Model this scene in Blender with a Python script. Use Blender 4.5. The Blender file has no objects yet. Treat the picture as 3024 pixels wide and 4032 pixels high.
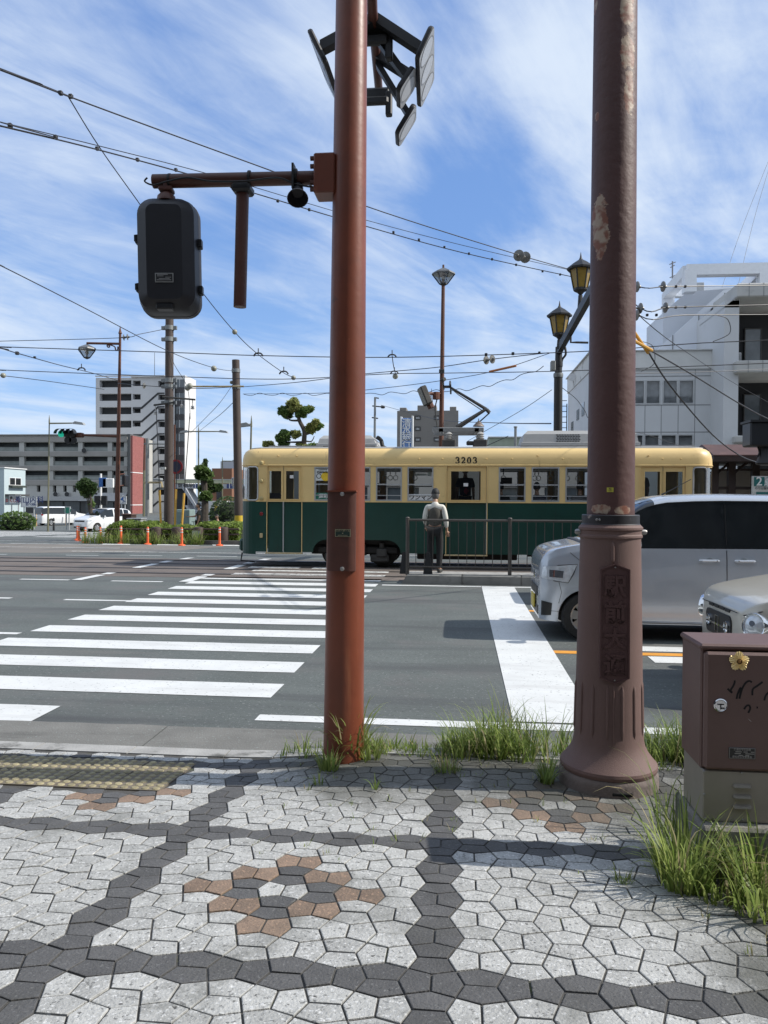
import bpy, bmesh, math, random
from mathutils import Vector, Matrix, Quaternion
sc = bpy.context.scene
col = sc.collection
rnd = random.Random(7)
R = math.radians

# ------------------------------------------------------------------ camera
F = 3028.0; CAMH = 1.567; YAW = R(5.7); ROLL = R(0.32); PITCH = math.atan((2016 - 1973) / F)
FWD = Vector((-math.sin(YAW) * math.cos(PITCH), math.cos(YAW) * math.cos(PITCH), -math.sin(PITCH)))
_r = Vector((math.cos(YAW), math.sin(YAW), 0)); _u = _r.cross(FWD)
RGT = _r * math.cos(ROLL) + _u * math.sin(ROLL); UPV = RGT.cross(FWD)
CAMP = Vector((0, 0, CAMH))
cd = bpy.data.cameras.new('camera'); cam = bpy.data.objects.new('camera', cd); col.objects.link(cam)
cd.sensor_fit = 'VERTICAL'; cd.sensor_height = 24; cd.lens = 24 * F / 4032
cd.clip_start = 0.05; cd.clip_end = 3000
m3 = Matrix((RGT, UPV, -FWD)).transposed()
cam.matrix_world = Matrix.Translation(CAMP) @ m3.to_4x4()
sc.camera = cam

# ------------------------------------------------------------------ world: sky with cirrus
SUN_EL = R(40); SUN_AZ = R(3)      # sun stands along the street, slightly beyond it
SUN = Vector((math.cos(SUN_EL) * math.cos(SUN_AZ), math.cos(SUN_EL) * math.sin(SUN_AZ), math.sin(SUN_EL)))
w = bpy.data.worlds.new('World'); sc.world = w; w.use_nodes = True
nt = w.node_tree; nt.nodes.clear(); N = nt.nodes.new; L = nt.links.new
out = N('ShaderNodeOutputWorld'); bg = N('ShaderNodeBackground'); bg.inputs['Strength'].default_value = 0.105
sky = N('ShaderNodeTexSky'); sky.sky_type = 'NISHITA'; sky.sun_disc = False
sky.sun_elevation = SUN_EL; sky.sun_rotation = R(90) - SUN_AZ; sky.air_density = 1.0; sky.dust_density = 0.6; sky.ozone_density = 2.2
tc = N('ShaderNodeTexCoord'); sx = N('ShaderNodeSeparateXYZ'); L(tc.outputs['Generated'], sx.inputs[0])
def mth(op, a, b=None, c=None, clamp=False):
    n = N('ShaderNodeMath'); n.operation = op; n.use_clamp = clamp
    for i, v in enumerate((a, b, c)):
        if v is None: continue
        if isinstance(v, (int, float)): n.inputs[i].default_value = v
        else: L(v, n.inputs[i])
    return n.outputs[0]
zz = mth('ADD', mth('MAXIMUM', sx.outputs['Z'], 0.0), 0.10)
cx_ = mth('DIVIDE', sx.outputs['X'], zz); cy_ = mth('DIVIDE', sx.outputs['Y'], zz)
def comb(x, y, z=0.0):
    n = N('ShaderNodeCombineXYZ')
    for i, v in enumerate((x, y, z)):
        if isinstance(v, (int, float)): n.inputs[i].default_value = v
        else: L(v, n.inputs[i])
    return n.outputs[0]
A_ = R(34)   # streak direction, from +Y towards +X
al = mth('ADD', mth('MULTIPLY', cx_, math.sin(A_)), mth('MULTIPLY', cy_, math.cos(A_)))
ac = mth('SUBTRACT', mth('MULTIPLY', cx_, math.cos(A_)), mth('MULTIPLY', cy_, math.sin(A_)))
def noise(vec, scale, det=6, rough=0.55, dist=0.0):
    n = N('ShaderNodeTexNoise'); n.inputs['Scale'].default_value = scale; n.inputs['Detail'].default_value = det
    n.inputs['Roughness'].default_value = rough; n.inputs['Distortion'].default_value = dist
    L(vec, n.inputs['Vector']); return n.outputs['Fac']
big = noise(comb(mth('MULTIPLY', al, 0.6), ac, 3.7), 1.0, 5, 0.55, 1.0)
streak = noise(comb(mth('MULTIPLY', al, 0.36), ac, 8.3), 1.9, 8, 0.62, 1.3)
fine = noise(comb(mth('MULTIPLY', al, 0.7), ac, 1.3), 5.5, 8, 0.68, 1.0)
dens = mth('ADD', mth('MULTIPLY', big, 1.05), mth('ADD', mth('MULTIPLY', streak, 0.85), mth('MULTIPLY', fine, 0.24)))
# one bright veil high on the right, more cloud low down
def veil(d, r, amp):
    n = N('ShaderNodeVectorMath'); n.operation = 'DISTANCE'; L(tc.outputs['Generated'], n.inputs[0]); n.inputs[1].default_value = d
    m = N('ShaderNodeMapRange'); m.interpolation_type = 'SMOOTHSTEP'; L(n.outputs['Value'], m.inputs[0]); m.inputs[1].default_value = 0.0; m.inputs[2].default_value = r; m.inputs[3].default_value = amp; m.inputs[4].default_value = 0.0
    return m.outputs[0]
for d_, r_, a_ in (((0.095, 0.86, 0.50), 0.15, 0.26), ((0.17, 0.90, 0.40), 0.12, 0.10), ((0.13, 0.96, 0.25), 0.30, 0.10), ((-0.42, 0.80, 0.42), 0.22, 0.16), ((-0.15, 0.88, 0.46), 0.20, 0.12), ((0.02, 0.93, 0.37), 0.13, -0.35), ((-0.28, 0.93, 0.25), 0.16, -0.12), ((0.33, 0.82, 0.46), 0.22, -0.06)):
    dens = mth('ADD', dens, veil(d_, r_, a_))
backv = N('ShaderNodeMapRange'); L(sx.outputs['Y'], backv.inputs[0]); backv.inputs[1].default_value = 0.55; backv.inputs[2].default_value = -0.2; backv.inputs[3].default_value = 0.0; backv.inputs[4].default_value = 0.45  # extra cloud added out of view behind the camera to whiten the skylight
dens = mth('ADD', dens, backv.outputs[0])
lowv = mth('MULTIPLY', mth('SUBTRACT', 0.34, sx.outputs['Z']), 0.16)
dens = mth('ADD', dens, lowv)
mr = N('ShaderNodeMapRange'); mr.interpolation_type = 'SMOOTHSTEP'; L(dens, mr.inputs[0])
mr.inputs[1].default_value = 0.80; mr.inputs[2].default_value = 1.44; mr.inputs[3].default_value = 0.0; mr.inputs[4].default_value = 0.95
rp = N('ShaderNodeValToRGB'); L(sx.outputs['Z'], rp.inputs[0])
cr0 = rp.color_ramp; cr0.elements[0].position = 0.0; cr0.elements[1].position = 0.62
cr0.elements[0].color = (0.52, 0.70, 0.93, 1); cr0.elements[1].color = (0.15, 0.29, 0.66, 1)
for p_, c_ in ((0.12, (0.29, 0.50, 0.88, 1)), (0.32, (0.175, 0.345, 0.735, 1))):
    e_ = cr0.elements.new(p_); e_.color = c_
sc1 = N('ShaderNodeVectorMath'); sc1.operation = 'SCALE'; L(rp.outputs[0], sc1.inputs[0]); sc1.inputs['Scale'].default_value = 7.6
mx0 = N('ShaderNodeMix'); mx0.data_type = 'RGBA'; mx0.inputs[0].default_value = 0.78; L(sky.outputs[0], mx0.inputs[6]); L(sc1.outputs[0], mx0.inputs[7])
mix = N('ShaderNodeMix'); mix.data_type = 'RGBA'; L(mr.outputs[0], mix.inputs[0]); L(mx0.outputs[2], mix.inputs[6])
mix.inputs[7].default_value = (5.0, 5.7, 6.7, 1)
L(mix.outputs[2], bg.inputs['Color']); L(bg.outputs[0], out.inputs[0])

sl = bpy.data.lights.new('sun', 'SUN'); sl.energy = 3.7; sl.angle = R(0.6); sl.color = (1.0, 0.95, 0.87)
so = bpy.data.objects.new('sun', sl); col.objects.link(so); so.rotation_mode = 'QUATERNION'
so.rotation_quaternion = SUN.to_track_quat('Z', 'Y')
sc.view_settings.view_transform = 'Standard'; sc.view_settings.look = 'None'
sc.view_settings.exposure = 0.5; sc.view_settings.gamma = 1.0
sc.render.engine = 'CYCLES'
sc.cycles.max_bounces = 6; sc.cycles.transparent_max_bounces = 12; sc.cycles.use_denoising = True

# ------------------------------------------------------------------ pixel -> place helpers (photo pixels)
K = 3024 / 1659.0
def D(x, y): return x * K, y * K
def ray(px, py): return FWD + RGT * ((px - 1512) / F) - UPV * ((py - 2016) / F)
def atz(px, py, z=0.0):
    d = ray(px, py); return CAMP + d * ((z - CAMH) / d.z)
def aty(px, py, Y):
    d = ray(px, py); return CAMP + d * (Y / d.y)
def sstep(a, b, x):
    t = min(1, max(0, (x - a) / (b - a))); return t * t * (3 - 2 * t)
def gz(x, y):      # sidewalk height
    z = 0.03 + 0.09 * max(0.0, 4.45 - y) if y > 1.0 else 0.03 + 0.09 * 3.45
    return z + 0.06 * sstep(-1.3, -0.4, x) * sstep(3.3, 4.45, y)
def rz(y):         # road height: level as far as the tracks, then falling away
    return -0.0225 * max(0.0, min(y, 66.0) - 19.0)
def atf(px, py, fun):
    z = 0.0
    for _ in range(25):
        p = atz(px, py, z); z = 0.5 * z + 0.5 * fun(p.x, p.y)
    return atz(px, py, z)
def walk(px, py): return atf(px, py, gz)
def road(px, py): return atf(px, py, lambda x, y: rz(y))

# ------------------------------------------------------------------ materials
def lin(c):
    c /= 255.0
    return c / 12.92 if c <= 0.04045 else ((c + 0.055) / 1.055) ** 2.4
def S(r, g, b): return (lin(r), lin(g), lin(b))
_M = {}
def M(name, rgb, rough=0.6, metal=0.0, var=0.12, scale=6.0, bump=0.0, bscale=80.0, coat=0.0, spec=0.5, spots=None, emit=None, island=0.0):
    """procedural principled: colour noise in two scales, optional bump, optional spots (colour, scale, threshold, softness)"""
    if name in _M: return _M[name]
    m = bpy.data.materials.new(name); m.use_nodes = True; t = m.node_tree; b = t.nodes['Principled BSDF']
    n_ = t.nodes.new; l_ = t.links.new
    tcn = n_('ShaderNodeTexCoord')
    nz = n_('ShaderNodeTexNoise'); nz.inputs['Scale'].default_value = scale; nz.inputs['Detail'].default_value = 6; nz.inputs['Roughness'].default_value = 0.6
    l_(tcn.outputs['Object'], nz.inputs['Vector'])
    mr_ = n_('ShaderNodeMapRange'); l_(nz.outputs['Fac'], mr_.inputs[0]); mr_.inputs[1].default_value = 0.3; mr_.inputs[2].default_value = 0.7
    mr_.inputs[3].default_value = 1 - var; mr_.inputs[4].default_value = 1 + var
    src = mr_.outputs[0]
    if island:
        g = n_('ShaderNodeNewGeometry'); mi = n_('ShaderNodeMapRange'); l_(g.outputs['Random Per Island'], mi.inputs[0])
        mi.inputs[3].default_value = 1 - island; mi.inputs[4].default_value = 1 + island
        mm = n_('ShaderNodeMath'); mm.operation = 'MULTIPLY'; l_(src, mm.inputs[0]); l_(mi.outputs[0], mm.inputs[1]); src = mm.outputs[0]
    vm = n_('ShaderNodeVectorMath'); vm.operation = 'SCALE'; vm.inputs[0].default_value = rgb; l_(src, vm.inputs['Scale'])
    c = vm.outputs[0]
    for sp in (spots or []):
        scol, sscale, th, soft = sp[:4]; vsrc = tcn.outputs['Object']
        if len(sp) > 4:
            vmu = n_('ShaderNodeVectorMath'); vmu.operation = 'MULTIPLY'; l_(vsrc, vmu.inputs[0]); vmu.inputs[1].default_value = sp[4]; vsrc = vmu.outputs[0]
        n2 = n_('ShaderNodeTexNoise'); n2.inputs['Scale'].default_value = sscale; n2.inputs['Detail'].default_value = 8; n2.inputs['Roughness'].default_value = 0.65
        l_(vsrc, n2.inputs['Vector'])
        m2 = n_('ShaderNodeMapRange'); l_(n2.outputs['Fac'], m2.inputs[0]); m2.inputs[1].default_value = th; m2.inputs[2].default_value = th + soft
        mx = n_('ShaderNodeMix'); mx.data_type = 'RGBA'; l_(m2.outputs[0], mx.inputs[0]); l_(c, mx.inputs[6]); mx.inputs[7].default_value = (*scol, 1)
        c = mx.outputs[2]
    l_(c, b.inputs['Base Color'])
    b.inputs['Roughness'].default_value = rough; b.inputs['Metallic'].default_value = metal
    b.inputs['Specular IOR Level'].default_value = spec
    if coat: b.inputs['Coat Weight'].default_value = coat; b.inputs['Coat Roughness'].default_value = 0.04
    if bump:
        nb = n_('ShaderNodeTexNoise'); nb.inputs['Scale'].default_value = bscale; nb.inputs['Detail'].default_value = 5
        l_(tcn.outputs['Object'], nb.inputs['Vector'])
        bp = n_('ShaderNodeBump'); bp.inputs['Strength'].default_value = bump; bp.inputs['Distance'].default_value = 0.01
        l_(nb.outputs['Fac'], bp.inputs['Height']); l_(bp.outputs[0], b.inputs['Normal'])
    if emit:
        b.inputs['Emission Color'].default_value = (*rgb, 1); b.inputs['Emission Strength'].default_value = emit
    _M[name] = m; return m
def leafy(m, f=0.45):
    t = m.node_tree; b = t.nodes['Principled BSDF']; o = t.nodes['Material Output']; c = b.inputs['Base Color'].links[0].from_socket
    tr = t.nodes.new('ShaderNodeBsdfTranslucent'); g = t.nodes.new('ShaderNodeGamma'); g.inputs[1].default_value = 0.72
    t.links.new(c, g.inputs[0]); t.links.new(g.outputs[0], tr.inputs[0]); mx = t.nodes.new('ShaderNodeMixShader'); mx.inputs[0].default_value = f
    t.links.new(b.outputs[0], mx.inputs[1]); t.links.new(tr.outputs[0], mx.inputs[2]); t.links.new(mx.outputs[0], o.inputs[0]); return m
def GLASS(name, tint=(0.75, 0.8, 0.8), refl=0.10):
    if name in _M: return _M[name]
    m = bpy.data.materials.new(name); m.use_nodes = True; t = m.node_tree; t.nodes.clear()
    o = t.nodes.new('ShaderNodeOutputMaterial'); mx = t.nodes.new('ShaderNodeMixShader'); tr = t.nodes.new('ShaderNodeBsdfTransparent')
    gl = t.nodes.new('ShaderNodeBsdfGlossy'); lw = t.nodes.new('ShaderNodeLayerWeight'); lw.inputs[0].default_value = 0.35
    tr.inputs[0].default_value = (*tint, 1); gl.inputs['Roughness'].default_value = 0.03; gl.inputs[0].default_value = (0.9, 0.9, 0.9, 1)
    mr_ = t.nodes.new('ShaderNodeMapRange'); t.links.new(lw.outputs['Facing'], mr_.inputs[0]); mr_.inputs[3].default_value = refl; mr_.inputs[4].default_value = 0.8
    t.links.new(mr_.outputs[0], mx.inputs[0]); t.links.new(tr.outputs[0], mx.inputs[1]); t.links.new(gl.outputs[0], mx.inputs[2]); t.links.new(mx.outputs[0], o.inputs[0])
    _M[name] = m; return m

# ------------------------------------------------------------------ mesh builder
class MB:
    def __init__(s): s.v = []; s.f = []; s.mi = []; s.cur = 0
    def add(s, vs, fs):
        o = len(s.v); s.v += [tuple(v) for v in vs]
        for f in fs: s.f.append([i + o for i in f]); s.mi.append(s.cur)
        return s
    def box(s, x0, x1, y0, y1, z0, z1):
        return s.add([(x0, y0, z0), (x1, y0, z0), (x1, y1, z0), (x0, y1, z0), (x0, y0, z1), (x1, y0, z1), (x1, y1, z1), (x0, y1, z1)],
                     [(0, 3, 2, 1), (4, 5, 6, 7), (0, 1, 5, 4), (1, 2, 6, 5), (2, 3, 7, 6), (3, 0, 4, 7)])
    def bbox(s, x0, x1, y0, y1, z0, z1, b=0.01):
        """box with chamfered edges"""
        xs, ys, zs = (x0, x1), (y0, y1), (z0, z1); vs = []; idx = {}
        for i in (0, 1):
            for j in (0, 1):
                for k in (0, 1):
                    dx, dy, dz = (b if i == 0 else -b), (b if j == 0 else -b), (b if k == 0 else -b)
                    idx[i, j, k, 0] = len(vs); vs.append((xs[i], ys[j] + dy, zs[k] + dz))
                    idx[i, j, k, 1] = len(vs); vs.append((xs[i] + dx, ys[j], zs[k] + dz))
                    idx[i, j, k, 2] = len(vs); vs.append((xs[i] + dx, ys[j] + dy, zs[k]))
        fs = []
        for i in (0, 1): fs.append([idx[i, 0, 0, 0], idx[i, 1, 0, 0], idx[i, 1, 1, 0], idx[i, 0, 1, 0]][::(1 if i else -1)])
        for j in (0, 1): fs.append([idx[0, j, 0, 1], idx[1, j, 0, 1], idx[1, j, 1, 1], idx[0, j, 1, 1]][::(-1 if j else 1)])
        for k in (0, 1): fs.append([idx[0, 0, k, 2], idx[1, 0, k, 2], idx[1, 1, k, 2], idx[0, 1, k, 2]][::(1 if k else -1)])
        for i in (0, 1):
            for j in (0, 1): fs.append([idx[i, j, 0, 0], idx[i, j, 1, 0], idx[i, j, 1, 1], idx[i, j, 0, 1]])
            for k in (0, 1): fs.append([idx[i, 0, k, 0], idx[i, 1, k, 0], idx[i, 1, k, 2], idx[i, 0, k, 2]])
        for j in (0, 1):
            for k in (0, 1): fs.append([idx[0, j, k, 1], idx[1, j, k, 1], idx[1, j, k, 2], idx[0, j, k, 2]])
        for q in [(i, j, k) for i in (0, 1) for j in (0, 1) for k in (0, 1)]: fs.append([idx[(*q, 0)], idx[(*q, 1)], idx[(*q, 2)]])
        return s.add(vs, fs)
    def tube(s, pts, r, n=8, caps=True):
        pts = [Vector(p) for p in pts]; rs = r if isinstance(r, (list, tuple)) else [r] * len(pts)
        o = len(s.v); prev = None
        for i, p in enumerate(pts):
            t = (pts[min(i + 1, len(pts) - 1)] - pts[max(i - 1, 0)]).normalized()
            if prev is None:
                a = Vector((0, 0, 1)) if abs(t.z) < 0.9 else Vector((1, 0, 0)); u = t.cross(a).normalized()
            else:
                u = (prev - t * prev.dot(t)).normalized()
            prev = u; v = t.cross(u)
            for k in range(n):
                a = 2 * math.pi * k / n; s.v.append(tuple(p + (u * math.cos(a) + v * math.sin(a)) * rs[i]))
        for i in range(len(pts) - 1):
            for k in range(n):
                k2 = (k + 1) % n
                s.f.append([o + i * n + k, o + i * n + k2, o + (i + 1) * n + k2, o + (i + 1) * n + k]); s.mi.append(s.cur)
        if caps:
            s.f.append([o + k for k in range(n)][::-1]); s.mi.append(s.cur)
            s.f.append([o + (len(pts) - 1) * n + k for k in range(n)]); s.mi.append(s.cur)
        return s
    def cyl(s, p0, p1, r0, r1=None, n=16): return s.tube([p0, p1], [r0, r0 if r1 is None else r1], n)
    def lathe(s, prof, c=(0, 0, 0), n=24, axis=None):
        """profile of (radius, height) turned about z (or about axis through c)"""
        q = Vector((0, 0, 1)).rotation_difference(Vector(axis)) if axis else None
        o = len(s.v); c = Vector(c)
        for r, z in prof:
            for k in range(n):
                a = 2 * math.pi * k / n; p = Vector((r * math.cos(a), r * math.sin(a), z))
                if q: p = q @ p
                s.v.append(tuple(c + p))
        for i in range(len(prof) - 1):
            for k in range(n):
                k2 = (k + 1) % n
                s.f.append([o + i * n + k, o + i * n + k2, o + (i + 1) * n + k2, o + (i + 1) * n + k]); s.mi.append(s.cur)
        s.f.append([o + k for k in range(n)][::-1]); s.mi.append(s.cur)
        s.f.append([o + (len(prof) - 1) * n + k for k in range(n)]); s.mi.append(s.cur)
        return s
    def prism(s, poly, ext):
        """closed polygon of 3-D points pushed along vector ext"""
        ext = Vector(ext); n = len(poly); a = [Vector(p) for p in poly]
        vs = a + [p + ext for p in a]
        return s.add(vs, [list(range(n))[::-1], [n + i for i in range(n)]] + [[i, (i + 1) % n, n + (i + 1) % n, n + i] for i in range(n)])
    def sphere(s, c, r, nu=12, nv=8, sq=(1, 1, 1)):
        prof = [(math.sin(math.pi * i / nv) * 1.0, -math.cos(math.pi * i / nv)) for i in range(nv + 1)]
        o = len(s.v)
        for pr, z in prof:
            for k in range(nu):
                a = 2 * math.pi * k / nu
                s.v.append((c[0] + r * sq[0] * pr * math.cos(a), c[1] + r * sq[1] * pr * math.sin(a), c[2] + r * sq[2] * z))
        for i in range(nv):
            for k in range(nu):
                k2 = (k + 1) % nu
                s.f.append([o + i * nu + k, o + i * nu + k2, o + (i + 1) * nu + k2, o + (i + 1) * nu + k]); s.mi.append(s.cur)
        return s
    def holes(s, x0, x1, z0, z1, hs, y, th=0.0):
        """wall in the plane Y=y with rectangular openings (x0,x1,z0,z1); th>0 adds reveals going to y+th"""
        xs = sorted({x0, x1, *[h[0] for h in hs], *[h[1] for h in hs]}); zs = sorted({z0, z1, *[h[2] for h in hs], *[h[3] for h in hs]})
        xs = [x for x in xs if x0 <= x <= x1]; zs = [z for z in zs if z0 <= z <= z1]
        for a, b in zip(xs, xs[1:]):
            for c, d in zip(zs, zs[1:]):
                mx, mz = (a + b) / 2, (c + d) / 2
                if any(h[0] < mx < h[1] and h[2] < mz < h[3] for h in hs): continue
                s.add([(a, y, c), (b, y, c), (b, y, d), (a, y, d)], [(0, 1, 2, 3)])
        if th:
            for a, b, c, d in hs:
                s.add([(a, y, c), (b, y, c), (b, y, d), (a, y, d), (a, y + th, c), (b, y + th, c), (b, y + th, d), (a, y + th, d)],
                      [(0, 4, 5, 1), (1, 5, 6, 2), (2, 6, 7, 3), (3, 7, 4, 0)])
        return s
    def frame(s, x0, x1, z0, z1, t, y0, y1):
        s.box(x0, x1, y0, y1, z0, z0 + t); s.box(x0, x1, y0, y1, z1 - t, z1)
        s.box(x0, x0 + t, y0, y1, z0 + t, z1 - t); s.box(x1 - t, x1, y0, y1, z0 + t, z1 - t); return s
    def xf(s, mat):
        s.v = [tuple(mat @ Vector(v)) for v in s.v]; return s
    def build(s, name, mat, parent=None, local=False, smooth=35, label=None, recalc=True):
        me = bpy.data.meshes.new(name)
        off = Vector((0, 0, 0))
        if parent and not local:
            p = parent
            while p: off += p.location; p = p.parent
        me.from_pydata([(v[0] - off.x, v[1] - off.y, v[2] - off.z) for v in s.v], [], s.f)
        for mt in (mat if isinstance(mat, (list, tuple)) else [mat]): me.materials.append(mt)
        me.polygons.foreach_set('material_index', s.mi)
        if recalc:
            bm = bmesh.new(); bm.from_mesh(me); bmesh.ops.recalc_face_normals(bm, faces=bm.faces); bm.to_mesh(me); bm.free()
        if smooth:
            me.polygons.foreach_set('use_smooth', [True] * len(me.polygons)); me.set_sharp_from_angle(angle=R(smooth))
        me.update()
        o = bpy.data.objects.new(name, me); col.objects.link(o)
        if parent: o.parent = parent
        if label: o['label'] = label
        return o
def tag(o, label=None, cat=None, group=None, kind=None):
    if label: o['label'] = label
    if cat: o['category'] = cat
    if group: o['group'] = group
    if kind: o['kind'] = kind
    return o
def thing(name, label, cat, loc, rotz=0.0, group=None):
    o = bpy.data.objects.new(name, None); col.objects.link(o); o.location = Vector(loc); o.rotation_euler = (0, 0, rotz)
    o.empty_display_size = 0.2
    return tag(o, label, cat, group)
def kids(o): return [c for c in bpy.data.objects if c.parent == o]
def copy_tree(o, parent=None, loc=None, rotz=None, label=None, group=None):
    c = o.copy(); col.objects.link(c)
    if parent: c.parent = parent
    if loc is not None: c.location = Vector(loc)
    if rotz is not None: c.rotation_euler = (0, 0, rotz)
    if label: c['label'] = label
    if group: c['group'] = group
    for ch in kids(o): copy_tree(ch, c)
    return c
def struct(name, mb, mat, **kw):
    o = mb.build(name, mat, **kw); o['kind'] = 'structure'; return o
_txt = {}
def textmesh(s, size, loc, xdir, updir, mat, parent=None, name='lettering', depth=0.004, bold=0.0, local=False, xscale=1.0, center=True, vertical=False):
    """lettering as a mesh; xdir = reading direction, updir = up direction"""
    X = Vector(xdir).normalized(); U = Vector(updir).normalized(); Z = X.cross(U)
    mb = MB()
    rows = [s] if not vertical else list(s)
    for ri, row in enumerate(rows):
        c = bpy.data.curves.new('t', 'FONT'); c.body = row; c.size = size; c.extrude = depth / 2; c.offset = bold
        c.resolution_u = 4
        c.align_x = 'CENTER' if center else 'LEFT'; c.align_y = 'CENTER'
        o = bpy.data.objects.new('t', c); col.objects.link(o)
        me = bpy.data.meshes.new_from_object(o.evaluated_get(bpy.context.evaluated_depsgraph_get()))
        dy = -(ri - (len(rows) - 1) / 2) * size * 1.14
        vs = [Vector(loc) + X * (v.co.x * xscale) + U * (v.co.y + dy) + Z * v.co.z for v in me.vertices]
        mb.add(vs, [list(p.vertices) for p in me.polygons])
        bpy.data.objects.remove(o); bpy.data.curves.remove(c); bpy.data.meshes.remove(me)
    return mb.build(name, mat, parent, local=local, smooth=0, recalc=False)
# ================================================================== GROUND, ROAD, MARKINGS
ASPH = M('asphalt', (0.096, 0.108, 0.102), 0.85, var=0.16, scale=0.9, bump=0.5, bscale=160, spots=[((0.22, 0.232, 0.225), 34, 0.585, 0.06), ((0.045, 0.05, 0.048), 28, 0.585, 0.06), ((0.125, 0.118, 0.115), 0.55, 0.52, 0.2), ((0.060, 0.063, 0.064), 1.0, 0.50, 0.18, (0.12, 1.3, 1)), ((0.135, 0.132, 0.125), 1.0, 0.60, 0.12, (0.09, 0.9, 1)), ((0.05, 0.05, 0.052), 1.4, 0.70, 0.05), ((0.045, 0.045, 0.047), 2.2, 0.72, 0.02, (.25, 1, 1))])
TRACK = M('track_bed', (0.135, 0.112, 0.098), 0.9, var=0.2, scale=0.6, bump=0.4, bscale=120, spots=[((0.09, 0.083, 0.08), 0.5, 0.52, 0.15)])
FARA = M('worn_asphalt', (0.165, 0.150, 0.132), 0.9, var=0.15, scale=0.3, bump=0.3, bscale=60, spots=[((0.11, 0.112, 0.11), 0.16, 0.5, 0.1)])
PAINT = M('road_paint', (0.60, 0.61, 0.60), 0.75, var=0.07, scale=3, spots=[((0.22, 0.225, 0.22), 30, 0.605, 0.05), ((0.20, 0.205, 0.20), 3.0, 0.665, 0.03), ((0.46, 0.46, 0.45), 2.2, 0.52, 0.25, (.3, 1.5, 1)), ((0.25, 0.25, 0.25), 1.5, 0.66, 0.06, (.4, 6, 1))])
WPAINT = M('worn_road_paint', (0.62, 0.62, 0.60), 0.8, var=0.1, scale=3, spots=[((0.18, 0.17, 0.16), 9, 0.54, 0.07), ((0.30, 0.29, 0.28), 30, 0.56, 0.1)])
ORANGE = M('orange_road_paint', (0.62, 0.27, 0.035), 0.75, var=0.12, scale=4, spots=[((0.25, 0.15, 0.08), 30, 0.62, 0.06)])
CONC = M('gutter_concrete', (0.155, 0.152, 0.14), 0.9, var=0.18, scale=2.5, bump=0.4, bscale=90, spots=[((0.10, 0.098, 0.09), 1.6, 0.54, 0.15, (.4, 2, 1)), ((0.075, 0.073, 0.067), 5, 0.62, 0.1), ((0.28, 0.335, 0.32), 60, 0.60, 0.1)])
KERB = M('kerb_concrete', (0.33, 0.325, 0.31), 0.9, var=0.2, scale=4, bump=0.4, bscale=70, spots=[((0.09, 0.088, 0.08), 3.5, 0.56, 0.12)])
STEEL = M('rail_steel', (0.09, 0.085, 0.08), 0.45, metal=0.6, var=0.3, scale=3)
mb = MB(); ys = [4.60, 19.0, 66.0, 200.0, 1500.0]
for a, b in zip(ys, ys[1:]):
    n = 12
    for i in range(n):
        x0 = -1500 + 3000 * i / n; x1 = -1500 + 3000 * (i + 1) / n
        mb.add([(x0, a, rz(a)), (x1, a, rz(a)), (x1, b, rz(b)), (x0, b, rz(b))], [(0, 1, 2, 3)])
struct('road', mb, ASPH)
def sheet(mb, poly, lift=0.004):
    vs = [(x, y, rz(y) + lift) for x, y in poly]; return mb.add(vs, [tuple(range(len(vs)))])
def strip(mb, x0, x1, y0, y1, lift=0.004):
    cuts = [y0] + [c for c in (19.0,) if y0 < c < y1] + [y1]
    for a, b in zip(cuts, cuts[1:]): sheet(mb, [(x0, a), (x1, a), (x1, b), (x0, b)], lift)
    return mb
mb = strip(MB(), -70, 90, 15.05, 20.1, 0.004); struct('tram_track_bed', mb, TRACK)
mb = MB(); sheet(mb, [(-60, 21.8), (-13, 22.2), (-9.5, 24), (-9.0, 29.0), (-60, 29.5)], 0.004); struct('worn_road_patch', mb, FARA)
mb = MB()
for ty in (16.35, 18.75):
    for s in (-1, 1):
        y = ty + s * 0.5335
        mb.box(-70, 90, y - 0.032, y + 0.032, -0.02 + 0.004, 0.014)
struct('tram_rails', mb, STEEL)
mb = MB()
for ty in (16.35, 18.75):
    for s in (-1, 1):
        y = ty + s * 0.5335
        strip(mb, -70, 90, y - s * 0.035 - 0.03, y - s * 0.035 + 0.03, 0.008)
        strip(mb, -70, 90, y + s * 0.075 - 0.035, y + s * 0.075 + 0.035, 0.008)
struct('rail_grooves', mb, M('groove_dirt', (0.022, 0.02, 0.019), 0.9, var=0.3, scale=5))
# zebra crossing and lines
mb = MB()
def wob(a, b, y0, y1):
    """stripe with slightly uneven ends and edges"""
    n = 9; P = []
    for i in range(n): P.append((a + (b - a) * i / (n - 1), y0 + rnd.uniform(-.006, .006)))
    for i in range(n): P.append((b - (b - a) * i / (n - 1) + rnd.uniform(-.015, .015) * (i in (0, n - 1)), y1 + rnd.uniform(-.006, .006)))
    sheet(mb, P)
wob(-5.05, -3.0, 5.09, 5.53)
for k in range(11):
    y0 = 5.965 + 0.887 * k; wob(-5.03 - 0.012 * k, -1.49 - 0.006 * k, y0, y0 + 0.45)
struct('crossing_stripes', mb, PAINT)
mb = MB()
for k in (11, 12): strip(mb, -5.0 + .2 * k - 2.0, -1.56, 5.965 + .887 * k, 5.965 + .887 * k + 0.36, 0.009)
strip(mb, -4.9, -3.7, 17.35, 17.75, 0.009); strip(mb, -3.4, -2.4, 17.35, 17.75, 0.009); strip(mb, -4.8, -1.6, 19.35, 19.7, 0.009); strip(mb, -2.9, -1.6, 16.55, 16.8, 0.016)
struct('worn_crossing_stripes', mb, WPAINT)
mb = MB()
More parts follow.
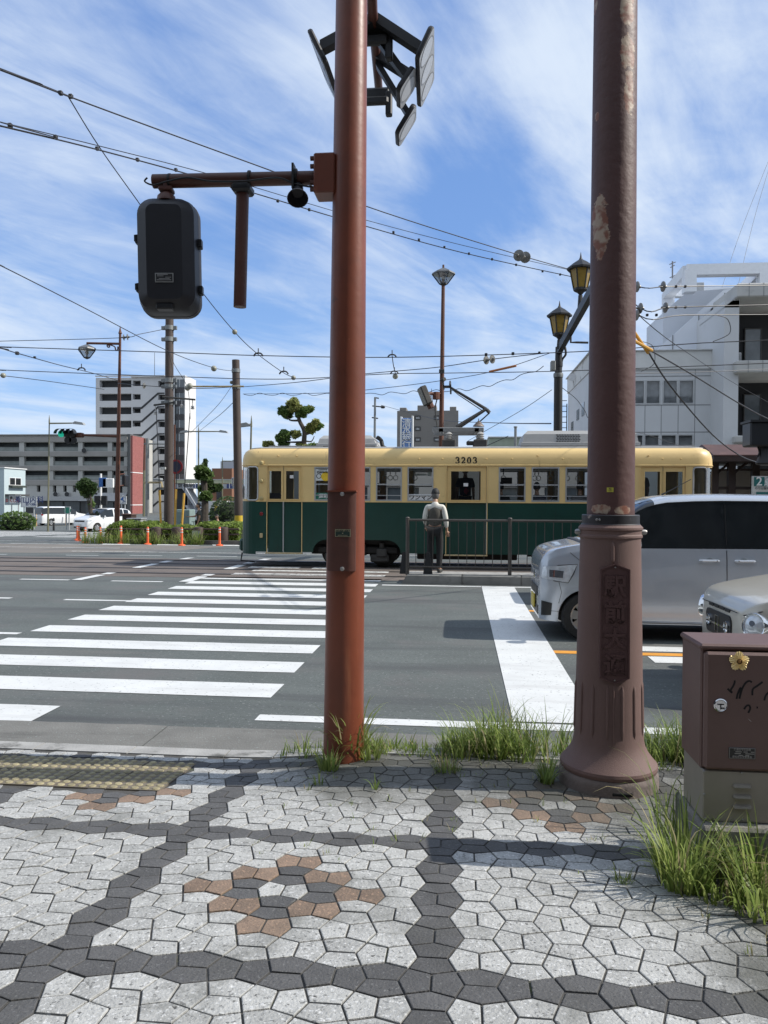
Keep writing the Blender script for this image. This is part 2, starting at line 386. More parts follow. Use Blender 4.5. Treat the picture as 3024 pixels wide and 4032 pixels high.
for x, w_ in ((-7.4, 0.10), (-5.24, 0.11)):
    for a, b in ((14.2, 15.25), (15.42, 15.74), (16.9, 18.1), (18.5, 19.05), (19.9, 20.6)):
        sheet(mb, [(x - w_, a), (x + w_, a), (x + w_, b), (x - w_, b)], 0.009)
struct('cycle_crossing_dashes', mb, PAINT)
mb = MB()
for a, b, y in ((-8.55, -7.55, 14.22), (-6.68, -5.66, 14.18), (-6.14, -5.1, 11.42), (-9.2, -7.05, 11.47), (-7.2, -5.1, 8.46), (-11.34, -10.35, 21.17), (-9.57, -8.59, 21.48), (-14.2, -13.1, 21.1), (-17, -16, 21.2), (-7.6, -6.4, 21.6)):
    strip(mb, a, b, y - 0.06, y + 0.06)
strip(mb, -1.45, 30, 5.33, 5.48)                                    # edge line by the verge
strip(mb, -1.45, 0.382, 14.17, 14.30); strip(mb, 0.975, 30, 14.17, 14.30)
strip(mb, 1.9, 30, 8.30, 8.58); strip(mb, 1.9, 30, 7.72, 8.03)
sheet(mb, [(0.382, 5.52), (0.975, 5.52), (0.985, 14.30), (0.392, 14.30)], 0.005)
struct('road_lines', mb, PAINT)
mb = strip(MB(), 0.978, 30, 8.07, 8.22); strip(mb, 0.985, 30, 11.1, 11.25); struct('orange_lane_lines', mb, ORANGE)
# far crossing and island chevrons on the left
mb = MB()
for i in range(9):
    a = -29.5 + i * 0.0; y = 38.3 + i * 1.55
    sheet(mb, [(-44 - i * .5, y), (-24.3 + 0.1 * i, y), (-24.3 + 0.1 * i, y + 0.75), (-44 - i * .5, y + 0.75)])
for i in range(5): sheet(mb, [(-22.8, 39 + i * 1.9), (-17.5, 39 + i * 1.9), (-17.5, 39.8 + i * 1.9), (-22.8, 39.8 + i * 1.9)])
struct('far_crossing_stripes', mb, WPAINT)
mb = MB()
pts = [(-19.6 + 1.9 * math.cos(a), 31.2 + 1.6 * math.sin(a)) for a in [R(90 + 180 * i / 12) for i in range(13)]]
for (xa, ya), (xb, yb) in zip(pts, pts[1:]):
    f = lambda x, y: (-19.6 + (x + 19.6) * .86, 31.2 + (y - 31.2) * .86)
    sheet(mb, [(xa, ya), (xb, yb), f(xb, yb), f(xa, ya)], 0.009)
strip(mb, -19.6, -10.2, 29.2, 29.45, 0.009); strip(mb, -19.6, -16.8, 32.6, 32.8, 0.009)
for x in (-13.2, -10.9, -8.6): sheet(mb, [(x - 1.1, 29.5), (x + .1, 29.5), (x - .4, 30.5), (x - 1.5, 30.5)], 0.009)
strip(mb, -40, -12, 26.1, 26.25, 0.009); strip(mb, -12.5, 0, 23.6, 23.75, 0.005)
struct('far_road_lines', mb, WPAINT)

# ------------------------------------------------------------------ gutter, kerb, pavement
def gutz(y): return -0.012 + 0.012 * (y - 4.65) / 0.48
mb = MB()
x = -14.0
while x < 16:
    x2 = x + 3.0
    P = [(x + .004, 4.645), (x2 - .004, 4.645), *[(x2 - .004 - 2.992 * q / 14, 5.12 + rnd.uniform(-.014, .014)) for q in range(15)]]
    mb.add([(a, b, 0.007 + gutz(b) * .3) for a, b in P], [tuple(range(len(P)))]); x = x2
struct('gutter', mb, CONC)
mb = MB(); x = -14.0
while x < 16:
    x2 = min(x + (0.6 if not -1.6 < x < 0 else 0.3), 16)
    za, zb = gz(x, 4.45) + .004, gz(x2, 4.45) + .004
    a, b = x + .004, x2 - .004
    mb.add([(a, 4.46, za), (b, 4.46, zb), (b, 4.60, zb - .004), (a, 4.60, za - .004), (b, 4.645, -.03), (a, 4.645, -.03), (a, 4.46, -.1), (b, 4.46, -.1)],
           [(0, 1, 2, 3), (3, 2, 4, 5), (0, 6, 7, 1), (0, 3, 5, 6), (1, 7, 4, 2)]); x = x2
struct('kerb', mb, KERB)
JOINT = M('paving_joint', (0.070, 0.067, 0.062), 0.95, var=0.35, scale=9, bump=0.5, bscale=150, spots=[((0.075, 0.085, 0.035), 7, 0.6, 0.1)])
mb = MB(); xs = [-300, -60, -12] + [-6 + .25 * i for i in range(61)] + [14, 60, 300]; yv = [4.46, 4.2, 3.95, 3.7, 3.45, 3.3, 1.0, -3, -80]
for i in range(len(xs)):
    for y in yv: mb.v.append((xs[i], y, gz(xs[i], y) - 0.0035))
n = len(yv)
for i in range(len(xs) - 1):
    for j in range(n - 1): mb.f.append([i * n + j, (i + 1) * n + j, (i + 1) * n + j + 1, i * n + j + 1]); mb.mi.append(0)
struct('pavement', mb, JOINT, smooth=80)

# pentagon paving (two pentagons to a block, laid in turn along and across the street)
def dirtmask(mat, strength=0.8):
    """grimy, mossy ground round the poles and the cabinet (a stain with its own ragged shape)"""
    t = mat.node_tree; b = t.nodes['Principled BSDF']; src = b.inputs['Base Color'].links[0].from_socket
    n_ = t.nodes.new; l_ = t.links.new
    tcn = n_('ShaderNodeTexCoord'); nz = n_('ShaderNodeTexNoise'); nz.inputs['Scale'].default_value = 2.6; nz.inputs['Detail'].default_value = 7; nz.inputs['Roughness'].default_value = .7
    l_(tcn.outputs['Object'], nz.inputs['Vector'])
    acc = None
    for cx, cy, r in ((-0.45, 4.25, 0.75), (0.45, 4.15, 0.75), (1.1, 3.75, 0.8), (1.2, 3.0, 0.75), (1.0, 2.2, .45)):
        vm = n_('ShaderNodeVectorMath'); vm.operation = 'DISTANCE'; l_(tcn.outputs['Object'], vm.inputs[0]); vm.inputs[1].default_value = (cx, cy, 0.1)
        m_ = n_('ShaderNodeMapRange'); l_(vm.outputs['Value'], m_.inputs[0]); m_.inputs[1].default_value = 0.0; m_.inputs[2].default_value = r; m_.inputs[3].default_value = 1; m_.inputs[4].default_value = 0
        if acc is None: acc = m_.outputs[0]
        else:
            q = n_('ShaderNodeMath'); q.operation = 'MAXIMUM'; l_(acc, q.inputs[0]); l_(m_.outputs[0], q.inputs[1]); acc = q.outputs[0]
    a = n_('ShaderNodeMath'); a.operation = 'ADD'; l_(acc, a.inputs[0]); l_(nz.outputs['Fac'], a.inputs[1])
    m2 = n_('ShaderNodeMapRange'); l_(a.outputs[0], m2.inputs[0]); m2.inputs[1].default_value = 0.52; m2.inputs[2].default_value = 1.05; m2.inputs[3].default_value = 0; m2.inputs[4].default_value = strength
    mx = n_('ShaderNodeMix'); mx.data_type = 'RGBA'; l_(m2.outputs[0], mx.inputs[0]); l_(src, mx.inputs[6]); mx.inputs[7].default_value = (0.062, 0.062, 0.05, 1)
    l_(mx.outputs[2], b.inputs['Base Color'])
TL = M('paver_light', (0.36, 0.36, 0.345), 0.9, var=0.14, scale=14, bump=0.5, bscale=110, island=0.12, spots=[((0.56, 0.56, 0.55), 75, 0.56, 0.06), ((0.15, 0.15, 0.145), 64, 0.57, 0.06), ((0.06, 0.058, 0.055), 42, 0.64, 0.02), ((0.23, 0.23, 0.215), 2.6, 0.54, 0.2), ((0.13, 0.13, 0.12), 1.3, 0.66, 0.1), ((0.7, 0.7, 0.68), 30, 0.755, 0.01)])
TD = M('paver_dark', (0.082, 0.081, 0.081), 0.85, var=0.12, scale=12, bump=0.5, bscale=110, island=0.14, spots=[((0.14, 0.14, 0.138), 80, 0.58, 0.06), ((0.045, 0.045, 0.045), 70, .6, .06), ((0.42, 0.41, 0.40), 34, 0.745, 0.01), ((0.055, 0.054, 0.053), 2.2, 0.56, 0.15)])
TB = M('paver_brown', (0.205, 0.145, 0.105), 0.88, var=0.16, scale=10, bump=0.5, bscale=110, island=0.16, spots=[((0.34, 0.225, 0.155), 75, 0.57, 0.06), ((0.13, 0.09, 0.07), 64, .6, .06), ((0.12, 0.085, 0.065), 9, 0.6, 0.15)])
for m_ in (TL, TD, TB): dirtmask(m_)
dirtmask(JOINT, 0.4)
PS = 0.1355; E_ = 0.645
c0 = walk(1114, 3506)
tx_edge = walk(880 * .9114, 2050 + 1030 * .9114).x            # right end of the warning blocks
tyA, tyB = walk(100 * .9114, 2050 + 1020 * .9114).y, walk(100 * .9114, 2050 + 1145 * .9114).y
tilev = MB()
GAP = 0.0034
def tile(poly, mi):
    cx = sum(p[0] for p in poly) / 5; cy = sum(p[1] for p in poly) / 5
    if cy > 4.43 or (cx < tx_edge + 0.03 and tyB - 0.02 < cy < tyA + 0.03): return
    # clip against the kerb line simply by pulling points back
    poly = [(x, min(y, 4.452)) for x, y in poly]
    def inset(g):
        q = []
        n_ = len(poly)
        for i in range(n_):
            p0, p1, p2 = Vector(poly[i - 1]), Vector(poly[i]), Vector(poly[(i + 1) % n_])
            d1 = (p1 - p0); d2 = (p2 - p1)
            if d1.length < 1e-6 or d2.length < 1e-6: q.append(p1); continue
            n1 = Vector((-d1.y, d1.x)).normalized(); n2 = Vector((-d2.y, d2.x)).normalized()
            den = max(0.3, 1 + n1.dot(n2)); q.append(p1 + (n1 + n2) * (g / den))
        return q
    dz = rnd.uniform(-.0015, .0015); tx, ty = rnd.uniform(-.012, .012), rnd.uniform(-.012, .012)
    A = inset(GAP); B = inset(GAP + 0.0022); o = len(tilev.v)
    for p in A: tilev.v.append((p.x, p.y, gz(p.x, p.y) - .008))
    for p in A: tilev.v.append((p.x, p.y, gz(p.x, p.y) + .0005 + dz + (p.x - cx) * tx + (p.y - cy) * ty))
    for p in B: tilev.v.append((p.x, p.y, gz(p.x, p.y) + .0016 + dz + (p.x - cx) * tx + (p.y - cy) * ty))
    for b in (0, 5):
        for i in range(5): tilev.f.append([o + b + i, o + b + (i + 1) % 5, o + b + 5 + (i + 1) % 5, o + b + 5 + i]); tilev.mi.append(mi)
    tilev.f.append([o + 10 + i for i in range(5)]); tilev.mi.append(mi)
h = E_ / 2
P_R = [(0, -h), (.5, -.5), (1 - h, 0), (.5, .5), (0, h)]
P_L = [(-x, -y) for x, y in P_R]
for i in range(-40, 48):
    for j in range(-26, 18):
        cx, cy = c0.x + i * PS, c0.y + j * PS
        if not (-4.9 < cx < 5.2 and 0.4 < cy < 4.55): continue
        di, dj = (i + 4) % 8 - 4, (j + 4) % 8 - 4
        ci, cj = (i + 4) // 8, (j + 4) // 8
        mi = 0
        if abs(di) == 4 or abs(dj) == 4: mi = 1
        elif (ci + cj) % 2 == 0:
            q = abs(di) + abs(dj)
            if q == 1: mi = 1
            elif q == 2: mi = 2
        for poly in (P_R, P_L):
            if (i + j) % 2: pl = [(-y, x) for x, y in poly]
            else: pl = poly
            tile([(cx + x * PS, cy + y * PS) for x, y in pl], mi)
struct('paving_blocks', tilev, [TL, TD, TB], smooth=0, recalc=False)

# tactile warning blocks
TACT = M('tactile_block', (0.16, 0.135, 0.10), 0.9, var=0.22, scale=10, bump=0.4, bscale=100, island=0.14, spots=[((0.13, 0.105, 0.085), 4, 0.5, 0.15)])
TDOME = M('tactile_dome', (0.27, 0.235, 0.14), 0.85, var=0.25, scale=9, island=0.2, spots=[((0.22, 0.18, 0.12), 6, 0.56, 0.15)])
mb = MB(); nrow = 2; bw = (tyA - tyB) / nrow
x = tx_edge
while x > -6.5:
    for r_ in range(nrow):
        y0 = tyB + r_ * bw; g = .003; dz = rnd.uniform(0, .003)
        zc = lambda a, b: gz(a, b) + .003 + dz
        mb.cur = 0
        q = [(x - bw + g, y0 + g), (x - g, y0 + g), (x - g, y0 + bw - g), (x - bw + g, y0 + bw - g)]
        mb.add([(a, b, zc(a, b)) for a, b in q] + [(a, b, zc(a, b) - .02) for a, b in q], [(0, 1, 2, 3), (4, 5, 1, 0), (5, 6, 2, 1), (6, 7, 3, 2), (7, 4, 0, 3)])
        mb.cur = 1
        for a in range(5):
            for b in range(5):
                px, py = x - bw + bw * (a + .5) / 5, y0 + bw * (b + .5) / 5
                o = len(mb.v); n = 9; rr = bw * 0.078
                for rad, hh in ((rr, 0), (rr * .68, .006)):
                    for k in range(n): mb.v.append((px + rad * math.cos(6.2832 * k / n), py + rad * math.sin(6.2832 * k / n), zc(px, py) + hh))
                for k in range(n): mb.f.append([o + k, o + (k + 1) % n, o + n + (k + 1) % n, o + n + k]); mb.mi.append(1)
                mb.f.append([o + n + k for k in range(n)]); mb.mi.append(1)
    x -= bw
struct('tactile_paving', mb, [TACT, TDOME], smooth=0, recalc=False)

# ------------------------------------------------------------------ tram platform island
PLAT = M('platform_concrete', (0.20, 0.197, 0.185), 0.9, var=0.25, scale=2.2, bump=0.4, bscale=60, spots=[((0.06, 0.058, 0.053), 1.6, 0.52, 0.16)])
mb = MB(); x = -1.12
first = True
while x < 28:
    x2 = x + (1.1 if not first else 1.15); a, b = x + .006, x2 - .006
    r0 = 0.10 if first else 0
    mb.add([(a, 14.52, 0), (b, 14.50, 0), (b, 14.50, .16), (a + r0, 14.52, .16), (b, 14.53, .185), (a + r0 + .02, 14.55, .185), (b, 14.72, .185), (a + r0 + .02, 14.72, .185), (a, 14.72, 0), (b, 14.72, 0)],
           [(0, 1, 2, 3), (3, 2, 4, 5), (5, 4, 6, 7), (0, 3, 5, 7, 8), (1, 9, 6, 4, 2), (7, 6, 9, 8)])
    x = x2; first = False
struct('platform_kerb', mb, PLAT)
mb = MB(); mb.box(-1.0, 28, 14.72, 15.25, -.05, .182); struct('platform', mb, M('platform_top', (0.30, 0.295, 0.28), 0.9, var=0.2, scale=4, bump=0.3, bscale=50, spots=[((0.12, 0.11, 0.10), 5, .58, .1)]))
# ================================================================== FOREGROUND STREET FURNITURE
RUST = M('rust_red_paint', (0.175, 0.045, 0.021), 0.42, var=0.16, scale=3, bump=0.10, bscale=25, spots=[((0.11, 0.034, 0.02), 1.1, 0.50, 0.2), ((0.30, 0.10, 0.06), 40, 0.68, 0.05), ((0.07, 0.028, 0.02), 6, 0.66, 0.08), ((0.24, 0.085, 0.04), 1.6, 0.60, 0.1, (3, 3, .25)), ((0.075, 0.028, 0.018), 2.2, 0.62, 0.08, (4, 4, .2))])
RUSTD = M('dark_rust_paint', (0.085, 0.030, 0.021), 0.5, var=0.18, scale=5, bump=0.12, bscale=40, spots=[((0.06, 0.03, 0.022), 4, 0.58, 0.12)])
BLACK = M('black_plastic', (0.015, 0.015, 0.019), 0.52, var=0.15, scale=4, bump=0.06, bscale=40)
BLACKM = M('black_metal', (0.013, 0.014, 0.016), 0.5, var=0.2, scale=6)
ALU = M('label_metal', (0.45, 0.45, 0.44), 0.4, metal=0.5, var=0.15, scale=30)
BOLT = M('bolt_metal', (0.33, 0.32, 0.31), 0.45, metal=0.7, var=0.2, scale=20)
CABLE = M('cable_rubber', (0.012, 0.012, 0.013), 0.6, var=0.1)

# ---- signal pole on the left
pb = walk(1352, 2988); LP = Vector((pb.x, pb.y, gz(pb.x, pb.y)))
dL = (LP - CAMP).dot(FWD)
def zl(y_disp): return CAMH - (y_disp * K - 1973) / F * dL          # height on the pole for a display row
pole = thing('signal_pole', 'tall rust red steel signal pole rising from a tuft of grass at the kerb', 'pole', LP)
def lr(z): return 0.1155 - 0.0062 * z
prof = [(lr(z) + (0.004 * math.sin(z * 3)), z + LP.z) for z in [-.05, .1, .3, .6, 1, 1.6, 2.2, 3, 4, 5, 6, 6.9]]
prof = [(lr(z), z + LP.z) for z in [-.05, .1, .3, .6, 1, 1.6, 2.2, 3, 4, 5, 6, 6.9]]
lean = 0.006
mb = MB().lathe(prof, (0, 0, 0), 40); mb.v = [(LP.x + v[0] + lean * (v[2] - LP.z), LP.y + v[1], v[2]) for v in mb.v]
mb.build('shaft', RUST, pole)
def lpx(z): return LP.x + lean * (z - LP.z)
def fl(px_disp, py_disp, dy): return aty(px_disp * K, py_disp * K, LP.y - dy)
# access cover
pa, pb2 = fl(707, 1062, 0.115), fl(767, 1234, 0.115)
mb = MB(); n = 9; zt, zb = pa.z, pb2.z
for z, s in ((zb, 1), (zb + .004, 1.0), (zt - .004, 1.0), (zt, 1)):
    for i in range(n):
        t = i / (n - 1); x = pa.x + (pb2.x - pa.x) * t
        mb.v.append((x, LP.y - 0.105 - 0.020 * math.sqrt(max(0, 1 - (2 * t - 1) ** 4)) , z))
    mb.v.append((pb2.x, LP.y - .05, z)); mb.v.append((pa.x, LP.y - .05, z))
m_ = n + 2
for r_ in range(3):
    for i in range(m_): mb.f.append([r_ * m_ + i, r_ * m_ + (i + 1) % m_, (r_ + 1) * m_ + (i + 1) % m_, (r_ + 1) * m_ + i]); mb.mi.append(0)
mb.f.append(list(range(m_))); mb.mi.append(0); mb.f.append([3 * m_ + i for i in range(m_)]); mb.mi.append(0)
lid = mb.build('access_cover', RUSTD, pole)
MB().box(pa.x - .006, pb2.x + .006, LP.y - .132, LP.y - .07, zt - .001, zt + .007).build('cover_lip', RUST, lid)
for yy in (1067, 1229):
    p = fl(739, yy, .13); MB().lathe([(.012, -.004), (.012, .004), (.007, .007)], (p.x, LP.y - .126, p.z), 12, axis=(0, -1, 0)).build('bolt', BOLT, lid)
p0, p1 = fl(723.5, 1143, .13), fl(757, 1160, .13)
pl = MB().box(p0.x, p1.x, LP.y - .1285, LP.y - .124, p1.z, p0.z).build('name_plate', M('plate_green', (.02, .045, .035), .45), lid)
GOLD = M('dull_gold', (.45, .40, .26), .5, metal=.3)
mb = MB().frame(p0.x + .001, p1.x - .001, p1.z + .001, p0.z - .001, .002, LP.y - .1305, LP.y - .1285); mb.build('plate_border', GOLD, pl)
pc = (p0 + p1) / 2
textmesh('リバーポール', .0135, (pc.x, LP.y - .1305, p0.z - .010), (1, 0, 0), (0, 0, 1), GOLD, pl, depth=.002)
MB().lathe([(.003, -.001), (.003, .001)], (pc.x, LP.y - .1295, pc.z - .001), 10, axis=(0, -1, 0)).build('plate_mark', GOLD, pl)
textmesh('NIPPON KOKEN', .0075, (pc.x, LP.y - .1305, p1.z + .008), (1, 0, 0), (0, 0, 1), GOLD, pl, depth=.002)
# side arm with its bracket and the empty drop pipe
za = zl(391); ra = .0385
xa = aty(333 * K, 391 * K, LP.y - .02).x; xbk = aty(682 * K, 391 * K, LP.y).x
mb = MB().cyl((xa, LP.y - .03, za + .004), (lpx(za), LP.y, za), ra + .001, ra, 24)
arm = mb.build('signal_arm', RUSTD, pole)
zt, zb = zl(348), zl(432)
mb = MB().bbox(xbk, lpx(za) - .075, LP.y - .075, LP.y + .075, zb, zt, .008)
brk = mb.build('arm_bracket', RUST, pole)
for zz_ in (zt - .025, za + .045, za - .045, zb + .025):
    MB().lathe([(.014, -.02), (.014, .012)], (xbk - .008, LP.y - .055, zz_), 6, axis=(-1, 0, 0)).build('bolt', RUSTD, brk)
xd = aty(523 * K, 500 * K, LP.y).x; zd0 = zl(663)
MB().cyl((xd - .012, LP.y, zd0), (xd + .004, LP.y, za), .0365, .0365, 20).build('drop_pipe', RUSTD, pole)
mb = MB().bbox(xd - .05, xd + .058, LP.y - .06, LP.y + .06, za - .075, za - .025, .012); mb.build('pipe_clamp', BLACKM, pole)
for xx in (0.0, .47, .74): MB().lathe([(ra + .003, -.006), (ra + .003, .006)], (xa + .10 + xx, LP.y - .03, za + .003), 20, axis=(1, 0, 0)).build('cable_band', CABLE, arm)
cp = [(xa - .02, LP.y - .07, za + .01), (xa - .035, LP.y - .07, za - .012), (xa + .02, LP.y - .075, za - .035), (xa + .10, LP.y - .08, za - .02), (xa + .22, LP.y - .08, za - .002), (xa + .36, LP.y - .08, za - .028), (xa + .55, LP.y - .08, za - .034), (xa + .74, LP.y - .07, za - .018), (xa + .84, LP.y - .06, za - .052), (xa + .98, LP.y - .05, za - .075), (xa + 1.06, LP.y - .05, za - .06)]
def smooth(pts, k=6):
    P = [Vector(p) for p in pts]; o = []
    for i in range(len(P) - 1):
        a, b, c, d = P[max(i - 1, 0)], P[i], P[i + 1], P[min(i + 2, len(P) - 1)]
        for j in range(k):
            t = j / k
            o.append(.5 * ((2 * b) + (c - a) * t + (2 * a - 5 * b + 4 * c - d) * t * t + (3 * b - 3 * c + d - a) * t ** 3))
    return o + [P[-1]]
MB().tube(smooth(cp), .005, 6).build('signal_cable', CABLE, arm)

# ---- pedestrian signal seen from behind
xl, xr = aty(293 * K, 550 * K, LP.y - .05).x, aty(426 * K, 550 * K, LP.y - .05).x
zt, zb = zl(424), zl(683)
W_, H_ = (xr - xl) * .94, (zt - zb) * .97; xc, zc = (xl + xr) / 2 , (zt + zb) / 2
ped = thing('pedestrian_signal', 'black pedestrian signal box seen from behind under the rust red arm', 'traffic light', (xc, LP.y - .02, zb))
def rrect(w_, h_, r, n=6):
    q = []
    for cx, cz, a0 in ((w_ / 2 - r, h_ / 2 - r, 0), (-w_ / 2 + r, h_ / 2 - r, 90), (-w_ / 2 + r, -h_ / 2 + r, 180), (w_ / 2 - r, -h_ / 2 + r, 270)):
        for i in range(n + 1): a = R(a0 + 90 * i / n); q.append((cx + r * math.cos(a), cz + r * math.sin(a)))
    return q
rotS = Matrix.Translation((xc, LP.y - .02, zc)) @ Matrix.Rotation(R(9), 4, 'Z') @ Matrix.Rotation(R(-1.2), 4, 'Y')
mb = MB(); rings = [(W_, H_, .085, .10), (W_, H_, .085, .055), (W_ * .985, H_ * .99, .083, .05), (W_ * .97, H_ * .985, .085, .0), (W_ * .93, H_ * .95, .09, -.055), (W_ * .63, H_ * .84, .05, -.10), (W_ * .58, H_ * .80, .04, -.108)]
n = 28
for a, b, r_, y in rings: mb.v += [(p[0], y, p[1]) for p in rrect(a, b, r_)]
for i in range(len(rings) - 1):
    for k in range(n): mb.f.append([i * n + k, i * n + (k + 1) % n, (i + 1) * n + (k + 1) % n, (i + 1) * n + k]); mb.mi.append(0)
mb.f.append(list(range(n))); mb.mi.append(0); mb.f.append([(len(rings) - 1) * n + k for k in range(n)]); mb.mi.append(0)
mb.xf(rotS).build('housing', BLACK, ped, smooth=28)
mb = MB().lathe([(.020, 0), (.020, .11)], (0, -.02, H_ / 2 - .005), 16); mb.lathe([(.055, -.02), (.05, .008), (.028, .03)], (0, -.02, H_ / 2), 20); mb.bbox(-.04, .04, -.055, .03, H_ / 2 + .035, H_ / 2 + .06, .006)
mb.xf(rotS).build('hanger', RUSTD, ped)
for sx_, zz_ in ((-1, .11), (-1, -.17), (1, .085), (1, -.185)):
    mb = MB().bbox(sx_ * (W_ / 2 + .002) - .017, sx_ * (W_ / 2 + .002) + .017, .01, .055, zz_ - .026, zz_ + .026, .004)
    mb.box(sx_ * (W_ / 2 + .012) - .008, sx_ * (W_ / 2 + .012) + .008, -.005, .012, zz_ - .018, zz_ + .018)
    mb.xf(rotS).build('hinge' if sx_ < 0 else 'latch', BLACKM, ped)
lp_ = MB().box(-.052, .05, -.112, -.1075, -.175, -.123).xf(rotS).build('rating_label', ALU, ped)
mb = MB().box(-.047, .045, -.1135, -.112, -.170, -.128).xf(rotS); mb.build('label_print', M('label_black', (.03, .03, .03), .5), lp_)
mb = MB()
for i, (a, b) in enumerate(((-.04, .02), (-.04, -.005), (.005, .038), (-.03, .03), (-.042, .038))):
    mb.box(a, b, -.1145, -.1135, -.134 - i * .0075, -.131 - i * .0075)
mb.xf(rotS).build('label_text', ALU, lp_)
MB().bbox(-.055, .04, -.10, -.03, -H_ / 2 + .012, -H_ / 2 + .045, .006).xf(rotS).build('latch_plate', BLACKM, ped)

# ---- horn loudspeaker under the arm
hp = aty(643 * K, 425 * K, LP.y - .05)
horn = thing('horn_speaker', 'small black horn loudspeaker hanging under the rust red signal arm', 'loudspeaker', (hp.x, hp.y, hp.z - .05))
ax = Vector((.12, -.55, -.8)).normalized()
MB().lathe([(.026, -.07), (.032, -.05), (.033, -.01), (.044, .015), (.057, .04), (.060, .05), (.056, .05), (.03, .0)], tuple(hp + Vector((0, 0, .02))), 20, axis=tuple(ax)).build('horn', BLACK, horn)
mb = MB().box(hp.x - .03, hp.x - .018, hp.y - .03, hp.y + .03, hp.z + .04, za + .06); mb.box(hp.x - .03, hp.x + .01, hp.y + .01, hp.y + .03, hp.z + .02, hp.z + .06)
mb.build('mounting_strap', BLACKM, horn)

# ---- overhead arm end with three flat signals (lamps turned to the side streets)
ARMY = 7.45
aa = aty(1466, 40, 7.0); bb = aty(1493, 372, 8.6)
up = Vector((lpx(6.0), LP.y, aa.z + .16))
mb = MB().tube([up, aa + (aa - bb) * .05, aa, bb], [.062, .050, .048, .043], 16); mb.build('overhead_arm', RUSTD, pole)
SIGF = M('signal_face', (.30, .31, .325), .5, var=.06, scale=6); LENS = M('signal_lens', (.40, .41, .425), .35, var=.06, scale=20); LRING = M('lens_ring', (.19, .195, .205), .5)
def along(p): # point on the arm for a given Y
    t = (p - aa.y) / (bb.y - aa.y); return aa + (bb - aa) * t
def flat_signal(name, label, corners, th, nl, parent_brackets):
    """corners: near-top, far-top, near-bottom in world; flat LED head with nl lamps along its length"""
    A, B, C_ = [Vector(c) for c in corners]
    ux = (B - A); L_ = ux.length; ux.normalize(); uz = (A - C_); uz = (uz - ux * uz.dot(ux)); Hh = uz.length; uz.normalize(); un = ux.cross(uz)
    cen = A + ux * L_ / 2 - uz * Hh / 2
    if un.x * (1 if cen.x > along(cen.y).x else -1) < 0: un = -un
    o = thing(name, label, 'traffic light', cen)
    T = lambda a, b, c: cen + ux * a + uz * b + un * c
    mb = MB(); rr = [(L_ * .97, Hh * .95, .05, -th), (L_, Hh, .06, -th * .7), (L_, Hh, .06, -.006), (L_ * .985, Hh * .96, .055, 0)]
    n = 28
    for a, b, r_, d_ in rr: mb.v += [tuple(T(p[0], p[1], d_)) for p in rrect(a, b, r_)]
    for i in range(3):
        for k in range(n): mb.f.append([i * n + k, i * n + (k + 1) % n, (i + 1) * n + (k + 1) % n, (i + 1) * n + k]); mb.mi.append(0)
    mb.f.append(list(range(n))[::-1]); mb.mi.append(0)
    mb.build('housing', BLACK, o)
    mb = MB(); mb.v = [tuple(T(p[0], p[1], .002)) for p in rrect(L_ * .98, Hh * .955, .053)]; mb.f = [list(range(n))]; mb.mi = [0]
    fa = mb.build('front_plate', SIGF, o, smooth=0)
    for i in range(nl):
        a = (i - (nl - 1) / 2) * L_ / nl * (.97 if nl > 1 else 1); r_ = min(L_ / nl, Hh) * .42
        mb = MB(); m2 = 24
        mb.v = [tuple(T(a + r_ * math.cos(6.2832 * k / m2), r_ * math.sin(6.2832 * k / m2), .004)) for k in range(m2)]; mb.f = [list(range(m2))]; mb.mi = [0]
        le = mb.build('lamp_lens', LENS, fa, smooth=0)
        mb = MB()
        for k in range(m2):
            for q in (r_ * 1.0, r_ * 1.07): mb.v.append(tuple(T(a + q * math.cos(6.2832 * k / m2), q * math.sin(6.2832 * k / m2), .006)))
        for k in range(m2): mb.f.append([2 * k, 2 * k + 1, (2 * k + 3) % (2 * m2), (2 * k + 2) % (2 * m2)]); mb.mi.append(0)
        mb.build('lens_rim', LRING, le, smooth=0)
    for (a, b, h2) in parent_brackets:
        mb = MB(); p = T(a, b, -th); q = along(p.y) + Vector((0, 0, h2))
        e1 = q + (p - q) * .12; d_ = (p - e1)
        s1 = Vector((0, .03, 0)); s2 = Vector((0, 0, .03))
        for s_ in (-1, 1):
            mb.prism([e1 + s1 * s_ - s2, e1 + s1 * s_ + s2, p + s1 * s_ + s2, p + s1 * s_ - s2], Vector((0, .006 * s_, 0)))
        mb = MB(); s3 = Vector((0, .055, 0)); s4 = Vector((0, 0, .05)); mb.prism([q - s3 - s4, q + s3 - s4, q + s3 + s4, q - s3 + s4], p - q)
        mb.build('bracket', BLACKM, o)
    return o
def zx(x, y): return 1180 + x * .3496, y * .3496
def c3(a, ya, b, yb, c, yc): return [aty(*zx(*a), ya), aty(*zx(*b), yb), aty(*zx(*c), yc)]
flat_signal('traffic_light', 'flat three lamp traffic light tilted out to the right of the overhead arm', c3((1518, 270), 7.0, (1518, 902), 7.92, (1342, 638), 6.98), .045, 3, [(-.28, .0, .03), (.3, 0, .0)])
flat_signal('arrow_signal', 'flat single lamp arrow signal under the overhead arm, the nearer and upper of two', c3((1306, 735), 7.15, (1306, 985), 7.50, (1122, 1010), 7.12), .045, 1, [(.02, .08, -.02)])
flat_signal('arrow_signal', 'flat single lamp arrow signal under the overhead arm, the farther and lower of two', c3((1318, 1165), 7.60, (1316, 1345), 7.98, (1108, 1480), 7.55), .045, 1, [(.02, .10, -.05)])
flat_signal('traffic_light', 'flat traffic light on the left of the overhead arm, half hidden by the pole', c3((72, 310), 7.0, (292, 905), 7.92, (262, 690), 6.98), .045, 3, [(-.3, .04, .0)])
